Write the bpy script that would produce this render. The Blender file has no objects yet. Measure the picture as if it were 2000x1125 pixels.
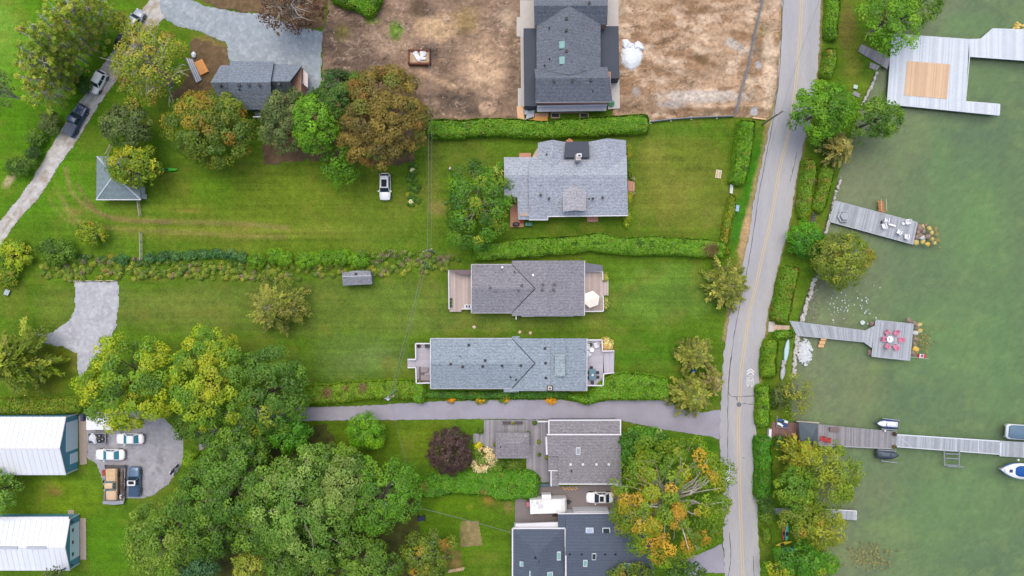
import bpy, math, random
import numpy as np
from mathutils import Vector, Matrix
random.seed(7)
scene = bpy.context.scene
S, H = 0.09, 120.0          # metres of ground per photo pixel, camera height

# ------------------------------------------------------------------ camera, sky, sun, exposure
cam = bpy.data.cameras.new('camera'); cam_ob = bpy.data.objects.new('camera', cam)
scene.collection.objects.link(cam_ob); scene.camera = cam_ob
cam.sensor_width = 36; cam.lens = 24; cam.clip_start = 1; cam.clip_end = 3000
cam_ob.location = (0, 0, H); cam_ob.rotation_euler = (0, 0, 0)
SUN_AZ, SUN_EL = math.radians(-14), math.radians(72)
world = bpy.data.worlds.new('World'); scene.world = world; world.use_nodes = True
wn = world.node_tree.nodes; bg = wn['Background']
sky = wn.new('ShaderNodeTexSky'); sky.sky_type = 'NISHITA'; sky.sun_disc = False
sky.sun_elevation = SUN_EL; sky.sun_rotation = SUN_AZ
sky.air_density = 1.0; sky.dust_density = 5.0; sky.ozone_density = 0.6; sky.altitude = 200
world.node_tree.links.new(sky.outputs[0], bg.inputs[0]); bg.inputs[1].default_value = 0.15
sun = bpy.data.lights.new('sun', 'SUN'); sun_ob = bpy.data.objects.new('sun', sun); scene.collection.objects.link(sun_ob)
sun.energy = 0.95; sun.angle = math.radians(50); sun.color = (1, 0.95, 0.87)
sd = Vector((math.sin(SUN_AZ) * math.cos(SUN_EL), math.cos(SUN_AZ) * math.cos(SUN_EL), math.sin(SUN_EL)))
sun_ob.rotation_euler = sd.to_track_quat('Z', 'Y').to_euler(); sun_ob.location = (0, 60, 90)
vs = scene.view_settings; vs.view_transform = 'Standard'; vs.look = 'None'; vs.gamma = 1; vs.use_curve_mapping = False
vs.exposure = 0.64
scene.cycles.max_bounces = 6; scene.cycles.transparent_max_bounces = 12
scene.cycles.use_denoising = True
GAIN = 1.3                    # how much brighter than its base colour an open, level surface comes out

# ------------------------------------------------------------------ helpers
def P(px, py, h=0.0):
    k = S * (H - h) / H
    return ((px - 1000) * k, (562.5 - py) * k, h)
def P2(px, py, h=0.0): return P(px, py, h)[:2]
def lin1(v):
    v = v / 255.0
    return (v / 12.92 if v <= 0.04045 else ((v + 0.055) / 1.055) ** 2.4) / GAIN
def lin(c): return tuple(lin1(v) for v in c)
def lina(c):
    v = np.clip(np.asarray(c, float), 0, 255) / 255.0
    return np.where(v <= 0.04045, v / 12.92, ((v + 0.055) / 1.055) ** 2.4) / GAIN

MATS = {}
def mat(name, rgb, rough=0.75, var=0.18, scale=1.5, var2=0.0, scale2=14, bump=0.0, bscale=10, stretch=(1, 1, 1),
        metal=0.0, spec=0.3, island=0.0, attr=False, tint=None, tint_scale=0.4, tint_amt=0.6, coat=0.0, rows=0.0, rowdir='Y', obj_rand=0.0, rotz=0.0):
    if name in MATS: return MATS[name]
    m = bpy.data.materials.new(name); m.use_nodes = True
    nt = m.node_tree; n = nt.nodes; L = nt.links
    b = n['Principled BSDF']
    b.inputs['Roughness'].default_value = rough; b.inputs['Metallic'].default_value = metal
    b.inputs['Specular IOR Level'].default_value = spec
    b.inputs['Coat Weight'].default_value = coat; b.inputs['Coat Roughness'].default_value = 0.08
    tc = n.new('ShaderNodeTexCoord'); mp = n.new('ShaderNodeMapping'); mp.inputs['Scale'].default_value = stretch
    mp.inputs['Rotation'].default_value[2] = rotz
    gm = n.new('ShaderNodeNewGeometry')
    L.new(gm.outputs['Position'], mp.inputs['Vector'])
    def noise(sc, det=5):
        t = n.new('ShaderNodeTexNoise'); t.inputs['Scale'].default_value = sc; t.inputs['Detail'].default_value = det
        t.inputs['Roughness'].default_value = 0.6
        L.new(mp.outputs[0], t.inputs['Vector']); return t.outputs['Fac']
    def math_(op, a, bv):
        t = n.new('ShaderNodeMath'); t.operation = op
        for i, v in enumerate((a, bv)):
            if isinstance(v, (int, float)): t.inputs[i].default_value = v
            else: L.new(v, t.inputs[i])
        return t.outputs[0]
    if attr:
        a = n.new('ShaderNodeAttribute'); a.attribute_name = 'Col'; col = a.outputs['Color']
    else:
        r = n.new('ShaderNodeRGB'); r.outputs[0].default_value = (*lin(rgb), 1); col = r.outputs[0]
    if tint is not None:
        mx = n.new('ShaderNodeMix'); mx.data_type = 'RGBA'
        f = noise(tint_scale, 4)
        rp = n.new('ShaderNodeMapRange'); rp.inputs['From Min'].default_value = 0.42; rp.inputs['From Max'].default_value = 0.62
        rp.inputs['To Max'].default_value = tint_amt
        L.new(f, rp.inputs['Value']); L.new(rp.outputs[0], mx.inputs['Factor'])
        L.new(col, mx.inputs['A']); mx.inputs['B'].default_value = (*lin(tint), 1); col = mx.outputs['Result']
    fac = 1.0
    if var: fac = math_('MULTIPLY', math_('ADD', math_('MULTIPLY', math_('SUBTRACT', noise(scale), 0.5), 2.6 * var), 1.0), fac)
    if var2: fac = math_('MULTIPLY', math_('ADD', math_('MULTIPLY', math_('SUBTRACT', noise(scale2, 2), 0.5), 2.6 * var2), 1.0), fac)
    if island: fac = math_('MULTIPLY', math_('ADD', math_('MULTIPLY', math_('SUBTRACT', gm.outputs['Random Per Island'], 0.5), 2 * island), 1.0), fac)
    if obj_rand:
        oi = n.new('ShaderNodeObjectInfo')
        fac = math_('MULTIPLY', math_('ADD', math_('MULTIPLY', math_('SUBTRACT', oi.outputs['Random'], 0.5), 2 * obj_rand), 1.0), fac)
    if rows:
        w = n.new('ShaderNodeTexWave'); w.wave_type = 'BANDS'; w.bands_direction = rowdir; w.inputs['Scale'].default_value = rows
        w.inputs['Distortion'].default_value = 0.6; w.inputs['Detail'].default_value = 1
        L.new(mp.outputs[0], w.inputs['Vector'])
        fac = math_('MULTIPLY', math_('ADD', math_('MULTIPLY', w.outputs['Fac'], 0.12), 0.94), fac)
    if not isinstance(fac, float):
        vm = n.new('ShaderNodeVectorMath'); vm.operation = 'SCALE'
        L.new(col, vm.inputs[0]); L.new(fac, vm.inputs['Scale']); col = vm.outputs[0]
    L.new(col, b.inputs['Base Color'])
    if bump:
        bp = n.new('ShaderNodeBump'); bp.inputs['Strength'].default_value = bump; bp.inputs['Distance'].default_value = 0.08
        L.new(noise(bscale, 6), bp.inputs['Height']); L.new(bp.outputs[0], b.inputs['Normal'])
    MATS[name] = m
    return m

def leafmat():
    if 'leaf' in MATS: return MATS['leaf']
    m = bpy.data.materials.new('leaf'); m.use_nodes = True
    nt = m.node_tree; n = nt.nodes; L = nt.links
    n.remove(n['Principled BSDF'])
    a = n.new('ShaderNodeAttribute'); a.attribute_name = 'Col'
    d = n.new('ShaderNodeBsdfDiffuse'); t = n.new('ShaderNodeBsdfTranslucent'); mx = n.new('ShaderNodeMixShader'); mx.inputs[0].default_value = 0.3
    g = n.new('ShaderNodeBsdfGlossy'); g.inputs['Roughness'].default_value = 0.5; mx2 = n.new('ShaderNodeMixShader'); mx2.inputs[0].default_value = 0.025
    L.new(a.outputs['Color'], d.inputs['Color']); L.new(a.outputs['Color'], t.inputs['Color'])
    L.new(d.outputs[0], mx.inputs[1]); L.new(t.outputs[0], mx.inputs[2])
    L.new(mx.outputs[0], mx2.inputs[1]); L.new(g.outputs[0], mx2.inputs[2])
    L.new(mx2.outputs[0], n['Material Output'].inputs['Surface'])
    MATS['leaf'] = m
    return m

def link(o, parent=None):
    scene.collection.objects.link(o)
    if parent is not None: o.parent = parent
    return o
def tag(o, label, cat=None, group=None, kind=None):
    o['label'] = label
    if cat: o['category'] = cat
    if group: o['group'] = group
    if kind: o['kind'] = kind
    return o
def thing(name, label, cat, loc=(0, 0, 0), rz=0.0, group=None):
    o = bpy.data.objects.new(name, None); o.empty_display_size = 0.5
    link(o); o.location = loc; o.rotation_euler = (0, 0, rz)
    return tag(o, label, cat, group)
def copy_tree(o, parent=None):
    c = o.copy(); link(c, parent)
    for ch in list(o.children): copy_tree(ch, c)
    return c

class MB:
    """collects verts and faces of one mesh"""
    def __init__(s): s.v = []; s.f = []
    def add(s, vs_, fs):
        k = len(s.v); s.v += [tuple(p) for p in vs_]; s.f += [tuple(i + k for i in f) for f in fs]; return s
    def box(s, cx, cy, z0, z1, sx, sy, rz=0.0):
        c, sn = math.cos(rz), math.sin(rz); a, b = sx / 2, sy / 2
        q = [(cx + x * c - y * sn, cy + x * sn + y * c) for x, y in ((-a, -b), (a, -b), (a, b), (-a, b))]
        return s.prism(q, z0, z1)
    def prism(s, poly, z0, z1):
        n = len(poly)
        ar = sum(poly[i][0] * poly[(i + 1) % n][1] - poly[(i + 1) % n][0] * poly[i][1] for i in range(n))
        if ar < 0: poly = poly[::-1]
        return s.add([(x, y, z0) for x, y in poly] + [(x, y, z1) for x, y in poly],
                     [tuple(range(n - 1, -1, -1)), tuple(range(n, 2 * n))] + [(i, (i + 1) % n, n + (i + 1) % n, n + i) for i in range(n)])
    def slab(s, poly, t):
        n = len(poly)
        ar = sum(poly[i][0] * poly[(i + 1) % n][1] - poly[(i + 1) % n][0] * poly[i][1] for i in range(n))
        if ar < 0: poly = poly[::-1]
        return s.add([(x, y, z - t) for x, y, z in poly] + list(poly),
                     [tuple(range(n - 1, -1, -1)), tuple(range(n, 2 * n))] + [(i, (i + 1) % n, n + (i + 1) % n, n + i) for i in range(n)])
    def tube(s, pts, rad, n=6):
        pts = [Vector(p) for p in pts]; k = len(pts)
        if not hasattr(rad, '__len__'): rad = [rad] * k
        vv = []
        for i, p in enumerate(pts):
            d = (pts[min(i + 1, k - 1)] - pts[max(i - 1, 0)])
            if d.length < 1e-9: d = Vector((0, 0, 1))
            d.normalize()
            a = d.orthogonal().normalized() if abs(d.z) < 0.98 else Vector((1, 0, 0)).cross(d).normalized()
            if abs(d.z) < 0.98: a = d.cross(Vector((0, 0, 1))).normalized()
            b = d.cross(a)
            for j in range(n):
                t = 2 * math.pi * j / n
                vv.append(p + (a * math.cos(t) + b * math.sin(t)) * rad[i])
        ff = [(i * n + j, i * n + (j + 1) % n, (i + 1) * n + (j + 1) % n, (i + 1) * n + j) for i in range(k - 1) for j in range(n)]
        ff += [tuple(range(n - 1, -1, -1)), tuple(range((k - 1) * n, k * n))]
        return s.add(vv, ff)
    def disc(s, cx, cy, z0, z1, r, n=14, sx=1.0, r1=None):
        r1 = r if r1 is None else r1
        vv = [(cx + r * sx * math.cos(2 * math.pi * i / n), cy + r * math.sin(2 * math.pi * i / n), z0) for i in range(n)]
        vv += [(cx + r1 * sx * math.cos(2 * math.pi * i / n), cy + r1 * math.sin(2 * math.pi * i / n), z1) for i in range(n)]
        return s.add(vv, [tuple(range(n - 1, -1, -1)), tuple(range(n, 2 * n))] + [(i, (i + 1) % n, n + (i + 1) % n, n + i) for i in range(n)])
    def build(s, name, m, parent=None, world=True, smooth=False, bevel=0.0):
        me = bpy.data.meshes.new(name)
        vv = s.v
        if parent is not None and world:
            mi = (Matrix.Translation(parent.location) @ parent.rotation_euler.to_matrix().to_4x4())
            q = parent.parent
            while q is not None:
                mi = Matrix.Translation(q.location) @ q.rotation_euler.to_matrix().to_4x4() @ mi; q = q.parent
            mi = mi.inverted()
            vv = [mi @ Vector(p) for p in vv]
        me.from_pydata(vv, [], s.f); me.update()
        me.materials.append(m)
        if smooth: me.polygons.foreach_set('use_smooth', [True] * len(me.polygons))
        o = bpy.data.objects.new(name, me); link(o, parent)
        if bevel:
            bv = o.modifiers.new('bevel', 'BEVEL'); bv.width = bevel; bv.segments = 2; bv.limit_method = 'ANGLE'
        return o

def np_mesh(name, verts, faces, m, parent=None, col=None, smooth=False, off=None):
    """verts (n,3), faces (k,4) as numpy arrays"""
    verts = np.asarray(verts, np.float32)
    if parent is not None: verts = verts - np.array(parent.location, np.float32)
    if off is not None: verts = verts - np.array(off, np.float32)
    me = bpy.data.meshes.new(name); k = faces.shape[1]
    me.vertices.add(len(verts)); me.vertices.foreach_set('co', verts.ravel())
    me.loops.add(faces.size); me.loops.foreach_set('vertex_index', faces.ravel().astype(np.int32))
    me.polygons.add(len(faces)); me.polygons.foreach_set('loop_start', np.arange(0, faces.size, k, dtype=np.int32))
    if smooth: me.polygons.foreach_set('use_smooth', np.ones(len(faces), bool))
    me.update(calc_edges=True)
    if col is not None:
        a = me.attributes.new('Col', 'FLOAT_COLOR', 'POINT')
        a.data.foreach_set('color', np.concatenate([np.asarray(col, np.float32), np.ones((len(verts), 1), np.float32)], 1).ravel())
    me.materials.append(m)
    o = bpy.data.objects.new(name, me); link(o, parent)
    if off is not None: o.location = off
    return o

# ---- numpy noise
def _hash(ix, iy, seed):
    h = (ix.astype(np.int64) * 374761393 + iy.astype(np.int64) * 668265263 + seed * 1442695041) & 0xFFFFFFFF
    h = ((h ^ (h >> 13)) * 1274126177) & 0xFFFFFFFF
    return ((h ^ (h >> 16)) & 0xFFFF) / 65535.0
def vnoise(x, y, seed=0):
    ix, iy = np.floor(x), np.floor(y); fx, fy = x - ix, y - iy
    fx = fx * fx * (3 - 2 * fx); fy = fy * fy * (3 - 2 * fy)
    a, b = _hash(ix, iy, seed), _hash(ix + 1, iy, seed); c, d = _hash(ix, iy + 1, seed), _hash(ix + 1, iy + 1, seed)
    return (a * (1 - fx) + b * fx) * (1 - fy) + (c * (1 - fx) + d * fx) * fy
def fbm(x, y, seed=0, o=4):
    s = 0; a = 0.5; t = 0
    for i in range(o):
        s = s + a * vnoise(x * 2 ** i, y * 2 ** i, seed + i); t += a; a *= 0.5
    return s / t
def polydist(x, y, pts):
    """distance of points to a polyline"""
    d = np.full(x.shape, 1e9)
    for (ax, ay), (bx, by) in zip(pts[:-1], pts[1:]):
        vx, vy = bx - ax, by - ay
        t = np.clip(((x - ax) * vx + (y - ay) * vy) / (vx * vx + vy * vy + 1e-9), 0, 1)
        d = np.minimum(d, np.hypot(x - ax - t * vx, y - ay - t * vy))
    return d
def inpoly(x, y, poly):
    c = np.zeros(x.shape, bool); n = len(poly)
    for i in range(n):
        (x1, y1), (x2, y2) = poly[i], poly[(i + 1) % n]
        if y1 == y2: continue
        c ^= ((y1 > y) != (y2 > y)) & (x < (x2 - x1) * (y - y1) / (y2 - y1) + x1)
    return c
def sstep(a, b, x):
    t = np.clip((x - a) / (b - a), 0, 1); return t * t * (3 - 2 * t)
def smooth_line(pts, n=8):
    """Catmull-Rom through 2-D points"""
    out = []
    p = [pts[0]] + list(pts) + [pts[-1]]
    for i in range(1, len(p) - 2):
        for k in range(n):
            t = k / n
            out.append(tuple(0.5 * (2 * p[i][d] + (p[i + 1][d] - p[i - 1][d]) * t + (2 * p[i - 1][d] - 5 * p[i][d] + 4 * p[i + 1][d] - p[i + 2][d]) * t * t
                       + (3 * p[i][d] - p[i - 1][d] - 3 * p[i + 1][d] + p[i + 2][d]) * t ** 3) for d in range(len(p[i]))))
    out.append(tuple(pts[-1])); return out
# ------------------------------------------------------------------ land, lake
SHORE = [(1800, -1200), (1795, -40), (1762, 20), (1742, 70), (1736, 120), (1713, 141), (1702, 170), (1684, 207), (1671, 240), (1656, 300), (1641, 340), (1631, 380),
         (1622, 415), (1613, 450), (1602, 490), (1598, 520), (1592, 545), (1580, 575), (1570, 600), (1563, 625), (1558, 650), (1552, 690), (1550, 735),
         (1548, 780), (1550, 815), (1557, 850), (1572, 900), (1590, 950), (1600, 1000), (1603, 1050), (1612, 1085), (1603, 1112), (1590, 1150), (1560, 1400), (1500, 2400)]
_sy = np.array([p[1] for p in SHORE], float); _sx = np.array([p[0] for p in SHORE], float)
def shore(py): return np.interp(py, _sy, _sx)

def axis(lo, hi, step, far):
    a = np.arange(lo, hi + step / 2, step)
    g = [hi + step * 2, hi + 4, hi + 12, hi + 40, hi + 120, far]; b = [lo - step * 2, lo - 4, lo - 12, lo - 40, lo - 120, -far]
    return np.array(b[::-1] + list(a) + g)
def grid_faces(nr, nc):
    i = np.arange(nr * nc).reshape(nr, nc)
    return np.stack([i[:-1, :-1], i[:-1, 1:], i[1:, 1:], i[1:, :-1]], -1).reshape(-1, 4)

def blend(c, colr, a): return c * (1 - a[..., None]) + np.array(colr, float) * a[..., None]
def ell(x, y, cx, cy, rx, ry, soft=0.5, ang=0.0, wob=0.35, seed=3):
    ca, sa = math.cos(ang), math.sin(ang)
    dx, dy = x - cx, y - cy
    u, v = (dx * ca + dy * sa) / rx, (-dx * sa + dy * ca) / ry
    d = np.hypot(u, v) + (fbm(x / 14, y / 14, seed) - 0.5) * wob * 2
    return 1 - sstep(1 - soft, 1 + soft * 0.4, d)

def lawn_colour(px, py):
    c = np.zeros(px.shape + (3,)) + np.array((70, 117, 22.0))
    L = [ # cx, cy, rx, ry, colour, strength, softness, angle
        (60, 150, 260, 260, (66, 132, 12), 1, .8, 0), (0, 60, 60, 120, (110, 172, 62), .8, .9, 0), (90, 330, 160, 140, (68, 134, 14), 1, .8, 0),
        (560, 400, 300, 110, (87, 122, 28), 1, .5, 0), (420, 370, 60, 50, (72, 130, 18), .6, .9, 0), (380, 455, 220, 16, (126, 140, 56), .55, .8, 0),
        (620, 452, 160, 14, (122, 140, 58), .5, .8, 0), (480, 440, 20, 10, (140, 130, 70), .6, .8, 0), (740, 430, 110, 60, (92, 128, 40), .6, .9, 0),
        (200, 420, 110, 80, (84, 134, 34), .8, .9, 0), (845, 320, 18, 160, (112, 122, 62), .55, .8, 0), (855, 405, 22, 20, (150, 138, 92), .7, .8, 0),
        (900, 300, 80, 60, (80, 112, 34), .8, .8, 0), (1320, 350, 130, 130, (92, 120, 38), 1, .4, 0), (1310, 380, 60, 70, (122, 132, 58), .6, .9, 0),
        (1280, 300, 30, 40, (124, 132, 64), .5, .9, 0), (1390, 420, 30, 40, (116, 128, 60), .5, .9, 0), (1330, 250, 90, 20, (60, 112, 22), .6, .8, 0),
        (1200, 460, 200, 14, (74, 100, 30), .5, .8, 0), (1475, 320, 18, 90, (40, 122, 14), 1, .4, .2), (1440, 440, 12, 60, (44, 120, 24), 1, .5, .2),
        (700, 600, 640, 60, (82, 118, 42), 1, .3, 0), (350, 600, 120, 45, (104, 128, 56), .6, .8, 0), (900, 630, 260, 18, (92, 128, 52), .6, .8, 0),
        (1300, 575, 110, 65, (84, 134, 46), 1, .4, 0), (1320, 590, 40, 40, (72, 116, 40), .6, .6, 0), (780, 580, 80, 30, (84, 126, 46), .5, .8, 0),
        (110, 600, 40, 50, (92, 124, 46), .7, .6, 0), (700, 700, 120, 55, (78, 120, 46), 1, .4, 0), (735, 695, 60, 30, (112, 148, 92), .45, .9, 0), (680, 710, 40, 25, (104, 140, 84), .4, .9, 0),
        (760, 712, 20, 16, (128, 134, 60), .5, .8, 0), (1270, 690, 80, 40, (58, 116, 18), 1, .5, 0), (1270, 715, 60, 20, (72, 110, 30), .7, .7, 0),
        (110, 710, 36, 60, (84, 112, 22), 1, .5, 0), (143, 700, 8, 40, (128, 116, 62), .6, .9, 0), (110, 690, 20, 10, (120, 110, 40), .4, .9, 0),
        (700, 850, 110, 60, (66, 104, 12), 1, .5, 0), (840, 860, 60, 45, (84, 120, 20), 1, .6, 0), (880, 1030, 110, 90, (70, 120, 14), 1, .5, 0),
        (960, 980, 30, 20, (110, 110, 50), .5, .9, 0), (992, 990, 12, 14, (150, 130, 100), .7, .8, 0), (953, 975, 12, 12, (170, 130, 70), .6, .8, 0), (918, 990, 10, 6, (150, 150, 60), .5, .8, 0),
        (885, 1090, 20, 28, (134, 112, 78), .9, .5, -.5), (100, 980, 130, 60, (88, 134, 20), 1, .6, 0), (105, 960, 16, 10, (138, 108, 74), .8, .6, 0), (95, 955, 30, 20, (118, 130, 50), .6, .8, 0),
        (215, 1060, 60, 70, (66, 128, 16), 1, .5, 0), (1380, 870, 28, 18, (48, 112, 14), 1, .5, 0), (1655, 50, 22, 60, (112, 104, 60), .8, .6, 0),
        (1665, 130, 22, 50, (108, 124, 48), .8, .7, 0), (1690, 165, 14, 30, (92, 130, 34), .8, .7, .5), (1545, 590, 14, 40, (96, 134, 48), 1, .5, .3),
        (1545, 720, 14, 40, (92, 132, 44), 1, .5, 0), (1495, 1040, 10, 60, (96, 124, 46), .8, .6, 0), (1600, 400, 14, 80, (96, 128, 40), .8, .7, .2),
        (480, 430, 500, 4, (104, 130, 46), .3, .9, .02), (600, 470, 300, 4, (60, 104, 18), .35, .9, .02), (330, 405, 60, 10, (112, 134, 48), .4, .9, 0),
        (365, 412, 26, 5, (150, 132, 78), .6, .8, 0), (145, 413, 22, 9, (134, 126, 72), .6, .8, .2), (155, 432, 22, 5, (134, 138, 84), .5, .9, .1),
        (780, 155, 30, 30, (100, 90, 60), .5, .8, 0), (410, 90, 40, 20, (116, 106, 72), 1, .5, .3), (400, 150, 50, 50, (110, 100, 66), .9, .6, 0), (20, 350, 22, 10, (186, 182, 160), .9, .5, -.9),
        (780, 470, 80, 6, (64, 104, 26), .5, .8, 0), (1320, 655, 110, 10, (56, 112, 18), .5, .8, 0)]
    for i, (cx, cy, rx, ry, colr, a, so, an) in enumerate(L):
        c = blend(c, colr, a * ell(px, py, cx, cy, rx, ry, so, an, seed=20 + i))
    # wheel tracks that curve in from the lane
    for pts, w, a, colr in (([(128, 330), (140, 375), (165, 400), (205, 420), (250, 428), (300, 432), (400, 435), (480, 438), (560, 444)], 5.2, .62, (138, 132, 94)),
                            ([(150, 360), (180, 405), (210, 424), (262, 431), (330, 434)], 3.8, .8, (120, 108, 82)),
                            ([(120, 385), (150, 430), (200, 443), (270, 449), (400, 456), (500, 462), (560, 464)], 5, .5, (138, 134, 90)),
                            ([(105, 340), (120, 400), (150, 440)], 5, .3, (130, 146, 76)), ([(95, 390), (130, 430), (170, 433)], 4, .4, (140, 140, 90))):
        d = polydist(px, py, smooth_line(pts, 6)) + (fbm(px / 9, py / 9, 5) - 0.5) * 5
        c = blend(c, colr, a * (1 - sstep(w * 0.3, w * 1.5, d)))
    c = blend(c, (166, 150, 122), .85 * (1 - sstep(3, 9, polydist(px, py, [(1528, -40), (1526, 100), (1517, 190), (1500, 240), (1492, 300), (1470, 385), (1455, 470), (1447, 525), (1430, 590), (1416, 660)]) + (fbm(px / 7, py / 7, 9) - .5) * 8)))
    c = blend(c, (186, 160, 130), .9 * ell(px, py, 1456, 455, 10, 50, .4, .25, seed=91))
    c = blend(c, (158, 142, 118), .75 * (1 - sstep(2, 7, polydist(px, py, [(1606, -40), (1600, 100), (1596, 160), (1570, 280), (1546, 410), (1520, 510), (1500, 610), (1488, 690), (1482, 760)]) + (fbm(px / 7, py / 7, 19) - .5) * 8)))
    m = 1 + 0.13 * (vnoise(px / 130, py / 3.6, 41) - .5) + 0.08 * (fbm(px / 160, py / 9, 43) - .5)     # mowing
    c = blend(c, (122, 140, 56), np.full(px.shape, .22)); m = m * (1 + 0.18 * (fbm(px / 26, py / 22, 47) - .5)) * (1 + 0.20 * (fbm(px / 6, py / 6, 49) - .5))
    c = c * m[..., None]
    y = fbm(px / 40, py / 34, 53)
    c = blend(c, (124, 132, 58), .32 * sstep(.54, .74, y)) * np.array((1.04, .95, .95))
    return c

def make_land():
    dcol = np.concatenate([[0, 0.25], np.arange(0.6, 172, 0.3), [176, 190, 230, 320, 600]])
    rows = axis(-52, 52, 0.3, 500)[::-1]
    py = 562.5 - rows / S
    sx = (shore(py) - 1000) * S
    X = sx[:, None] - dcol[None, :]; Y = np.repeat(rows[:, None], len(dcol), 1)
    PX, PY = 1000 + X / S, 562.5 - Y / S
    Z = 0.12 * (fbm(X / 9, Y / 9, 2) - .5) * sstep(2, 8, dcol)[None, :] * 0.5 - 0.06
    Z[:, 0] = -1.6; Z[:, 1] = -0.16
    col = lina(lawn_colour(PX, PY))
    o = np_mesh('ground', np.stack([X, Y, Z], -1).reshape(-1, 3), grid_faces(*X.shape)[:, ::-1], mat('lawn', (0, 0, 0), attr=True, rough=.95, var=.10, scale=.9, var2=.5, scale2=4, bump=.5, bscale=9, spec=.1), None, col.reshape(-1, 3), True)
    tag(o, 'mown green lawns with worn tracks stretching between the houses and the lane', 'lawn', kind='structure')
make_land()

def lakebed_colour(px, py, d):
    c = np.zeros(px.shape + (3,)) + np.array((92, 118, 86.0))
    n = fbm(px / 90 + py / 400, py / 130, 61); c = blend(c, (96, 126, 86), .6 * sstep(.5, .68, n))
    n = fbm(px / 150, py / 110, 63); c = blend(c, (82, 108, 86), .7 * sstep(.52, .7, n))
    c = blend(c, (118, 122, 102), .8 * (1 - sstep(10, 240, d + 160 * (fbm(px / 60, py / 60, 65) - .5))))
    c = blend(c, (112, 134, 92), .6 * sstep(.55, .7, fbm(px / 30, py / 24, 67)))
    for (cx, cy, rx, ry, colr, a) in ((1930, 430, 60, 140, (104, 152, 84), .8), (1850, 360, 30, 160, (100, 146, 84), .5), (1860, 680, 110, 90, (104, 148, 88), .7), (1780, 520, 60, 60, (86, 104, 88), .6),
            (1700, 760, 60, 60, (118, 126, 92), .7), (1720, 720, 20, 18, (128, 146, 92), .8), (1900, 1000, 120, 100, (96, 142, 88), .6), (1750, 1050, 60, 40, (122, 142, 92), .7),
            (1980, 700, 60, 200, (88, 136, 84), .7), (1880, 130, 60, 50, (98, 142, 86), .7), (1900, 40, 60, 30, (92, 140, 88), .7), (1800, 250, 60, 40, (112, 136, 92), .6), (1930, 250, 60, 50, (84, 110, 92), .6),
            (1690, 1085, 46, 26, (128, 124, 70), .8), (1860, 640, 20, 10, (110, 110, 60), .4), (1790, 665, 22, 26, (150, 142, 52), .9), (1640, 640, 60, 30, (120, 118, 100), .6)):
        c = blend(c, colr, .65 * a * ell(px, py, cx, cy, rx, ry, .9, seed=int(cx + cy)))
    return 1.36 * c * (1 + .22 * (fbm(px / 7 + py / 30, py / 7, 71) - .5)[..., None])
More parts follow.
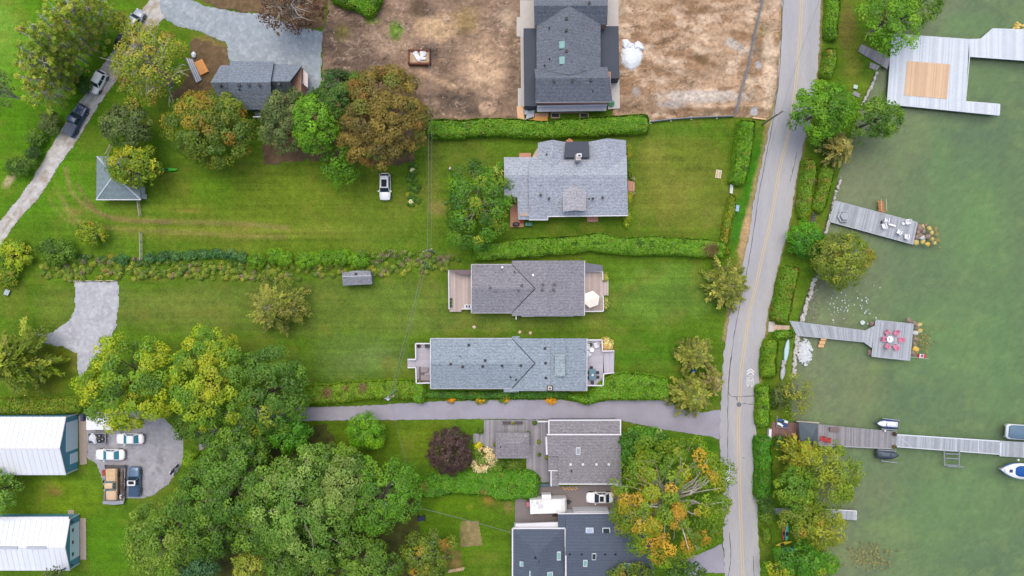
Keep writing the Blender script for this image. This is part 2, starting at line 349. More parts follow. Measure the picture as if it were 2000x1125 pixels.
def make_lake():
    dcol = np.concatenate([[-0.6, 0, 0.4], np.arange(0.8, 46, 0.4), [50, 60, 90, 180, 600]])
    rows = axis(-52, 52, 0.4, 500)[::-1]; py = 562.5 - rows / S; sx = (shore(py) - 1000) * S
    X = sx[:, None] + dcol[None, :]; Y = np.repeat(rows[:, None], len(dcol), 1)
    PX, PY = 1000 + X / S, 562.5 - Y / S
    Z = -0.95 - 1.5 * sstep(0, 30, dcol)[None, :] + .12 * (fbm(X / 2, Y / 2, 8) - .5)
    D = np.repeat(dcol[None, :], len(rows), 0) / S
    m = mat('lakebed_mud', (0, 0, 0), attr=True, rough=.95, var=.14, scale=.35, var2=.14, scale2=2.2, spec=.05)
    o = np_mesh('lakebed', np.stack([X, Y, Z], -1).reshape(-1, 3), grid_faces(*X.shape)[:, ::-1], m, None, lina(lakebed_colour(PX, PY, D)).reshape(-1, 3), True)
    tag(o, 'mud and green weed on the lake bottom under the shallow water', 'lakebed', kind='structure')
    # water surface: partly clear, partly green turbid, sky gloss on gentle ripples
    w = bpy.data.materials.new('water'); w.use_nodes = True; nt = w.node_tree; n = nt.nodes; L = nt.links
    n.remove(n['Principled BSDF'])
    tr = n.new('ShaderNodeBsdfTransparent'); tr.inputs[0].default_value = (.97, .97, .86, 1)
    df = n.new('ShaderNodeBsdfDiffuse')
    gl = n.new('ShaderNodeBsdfGlossy'); gl.inputs['Roughness'].default_value = .06
    fr = n.new('ShaderNodeFresnel'); fr.inputs[0].default_value = 1.33
    gm = n.new('ShaderNodeNewGeometry'); mp = n.new('ShaderNodeMapping'); mp.inputs['Scale'].default_value = (.8, 1.3, 1); mp.inputs['Rotation'].default_value[2] = .5
    L.new(gm.outputs['Position'], mp.inputs[0])
    t = n.new('ShaderNodeTexNoise'); t.inputs['Scale'].default_value = 1.6; t.inputs['Detail'].default_value = 5; L.new(mp.outputs[0], t.inputs['Vector'])
    cr = n.new('ShaderNodeMix'); cr.data_type = 'RGBA'; cr.inputs['A'].default_value = (*lin((106, 121, 97)), 1); cr.inputs['B'].default_value = (*lin((113, 129, 101)), 1)
    L.new(t.outputs['Fac'], cr.inputs['Factor']); L.new(cr.outputs['Result'], df.inputs[0])
    bp = n.new('ShaderNodeBump'); bp.inputs['Strength'].default_value = .4; bp.inputs['Distance'].default_value = .08
    L.new(t.outputs['Fac'], bp.inputs['Height']); L.new(bp.outputs[0], gl.inputs['Normal']); L.new(bp.outputs[0], fr.inputs['Normal'])
    m1 = n.new('ShaderNodeMixShader'); m1.inputs[0].default_value = .36; L.new(tr.outputs[0], m1.inputs[1]); L.new(df.outputs[0], m1.inputs[2])
    m2 = n.new('ShaderNodeMixShader'); L.new(fr.outputs[0], m2.inputs[0]); L.new(m1.outputs[0], m2.inputs[1]); L.new(gl.outputs[0], m2.inputs[2])
    L.new(m2.outputs[0], n['Material Output'].inputs['Surface'])
    ys = np.array([500, 120] + list(np.linspace(55, -55, 160)) + [-120, -500.]); xs = (shore(562.5 - ys / S) - 1000) * S
    vv = np.concatenate([np.stack([xs - .4, ys, ys * 0 - .55], -1), np.stack([ys * 0 + 600, ys, ys * 0 - .55], -1)])
    k = len(ys); f = np.array([(i, i + 1, k + i + 1, k + i) for i in range(k - 1)])
    o = np_mesh('lake', vv, f, w)
    tag(o, 'shallow green lake water with soft ripples along the docks', 'water', kind='structure')
make_lake()

# ------------------------------------------------------------------ roads and hard ground
def ragged(poly, amp, step=0.5, seed=1, closed=True):
    """world polygon with its edges broken into short uneven steps"""
    r = random.Random(seed); out = []
    n = len(poly)
    for i in range(n if closed else n - 1):
        a, b = poly[i], poly[(i + 1) % n]; d = math.hypot(b[0] - a[0], b[1] - a[1]); k = max(1, int(d / step))
        for j in range(k):
            t = j / k; q = amp * (r.random() - .5) * 2
            nx, ny = -(b[1] - a[1]) / (d + 1e-9), (b[0] - a[0]) / (d + 1e-9)
            out.append((a[0] + (b[0] - a[0]) * t + nx * q, a[1] + (b[1] - a[1]) * t + ny * q))
    return out
def sheet(name, pxpoly, z, m, label, cat, amp=0.12, seed=1, smooth=0, t=0.06):
    if smooth: pxpoly = smooth_line(list(pxpoly) + [pxpoly[0]], smooth)[:-1]
    w = ragged([P2(*p) for p in pxpoly], amp, .5, seed)
    o = MB().prism(w, z - t, z).build(name, m)
    return tag(o, label, cat, kind='structure')
def grid_patch(name, pxpoly, colf, m, label, cat, z=0.03, relief=0.0, step=0.17, rag=5.0, seed=3, edge=None):
    """a ground patch as a fine relief sheet with an uneven outline"""
    xs = [p[0] for p in pxpoly]; ys = [p[1] for p in pxpoly]
    gx = np.arange(min(xs) - 8, max(xs) + 8, step / S); gy = np.arange(min(ys) - 8, max(ys) + 8, step / S)
    PX, PY = np.meshgrid(gx, gy)
    wx = PX + (fbm(PX / 12, PY / 12, seed) - .5) * 2 * rag; wy = PY + (fbm(PX / 12 + 50, PY / 12, seed + 9) - .5) * 2 * rag
    keep = inpoly(wx, wy, pxpoly)
    d = np.full(PX.shape, 1e9)
    d = polydist(wx, wy, list(pxpoly) + [pxpoly[0]]) * S
    h = relief(PX, PY) if callable(relief) else relief * (fbm(PX / 20, PY / 20, seed + 3) - .4)
    Z = z + h * sstep(0, 1.5, d) - (z + .04) * (1 - sstep(0, .5, d))
    X, Y = (PX - 1000) * S, (562.5 - PY) * S
    idx = -np.ones(PX.shape, int); f = grid_faces(*PX.shape); kp = keep.ravel()
    f = f[kp[f].all(1)]
    use = np.unique(f); mp = -np.ones(PX.size, int); mp[use] = np.arange(len(use))
    v = np.stack([X, Y, Z], -1).reshape(-1, 3)[use]
    col = lina(colf(PX, PY)).reshape(-1, 3)[use]
    o = np_mesh(name, v, mp[f][:, ::-1], m, None, col, True)
    return tag(o, label, cat, kind='structure')

ROAD = [(-140, 1531, 1566, 1606), (0, 1528, 1565, 1603), (100, 1523, 1560, 1599), (190, 1515, 1551, 1591), (240, 1505, 1543, 1581), (280, 1496, 1535, 1570), (333, 1485, 1522, 1559), (387, 1473, 1513, 1549),
        (440, 1466, 1503, 1541), (493, 1455, 1490, 1527), (547, 1443, 1479, 1513), (580, 1435, 1471, 1507), (613, 1426, 1463, 1499), (667, 1417, 1455, 1491), (720, 1411, 1448, 1485),
        (773, 1409, 1445, 1480), (830, 1406, 1442, 1477), (900, 1407, 1443, 1476), (1000, 1411, 1446, 1479), (1125, 1415, 1451, 1485), (1260, 1421, 1457, 1491)]
asphalt = mat('road_asphalt', (166, 166, 170), rough=.9, var=.04, scale=.35, var2=.09, scale2=6, bump=.15, bscale=20, stretch=(1, .18, 1), tint=(178, 176, 174), tint_scale=.5, tint_amt=.6)
lft = smooth_line([(r[1], r[0]) for r in ROAD], 4); mid = smooth_line([(r[2], r[0]) for r in ROAD], 6); rgt = smooth_line([(r[3], r[0]) for r in ROAD], 4)
road = MB().prism(ragged([P2(*p) for p in lft], .14, .5, 3, False) + ragged([P2(*p) for p in rgt[::-1]], .12, .5, 4, False), -.02, .06).build('road', asphalt)
tag(road, 'pale grey two lane asphalt road running along the lake shore', 'road', kind='structure')
def strip(name, pts, w, z, m, parent=None, wob=0.0, seed=0):
    r = random.Random(seed); a = []; b = []
    pts = [Vector(P2(*p)) for p in pts]
    for i, p in enumerate(pts):
        d = (pts[min(i + 1, len(pts) - 1)] - pts[max(i - 1, 0)]).normalized(); nn = Vector((-d.y, d.x)); o = nn * (r.random() - .5) * wob
        ww = w * (1 + (r.random() - .5) * (1 if wob else 0)) / 2
        a.append(p + nn * ww + o); b.append(p - nn * ww + o)
    k = len(pts); mb = MB().add([(p.x, p.y, z) for p in a] + [(p.x, p.y, z) for p in b], [(i, i + 1, k + i + 1, k + i)[::-1] for i in range(k - 1)])
    return mb.build(name, m, parent)
yel = mat('yellow_paint', (202, 182, 136), var=.12, scale=3, rough=.8)
for s_ in (-1, 1):
    strip('centre_line', [(p[0] + s_ * 2.0, p[1]) for p in mid], .14, .066, yel, road)
tar = mat('crack_sealant', (82, 82, 88), var=.1, rough=.6)
for i, pts in enumerate(([(1532, -30), (1528, 20), (1522, 140), (1512, 220), (1505, 262), (1490, 335), (1480, 392), (1470, 460), (1460, 520), (1449, 575), (1436, 640), (1427, 710), (1422, 770)],
        [(1556, 298), (1551, 322), (1543, 355)], [(1427, 698), (1423, 740), (1424, 770), (1440, 775), (1456, 774), (1475, 773)], [(1422, 770), (1421, 840), (1421, 900), (1422, 960)],
        [(1449, 788), (1462, 789), (1477, 790)], [(1437, 776), (1441, 783)], [(1424, 1040), (1427, 1075), (1425, 1110), (1420, 1130)], [(1471, 1085), (1473, 1125)], [(1450, 893), (1454, 895)])):
    strip('sealed_crack', smooth_line(pts, 6), .1, .064, tar, road, .12, i)
white_paint = mat('white_road_paint', (226, 226, 228), var=.12, scale=4, rough=.7)
def sharrow(px, py, sgn, rz):
    """bicycle symbol with two chevrons, drawn as flat paint"""
    mb = MB(); c0 = P2(px, py)
    def pt(x, y): 
        x, y = x * sgn, y * sgn; return (c0[0] + x * math.cos(rz) - y * math.sin(rz), c0[1] + x * math.sin(rz) + y * math.cos(rz))
    def line(pts, w=.11, closed=False):
        pts = [Vector(pt(*p)) for p in pts]; a, b = [], []; n = len(pts)
        for i, p in enumerate(pts):
            q0, q1 = (pts[i - 1], pts[(i + 1) % n]) if closed else (pts[max(i - 1, 0)], pts[min(i + 1, n - 1)])
            d = (q1 - q0).normalized(); nn = Vector((-d.y, d.x)) * w / 2; a.append(p + nn); b.append(p - nn)
        z = .067
        mb.add([(p.x, p.y, z) for p in a] + [(p.x, p.y, z) for p in b], [(i, (i + 1) % n, n + (i + 1) % n, n + i)[::-1] for i in range(n if closed else n - 1)])
    for yy in (1.95, 1.5): line([(-.6, yy - .55), (0, yy), (.6, yy - .55)], .2)
    for xx in (-.36, .36): line([(xx + .2 * math.cos(t * .5236), -.35 + .8 * math.sin(t * .5236)) for t in range(12)], .09, True)
    line([(-.36, -.2), (-.1, .5), (.3, .5), (.36, -.2)], .09); line([(-.1, .5), (.05, -.2), (.3, .5)], .09); line([(-.25, .75), (0, .75)], .09); line([(.3, .5), (.3, .8), (.12, .8)], .09)
    return mb.build('bicycle_marking', white_paint, road)
sharrow(1465, 742, 1, -.05); sharrow(1418, 920, -1, 0)
mh = MB().disc(*P2(1443, 790), .062, .068, .42, 18).build('manhole_cover', mat('dark_iron', (112, 112, 116), metal=.3, rough=.6), road)

gravel = mat('grey_gravel', (176, 178, 182), attr=True, rough=.95, var=.08, scale=.8, var2=.16, scale2=7, bump=.5, bscale=14)
def gcol(base, lo, hi, sc=30, seed=5):
    def f(px, py):
        c = np.zeros(px.shape + (3,)) + np.array(base, float)
        n = fbm(px / sc, py / sc, seed); c = blend(c, lo, .8 * sstep(.5, .72, n)); c = blend(c, hi, .7 * sstep(.52, .7, fbm(px / sc * 1.4 + 9, py / sc * 1.4, seed + 5)))
        return c * (1 + .14 * (fbm(px / 4, py / 4, seed + 8) - .5)[..., None])
    return f
LANE_L = [(-60, 500), (0, 431), (40, 380), (60, 352), (100, 283), (142, 218), (190, 140), (232, 80), (262, 40), (290, 0), (318, -50)]
LANE_R = [(-60, 570), (0, 489), (20, 452), (52, 412), (78, 385), (112, 330), (150, 276), (190, 212), (222, 165), (250, 115), (285, 70), (318, 40), (362, 0), (392, -50)]
def lanecol(px, py):
    c = gcol((184, 180, 176), (164, 152, 136), (204, 202, 200), 14)(px, py)
    d = polydist(px, py, [(l[0] * .5 + r[0] * .5, l[1] * .5 + r[1] * .5) for l, r in zip(LANE_L, LANE_R)])
    c = blend(c, (142, 140, 112), .5 * (1 - sstep(1, 4.5, d)) * sstep(.35, .6, fbm(px / 8, py / 8, 31)))
    return c
grid_patch('lane', LANE_L + LANE_R[::-1], lanecol, gravel, 'gravel lane slanting past the parked vehicles and the poplars', 'lane', .03, .02, rag=3)
grid_patch('gravel_yard', [(300, -40), (312, 30), (345, 52), (392, 62), (440, 84), (446, 120), (452, 150), (560, 200), (628, 172), (629, 100), (632, 60), (580, 50), (520, 26), (470, 24), (400, 10), (372, -4), (370, -40)],
           gcol((154, 165, 172), (144, 155, 162), (176, 184, 190), 9), gravel, 'blue grey gravel forecourt beside the slate roofed house', 'gravel', .045, .03, rag=3)
grid_patch('gravel_pad', [(146, 548), (230, 548), (235, 590), (226, 640), (212, 672), (186, 700), (165, 728), (158, 742), (150, 720), (148, 690), (122, 678), (76, 672), (70, 650), (100, 648), (132, 628), (144, 606)],
           gcol((176, 178, 184), (160, 162, 170), (194, 196, 202), 8), gravel, 'pale gravel parking pad at the end of the long lawn', 'gravel', .03, .02, rag=3)
grid_patch('gravel_car_park', [(160, 806), (300, 800), (360, 850), (358, 905), (330, 945), (300, 968), (282, 975), (248, 975), (205, 968), (196, 930), (188, 906), (168, 896), (166, 850)],
           gcol((158, 158, 164), (140, 140, 146), (172, 172, 178), 12, 15), gravel, 'grey gravel parking area in front of the two white barns', 'gravel', .03, .02, rag=2.5)
drive_m = mat('driveway_asphalt', (158, 156, 168), rough=.92, var=.06, scale=.5, var2=.10, scale2=7, bump=.15, bscale=22, tint=(146, 144, 152), tint_scale=.35, tint_amt=.6)
sheet('driveway', [(380, 830), (420, 806), (500, 796), (600, 795), (700, 793), (850, 784), (1000, 781), (1100, 781), (1150, 789), (1200, 781), (1260, 778), (1305, 783), (1330, 800), (1370, 806), (1407, 800), (1405, 858), (1385, 852), (1340, 846),
       (1290, 838), (1216, 822), (1072, 819), (930, 818), (800, 820), (700, 820), (600, 822), (500, 830), (440, 850), (390, 880)], .05, drive_m, 'long grey asphalt driveway along the flower bed to the road', 'driveway', .08, 5)
sheet('motor_court', [(1006, 965), (1030, 952), (1095, 950), (1216, 945), (1216, 1006), (1092, 1008), (1092, 1030), (1006, 1030)], .05, mat('court_asphalt', (128, 120, 120), rough=.92, var=.06, var2=.1, scale2=6), 'grey brown paved court under the camper trailer', 'paving', .04, 6)
sheet('side_drive', [(1330, 1090), (1365, 1082), (1410, 1062), (1418, 1120), (1380, 1118), (1340, 1130)], .05, drive_m, 'short asphalt apron joining the road under the great orange tinged tree', 'driveway', .1, 7)
conc = mat('concrete', (168, 154, 140), rough=.9, var=.08, var2=.1, scale2=5)
sheet('concrete_apron', [(154, 812), (170, 812), (170, 906), (156, 908)], .05, conc, 'brown concrete strip along the gable of the upper white barn', 'paving', .03, 8)
sheet('concrete_apron', [(156, 1012), (168, 1012), (169, 1093), (157, 1093)], .05, conc, 'brown concrete strip along the gable of the lower white barn', 'paving', .03, 9)
sheet('concrete_step', [(133, 996), (145, 996), (145, 1007), (133, 1007)], .06, conc, 'small concrete step at the corner of the lower white barn', 'paving', .02, 9)

dirt = mat('bare_earth', (0, 0, 0), attr=True, rough=.95, var=.14, scale=.7, var2=.2, scale2=4, bump=.9, bscale=5, spec=.1)
def scratch(c, px, py, sd, k):
    # blade marks, ruts and clods: warped ridges over fine clods
    u = px + 16 * (fbm(px / 45, py / 45, sd) - .5) * 2; v = py + 16 * (fbm(px / 45 + 7, py / 45, sd + 1) - .5) * 2
    w = fbm(u / 22, v / 8, sd + 2, 5); rg = 1 - np.abs(fbm(u / 26, v / 6, sd + 3, 4) - .5) * 2
    c = c * (1 + .34 * k * (w - .5))[..., None]; c = c * (1 - .30 * sstep(.93, 1.0, rg) * sstep(.45, .6, fbm(px / 40, py / 30, sd + 4)))[..., None]
    c = blend(c, (214, 192, 166), .45 * k * sstep(.93, .99, 1 - np.abs(fbm(u / 30 + 3, v / 9, sd + 5, 4) - .5) * 2) * sstep(.4, .6, fbm(px / 30, py / 30, sd + 6)))
    return c * (1 + .34 * (fbm(px / 4, py / 4, sd + 7, 3) - .5))[..., None]
def dirt_left(px, py):
    c = np.zeros(px.shape + (3,)) + np.array((138, 116, 98.0))
    c = blend(c, (108, 92, 80), 1 * ell(px, py, 700, 90, 80, 110, .6, seed=2)); c = blend(c, (104, 90, 78), 1 * ell(px, py, 900, 195, 62, 36, .4, seed=3))
    c = blend(c, (190, 162, 132), .95 * ell(px, py, 945, 130, 50, 70, .8, seed=4)); c = blend(c, (192, 164, 128), .9 * ell(px, py, 850, 55, 50, 30, .7, seed=5))
    c = blend(c, (178, 150, 122), .9 * ell(px, py, 860, 160, 70, 10, .7, .45, seed=6)); c = blend(c, (176, 152, 128), .8 * ell(px, py, 760, 75, 50, 40, .8, seed=7))
    c = blend(c, (92, 80, 70), .8 * ell(px, py, 840, 105, 20, 24, .7, seed=8)); c = blend(c, (140, 122, 74), .6 * ell(px, py, 910, 40, 30, 30, .8, seed=9))
    c = blend(c, (176, 150, 126), .9 * ell(px, py, 953, 213, 17, 14, .25, seed=10)); c = blend(c, (110, 94, 76), .6 * ell(px, py, 1003, 90, 10, 120, .7, seed=11))
    c = blend(c, (118, 116, 60), .7 * ell(px, py, 668, 65, 18, 22, .8, seed=12)); c = blend(c, (80, 130, 30), .7 * ell(px, py, 774, 60, 16, 20, .5, seed=13)); c = blend(c, (100, 130, 40), .6 * ell(px, py, 725, 42, 18, 8, .7, seed=16))
    c = blend(c, (92, 78, 62), .7 * ell(px, py, 820, 15, 30, 20, .5, seed=14)); c = blend(c, (176, 156, 134), .8 * ell(px, py, 990, 35, 22, 30, .7, seed=15))
    return scratch(1.02 * c * np.array((1.0, .995, .99)), px, py, 77, 1.15)
def relief(px, py):
    return .26 * (fbm(px / 30, py / 18, 81) - .5) + .12 * (fbm(px / 8, py / 6, 82) - .5)
grid_patch('dirt_yard', [(628, 75), (640, 20), (640, -40), (1020, -40), (1020, 238), (835, 238), (815, 190), (790, 160), (740, 140), (640, 176), (628, 178)], dirt_left, dirt,
           'churned brown earth around the skip left of the unfinished house', 'bare earth', .2, relief, rag=4, seed=21)
def dirt_right(px, py):
    c = np.zeros(px.shape + (3,)) + np.array((178, 150, 122.0))
    n = fbm(px / 40 + 1.5 * fbm(px / 50, py / 50, 3), py / 18, 85); c = blend(c, (150, 120, 92), .9 * sstep(.48, .62, n)); c = blend(c, (206, 182, 156), .8 * sstep(.54, .7, fbm(px / 34 + 7, py / 20, 86)))
    c = blend(c, (192, 180, 168), .95 * ell(px, py, 1370, 190, 100, 14, .4, seed=4)); c = blend(c, (190, 182, 170), .9 * ell(px, py, 1435, 88, 24, 10, .4, .5, seed=5))
    c = blend(c, (116, 92, 66), .75 * ell(px, py, 1375, 120, 34, 9, .7, .4, seed=6)); c = blend(c, (120, 96, 72), .7 * ell(px, py, 1380, 22, 60, 10, .8, seed=7)); c = blend(c, (112, 90, 66), .7 * ell(px, py, 1300, 80, 30, 6, .7, -.3, seed=8))
    c = blend(c, (116, 92, 68), .7 * ell(px, py, 1390, 218, 130, 9, .6, seed=9)); c = blend(c, (124, 104, 82), .8 * ell(px, py, 1480, 105, 16, 20, .8, seed=10)); c = blend(c, (164, 168, 174), .9 * ell(px, py, 1474, 218, 9, 9, .3, seed=11))
    c = blend(c, (170, 172, 176), .8 * ell(px, py, 1480, 128, 6, 8, .3, seed=12)); c = blend(c, (208, 186, 160), .8 * ell(px, py, 1500, 130, 14, 100, .6, seed=13)); c = blend(c, (168, 164, 160), .8 * ell(px, py, 1243, 182, 9, 12, .4, seed=14))
    c = blend(c, (128, 104, 82), .7 * ell(px, py, 1240, 205, 50, 20, .7, seed=15)); c = blend(c, (180, 176, 172), .7 * ell(px, py, 1310, 205, 30, 8, .5, seed=16)); c = blend(c, (112, 104, 62), .5 * ell(px, py, 1490, 60, 16, 12, .8, seed=17))
    return scratch(.99 * c * np.array((1.0, 1.005, 1.01)), px, py, 87, .85)
grid_patch('dirt_lot', [(1195, -40), (1530, -40), (1525, 60), (1520, 150), (1513, 205), (1500, 232), (1440, 230), (1360, 230), (1270, 238), (1195, 240)], dirt_right, dirt,
           'graded sandy earth with wheel ruts between the unfinished house and the road', 'bare earth', .2, relief, rag=3, seed=22)
for i, (poly, c, lab) in enumerate(((([(898, 1018), (936, 1016), (944, 1066), (898, 1070)]), ((138, 126, 84), (120, 120, 66), (164, 140, 106)), 'bare rectangular garden plot in the lawn left of the dark roofed house'),
                            ([(1560, 830), (1520, 828), (1505, 838), (1505, 852), (1560, 852)], ((120, 104, 98), (110, 96, 90), (134, 118, 110)), 'brown boardwalk earth at the shore end of the long dock'))):
    grid_patch('earth_plot', poly, gcol(*c, 10, 50 + i), dirt, lab, 'bare earth', .05, .05, rag=2, seed=30 + i)
for i, (poly, lab) in enumerate((([(628, 140), (700, 140), (818, 176), (812, 318), (760, 328), (690, 312), (560, 318), (512, 325), (512, 230), (560, 205), (628, 196)], 'brown leaf litter under the bronze tree'),
                                ([(372, 74), (400, 78), (440, 92), (452, 128), (412, 150), (412, 196), (340, 206), (330, 180), (372, 150)], 'bare soil and litter under the pale barked tree'),
                                ([(440, 850), (640, 830), (700, 930), (820, 960), (820, 1140), (360, 1140), (300, 1040), (350, 960), (380, 900)], 'dark woodland floor under the dense green trees'),
                                ([(378, -30), (640, -30), (636, 60), (580, 50), (520, 26), (440, 22), (400, 8)], 'brown litter strip under the dark red tree'))):
    cc = ((112, 92, 70), (96, 82, 58), (128, 110, 80)) if i != 2 else ((74, 78, 38), (60, 60, 34), (84, 92, 40))
    grid_patch('leaf_litter', poly, gcol(*cc, 10, 60 + i), dirt, lab, 'leaf litter', .04, .06, step=.25, rag=8, seed=40 + i)
# ------------------------------------------------------------------ buildings
def shingle(name, rgb, **kw):
    a = dict(rough=.9, var=.12, scale=.45, var2=.6, scale2=3.0, bump=.35, bscale=6, spec=.25, stretch=(1, 1.5, 1), rows=.4); a.update(kw); return mat(name, rgb, **a)
SH_LIGHT = shingle('light_grey_shingles', (163, 170, 180)); SH_BLUE = shingle('blue_grey_shingles', (142, 154, 164)); SH_GREY = shingle('grey_shingles', (136, 135, 142))
SH_SLATE = shingle('slate_shingles', (126, 136, 148)); SH_NEW = shingle('new_grey_shingles', (108, 114, 124)); SH_DARK = shingle('dark_blue_shingles', (84, 94, 108), var2=.2); SH_OLD = shingle('weathered_shingles', (136, 133, 137)); SH_CEDAR = shingle('cedar_shakes', (126, 142, 146), var2=.34, scale2=2.0, stretch=(2.2, .8, 1))
WHITE = mat('white_trim', (222, 222, 226), var=.05, rough=.6); BRICK = mat('red_brick', (176, 138, 118), var=.2, scale=6, rough=.9); SIDING = mat('grey_siding', (140, 142, 148), var=.08); MEMB = mat('roof_membrane', (66, 74, 86), var=.08, scale=.6, rough=.7, var2=.05)
BLACK = mat('black_plastic', (44, 46, 52), var=.1, rough=.5); GLASSY = mat('skylight_glass', (126, 168, 166), var=.25, scale=2.5, rough=.3, spec=.12); DGLASS = mat('dark_glass', (46, 58, 66), var=.2, scale=2, rough=.2, spec=.18); WOOD_NEW = mat('new_lumber', (216, 170, 122), var=.12, scale=2, island=.12)
STONE = mat('pale_stone', (192, 188, 182), var=.1, var2=.1, island=.12, rough=.9); METAL = mat('galvanised_metal', (160, 166, 174), var=.08, rough=.4, metal=.4)
RZ = {}
def roof(root, polys, m, t=.16, name='roof'):
    mb = MB()
    for p in polys: mb.slab([P(*q) for q in p], t)
    return mb.build(name, m, root)
def walls(root, pxpoly, hb, ht, m, name='wall', ref=None):
    """wall block; the outline is given as it shows at height ref"""
    return MB().prism([P2(x, y, ref if ref is not None else ht) for x, y in pxpoly], hb, ht).build(name, m, root)
def edging(root, pts, m=None, w=.14, name='gutter', dz=.0, parent=None):
    mb = MB()
    for a, b in zip(pts[:-1], pts[1:]):
        A, B = Vector(P(*a)), Vector(P(*b)); A.z += dz; B.z += dz; d = (B - A); n = Vector((-d.y, d.x, 0)).normalized() * w / 2
        mb.slab([tuple(A - n), tuple(B - n), tuple(B + n), tuple(A + n)], .14)
    return mb.build(name, m or WHITE, parent or root)
def vents(root, pts, z, m=None, s=.38, name='roof_vent'):
    for i, p in enumerate(pts):
        zz = p[2] if len(p) > 2 else z; x, y = P2(p[0], p[1], zz + .1); mb = MB().box(x, y, zz - .35, zz + .1, s * .8, s * .8).box(x, y, zz + .1, zz + .2, s, s)
        mb.build(name, m or BLACK, root)
def pipes(root, pts, z, r=.08):
    for p in pts: x, y = P2(p[0], p[1], z); MB().disc(x, y, z - .4, z + .25, r, 8).disc(x, y, z - .2, z + .02, r * 2, 8, r1=r * 1.2).build('vent_pipe', BLACK, root)
def skylight(root, poly, z, glass=None, dz=.12, rim=None):
    """framed pane in a roof: outline in photo pixels"""
    q = [P2(x, y, z + dz) for x, y in poly]; cx = sum(p[0] for p in q) / 4; cy = sum(p[1] for p in q) / 4
    fr = MB().prism(q, z - .4, z + dz).build('skylight', rim or mat('skylight_frame', (206, 214, 218), rough=.5), root)
    inn = [(cx + (x - cx) * .8, cy + (y - cy) * .8) for x, y in q]; MB().prism(inn, z + dz - .02, z + dz + .015).build('pane', glass or GLASSY, fr)
def window(root, a, b, z0, z1, m=None):
    """window set in a wall between two ground points (world xy)"""
    A, B = Vector(a), Vector(b); d = (B - A).normalized(); n = Vector((d.y, -d.x)) * .05
    def ring(o, k): return [(A.x - n.x * k - d.x * o, A.y - n.y * k - d.y * o), (B.x - n.x * k + d.x * o, B.y - n.y * k + d.y * o), (B.x + n.x * k + d.x * o, B.y + n.y * k + d.y * o), (A.x + n.x * k - d.x * o, A.y + n.y * k - d.y * o)]
    f = MB().prism(ring(.08, 1), z0 - .08, z1 + .08).build('window', WHITE, root); MB().prism(ring(0, 1.25), z0, z1).build('pane', m or DGLASS, f)

def planks(mb, quad, n, z, t=.05, gap=.012, jit=.006, seed=0):
    """boards laid across a quad: corners a,b,c,d (world xy); boards run a-d, counted along a-b"""
    r = random.Random(seed); a, b, c, d = [Vector(p) for p in quad]; L = (b - a).length; g = gap / max(L / n, .01) / n
    for i in range(n):
        u0, u1 = i / n + g / 2, (i + 1) / n - g / 2; zz = z + r.uniform(-jit, jit); e0, e1 = r.uniform(-.012, .012), r.uniform(-.012, .012)
        q = [a.lerp(b, u0), a.lerp(b, u1), d.lerp(c, u1), d.lerp(c, u0)]; ax = (d - a).normalized()
        q = [q[0] + ax * e0, q[1] + ax * e0, q[2] + ax * e1, q[3] + ax * e1]; mb.prism([tuple(p) for p in q], zz - t, zz)
    return mb
def deck_part(root, quad_px, n, z, m, seed=0, name='decking', h=None, joists=True):
    q = [P2(x, y, z if h is None else h) for x, y in quad_px]; o = planks(MB(), q, n, z, seed=seed).build(name, m, root); o['kind'] = 'stuff'
    if joists: 
        cx = sum(p[0] for p in q) / 4; cy = sum(p[1] for p in q) / 4; MB().prism([(cx + (x - cx) * .985, cy + (y - cy) * .985) for x, y in q], z - .25, z - .06).build('joists', mat('deck_joists', (92, 84, 78)), root)
    return o
GREYWOOD = mat('weathered_grey_boards', (164, 170, 176), var=.1, scale=.8, var2=.2, scale2=6, island=.2, rough=.9); DKWOOD = mat('old_brown_boards', (144, 142, 146), var=.14, scale=.8, var2=.16, scale2=6, island=.22, rough=.9); PINKWOOD = mat('faded_pink_boards', (188, 172, 166), var=.14, scale=.7, var2=.1, island=.16, rough=.9)
PALEWOOD = mat('bleached_boards', (204, 212, 220), var=.06, scale=.6, var2=.12, scale2=5, island=.12, rough=.9); COMPO = mat('composite_boards', (184, 180, 190), var=.05, island=.07, rough=.8); TANWOOD = mat('fresh_tan_boards', (214, 182, 150), var=.06, scale=1, island=.11, rough=.85)

# --- slate roofed house, upper left
r = thing('slate_house', 'slate grey house among trees with brick gable and steep roof', 'house', P(500, 165))
walls(r, [(431, 130), (530, 126), (588, 130), (588, 178), (531, 205), (433, 200)], 0, 2.9, BRICK, ref=2.9)
roof(r, [[(449, 119, 3.4), (535, 120, 3.4), (528, 161, 7.2), (446, 161, 7.2)], [(446, 161, 7.2), (528, 161, 7.2), (531, 214, 3.4), (450, 214, 3.4)]], SH_SLATE)
roof(r, [[(431, 127.5, 3), (452, 127.5, 3), (450, 161, 6.4), (411, 161, 6.4)], [(411, 161, 6.4), (450, 161, 6.4), (452, 202, 3), (432, 202, 3)]], SH_SLATE, name='wing_roof')
roof(r, [[(528, 124, 3), (590, 127, 3), (566, 159, 6.2), (524, 159, 6.2)], [(524, 159, 6.2), (566, 159, 6.2), (576, 182, 3), (528, 184, 3)]], SH_SLATE, name='wing_roof')
MB().prism([P2(529, 126, 3.4), P2(534, 125, 3.4), P2(536, 148, 3.4), P2(531, 150, 3.4)], 0, 3.6).build('brick_gable', BRICK, r)
roof(r, [[(572, 140, 2.9), (585, 140, 2.9), (593, 164, 2.5), (577, 166, 2.5)]], SH_SLATE, name='porch_roof'); MB().prism([P2(592, 135, 2.2), P2(601, 144, 2.2), P2(601, 171, 2.2), P2(592, 164, 2.2)], 1.9, 2.15).build('porch_awning', mat('white_panel', (214, 206, 204), var=.1), r)
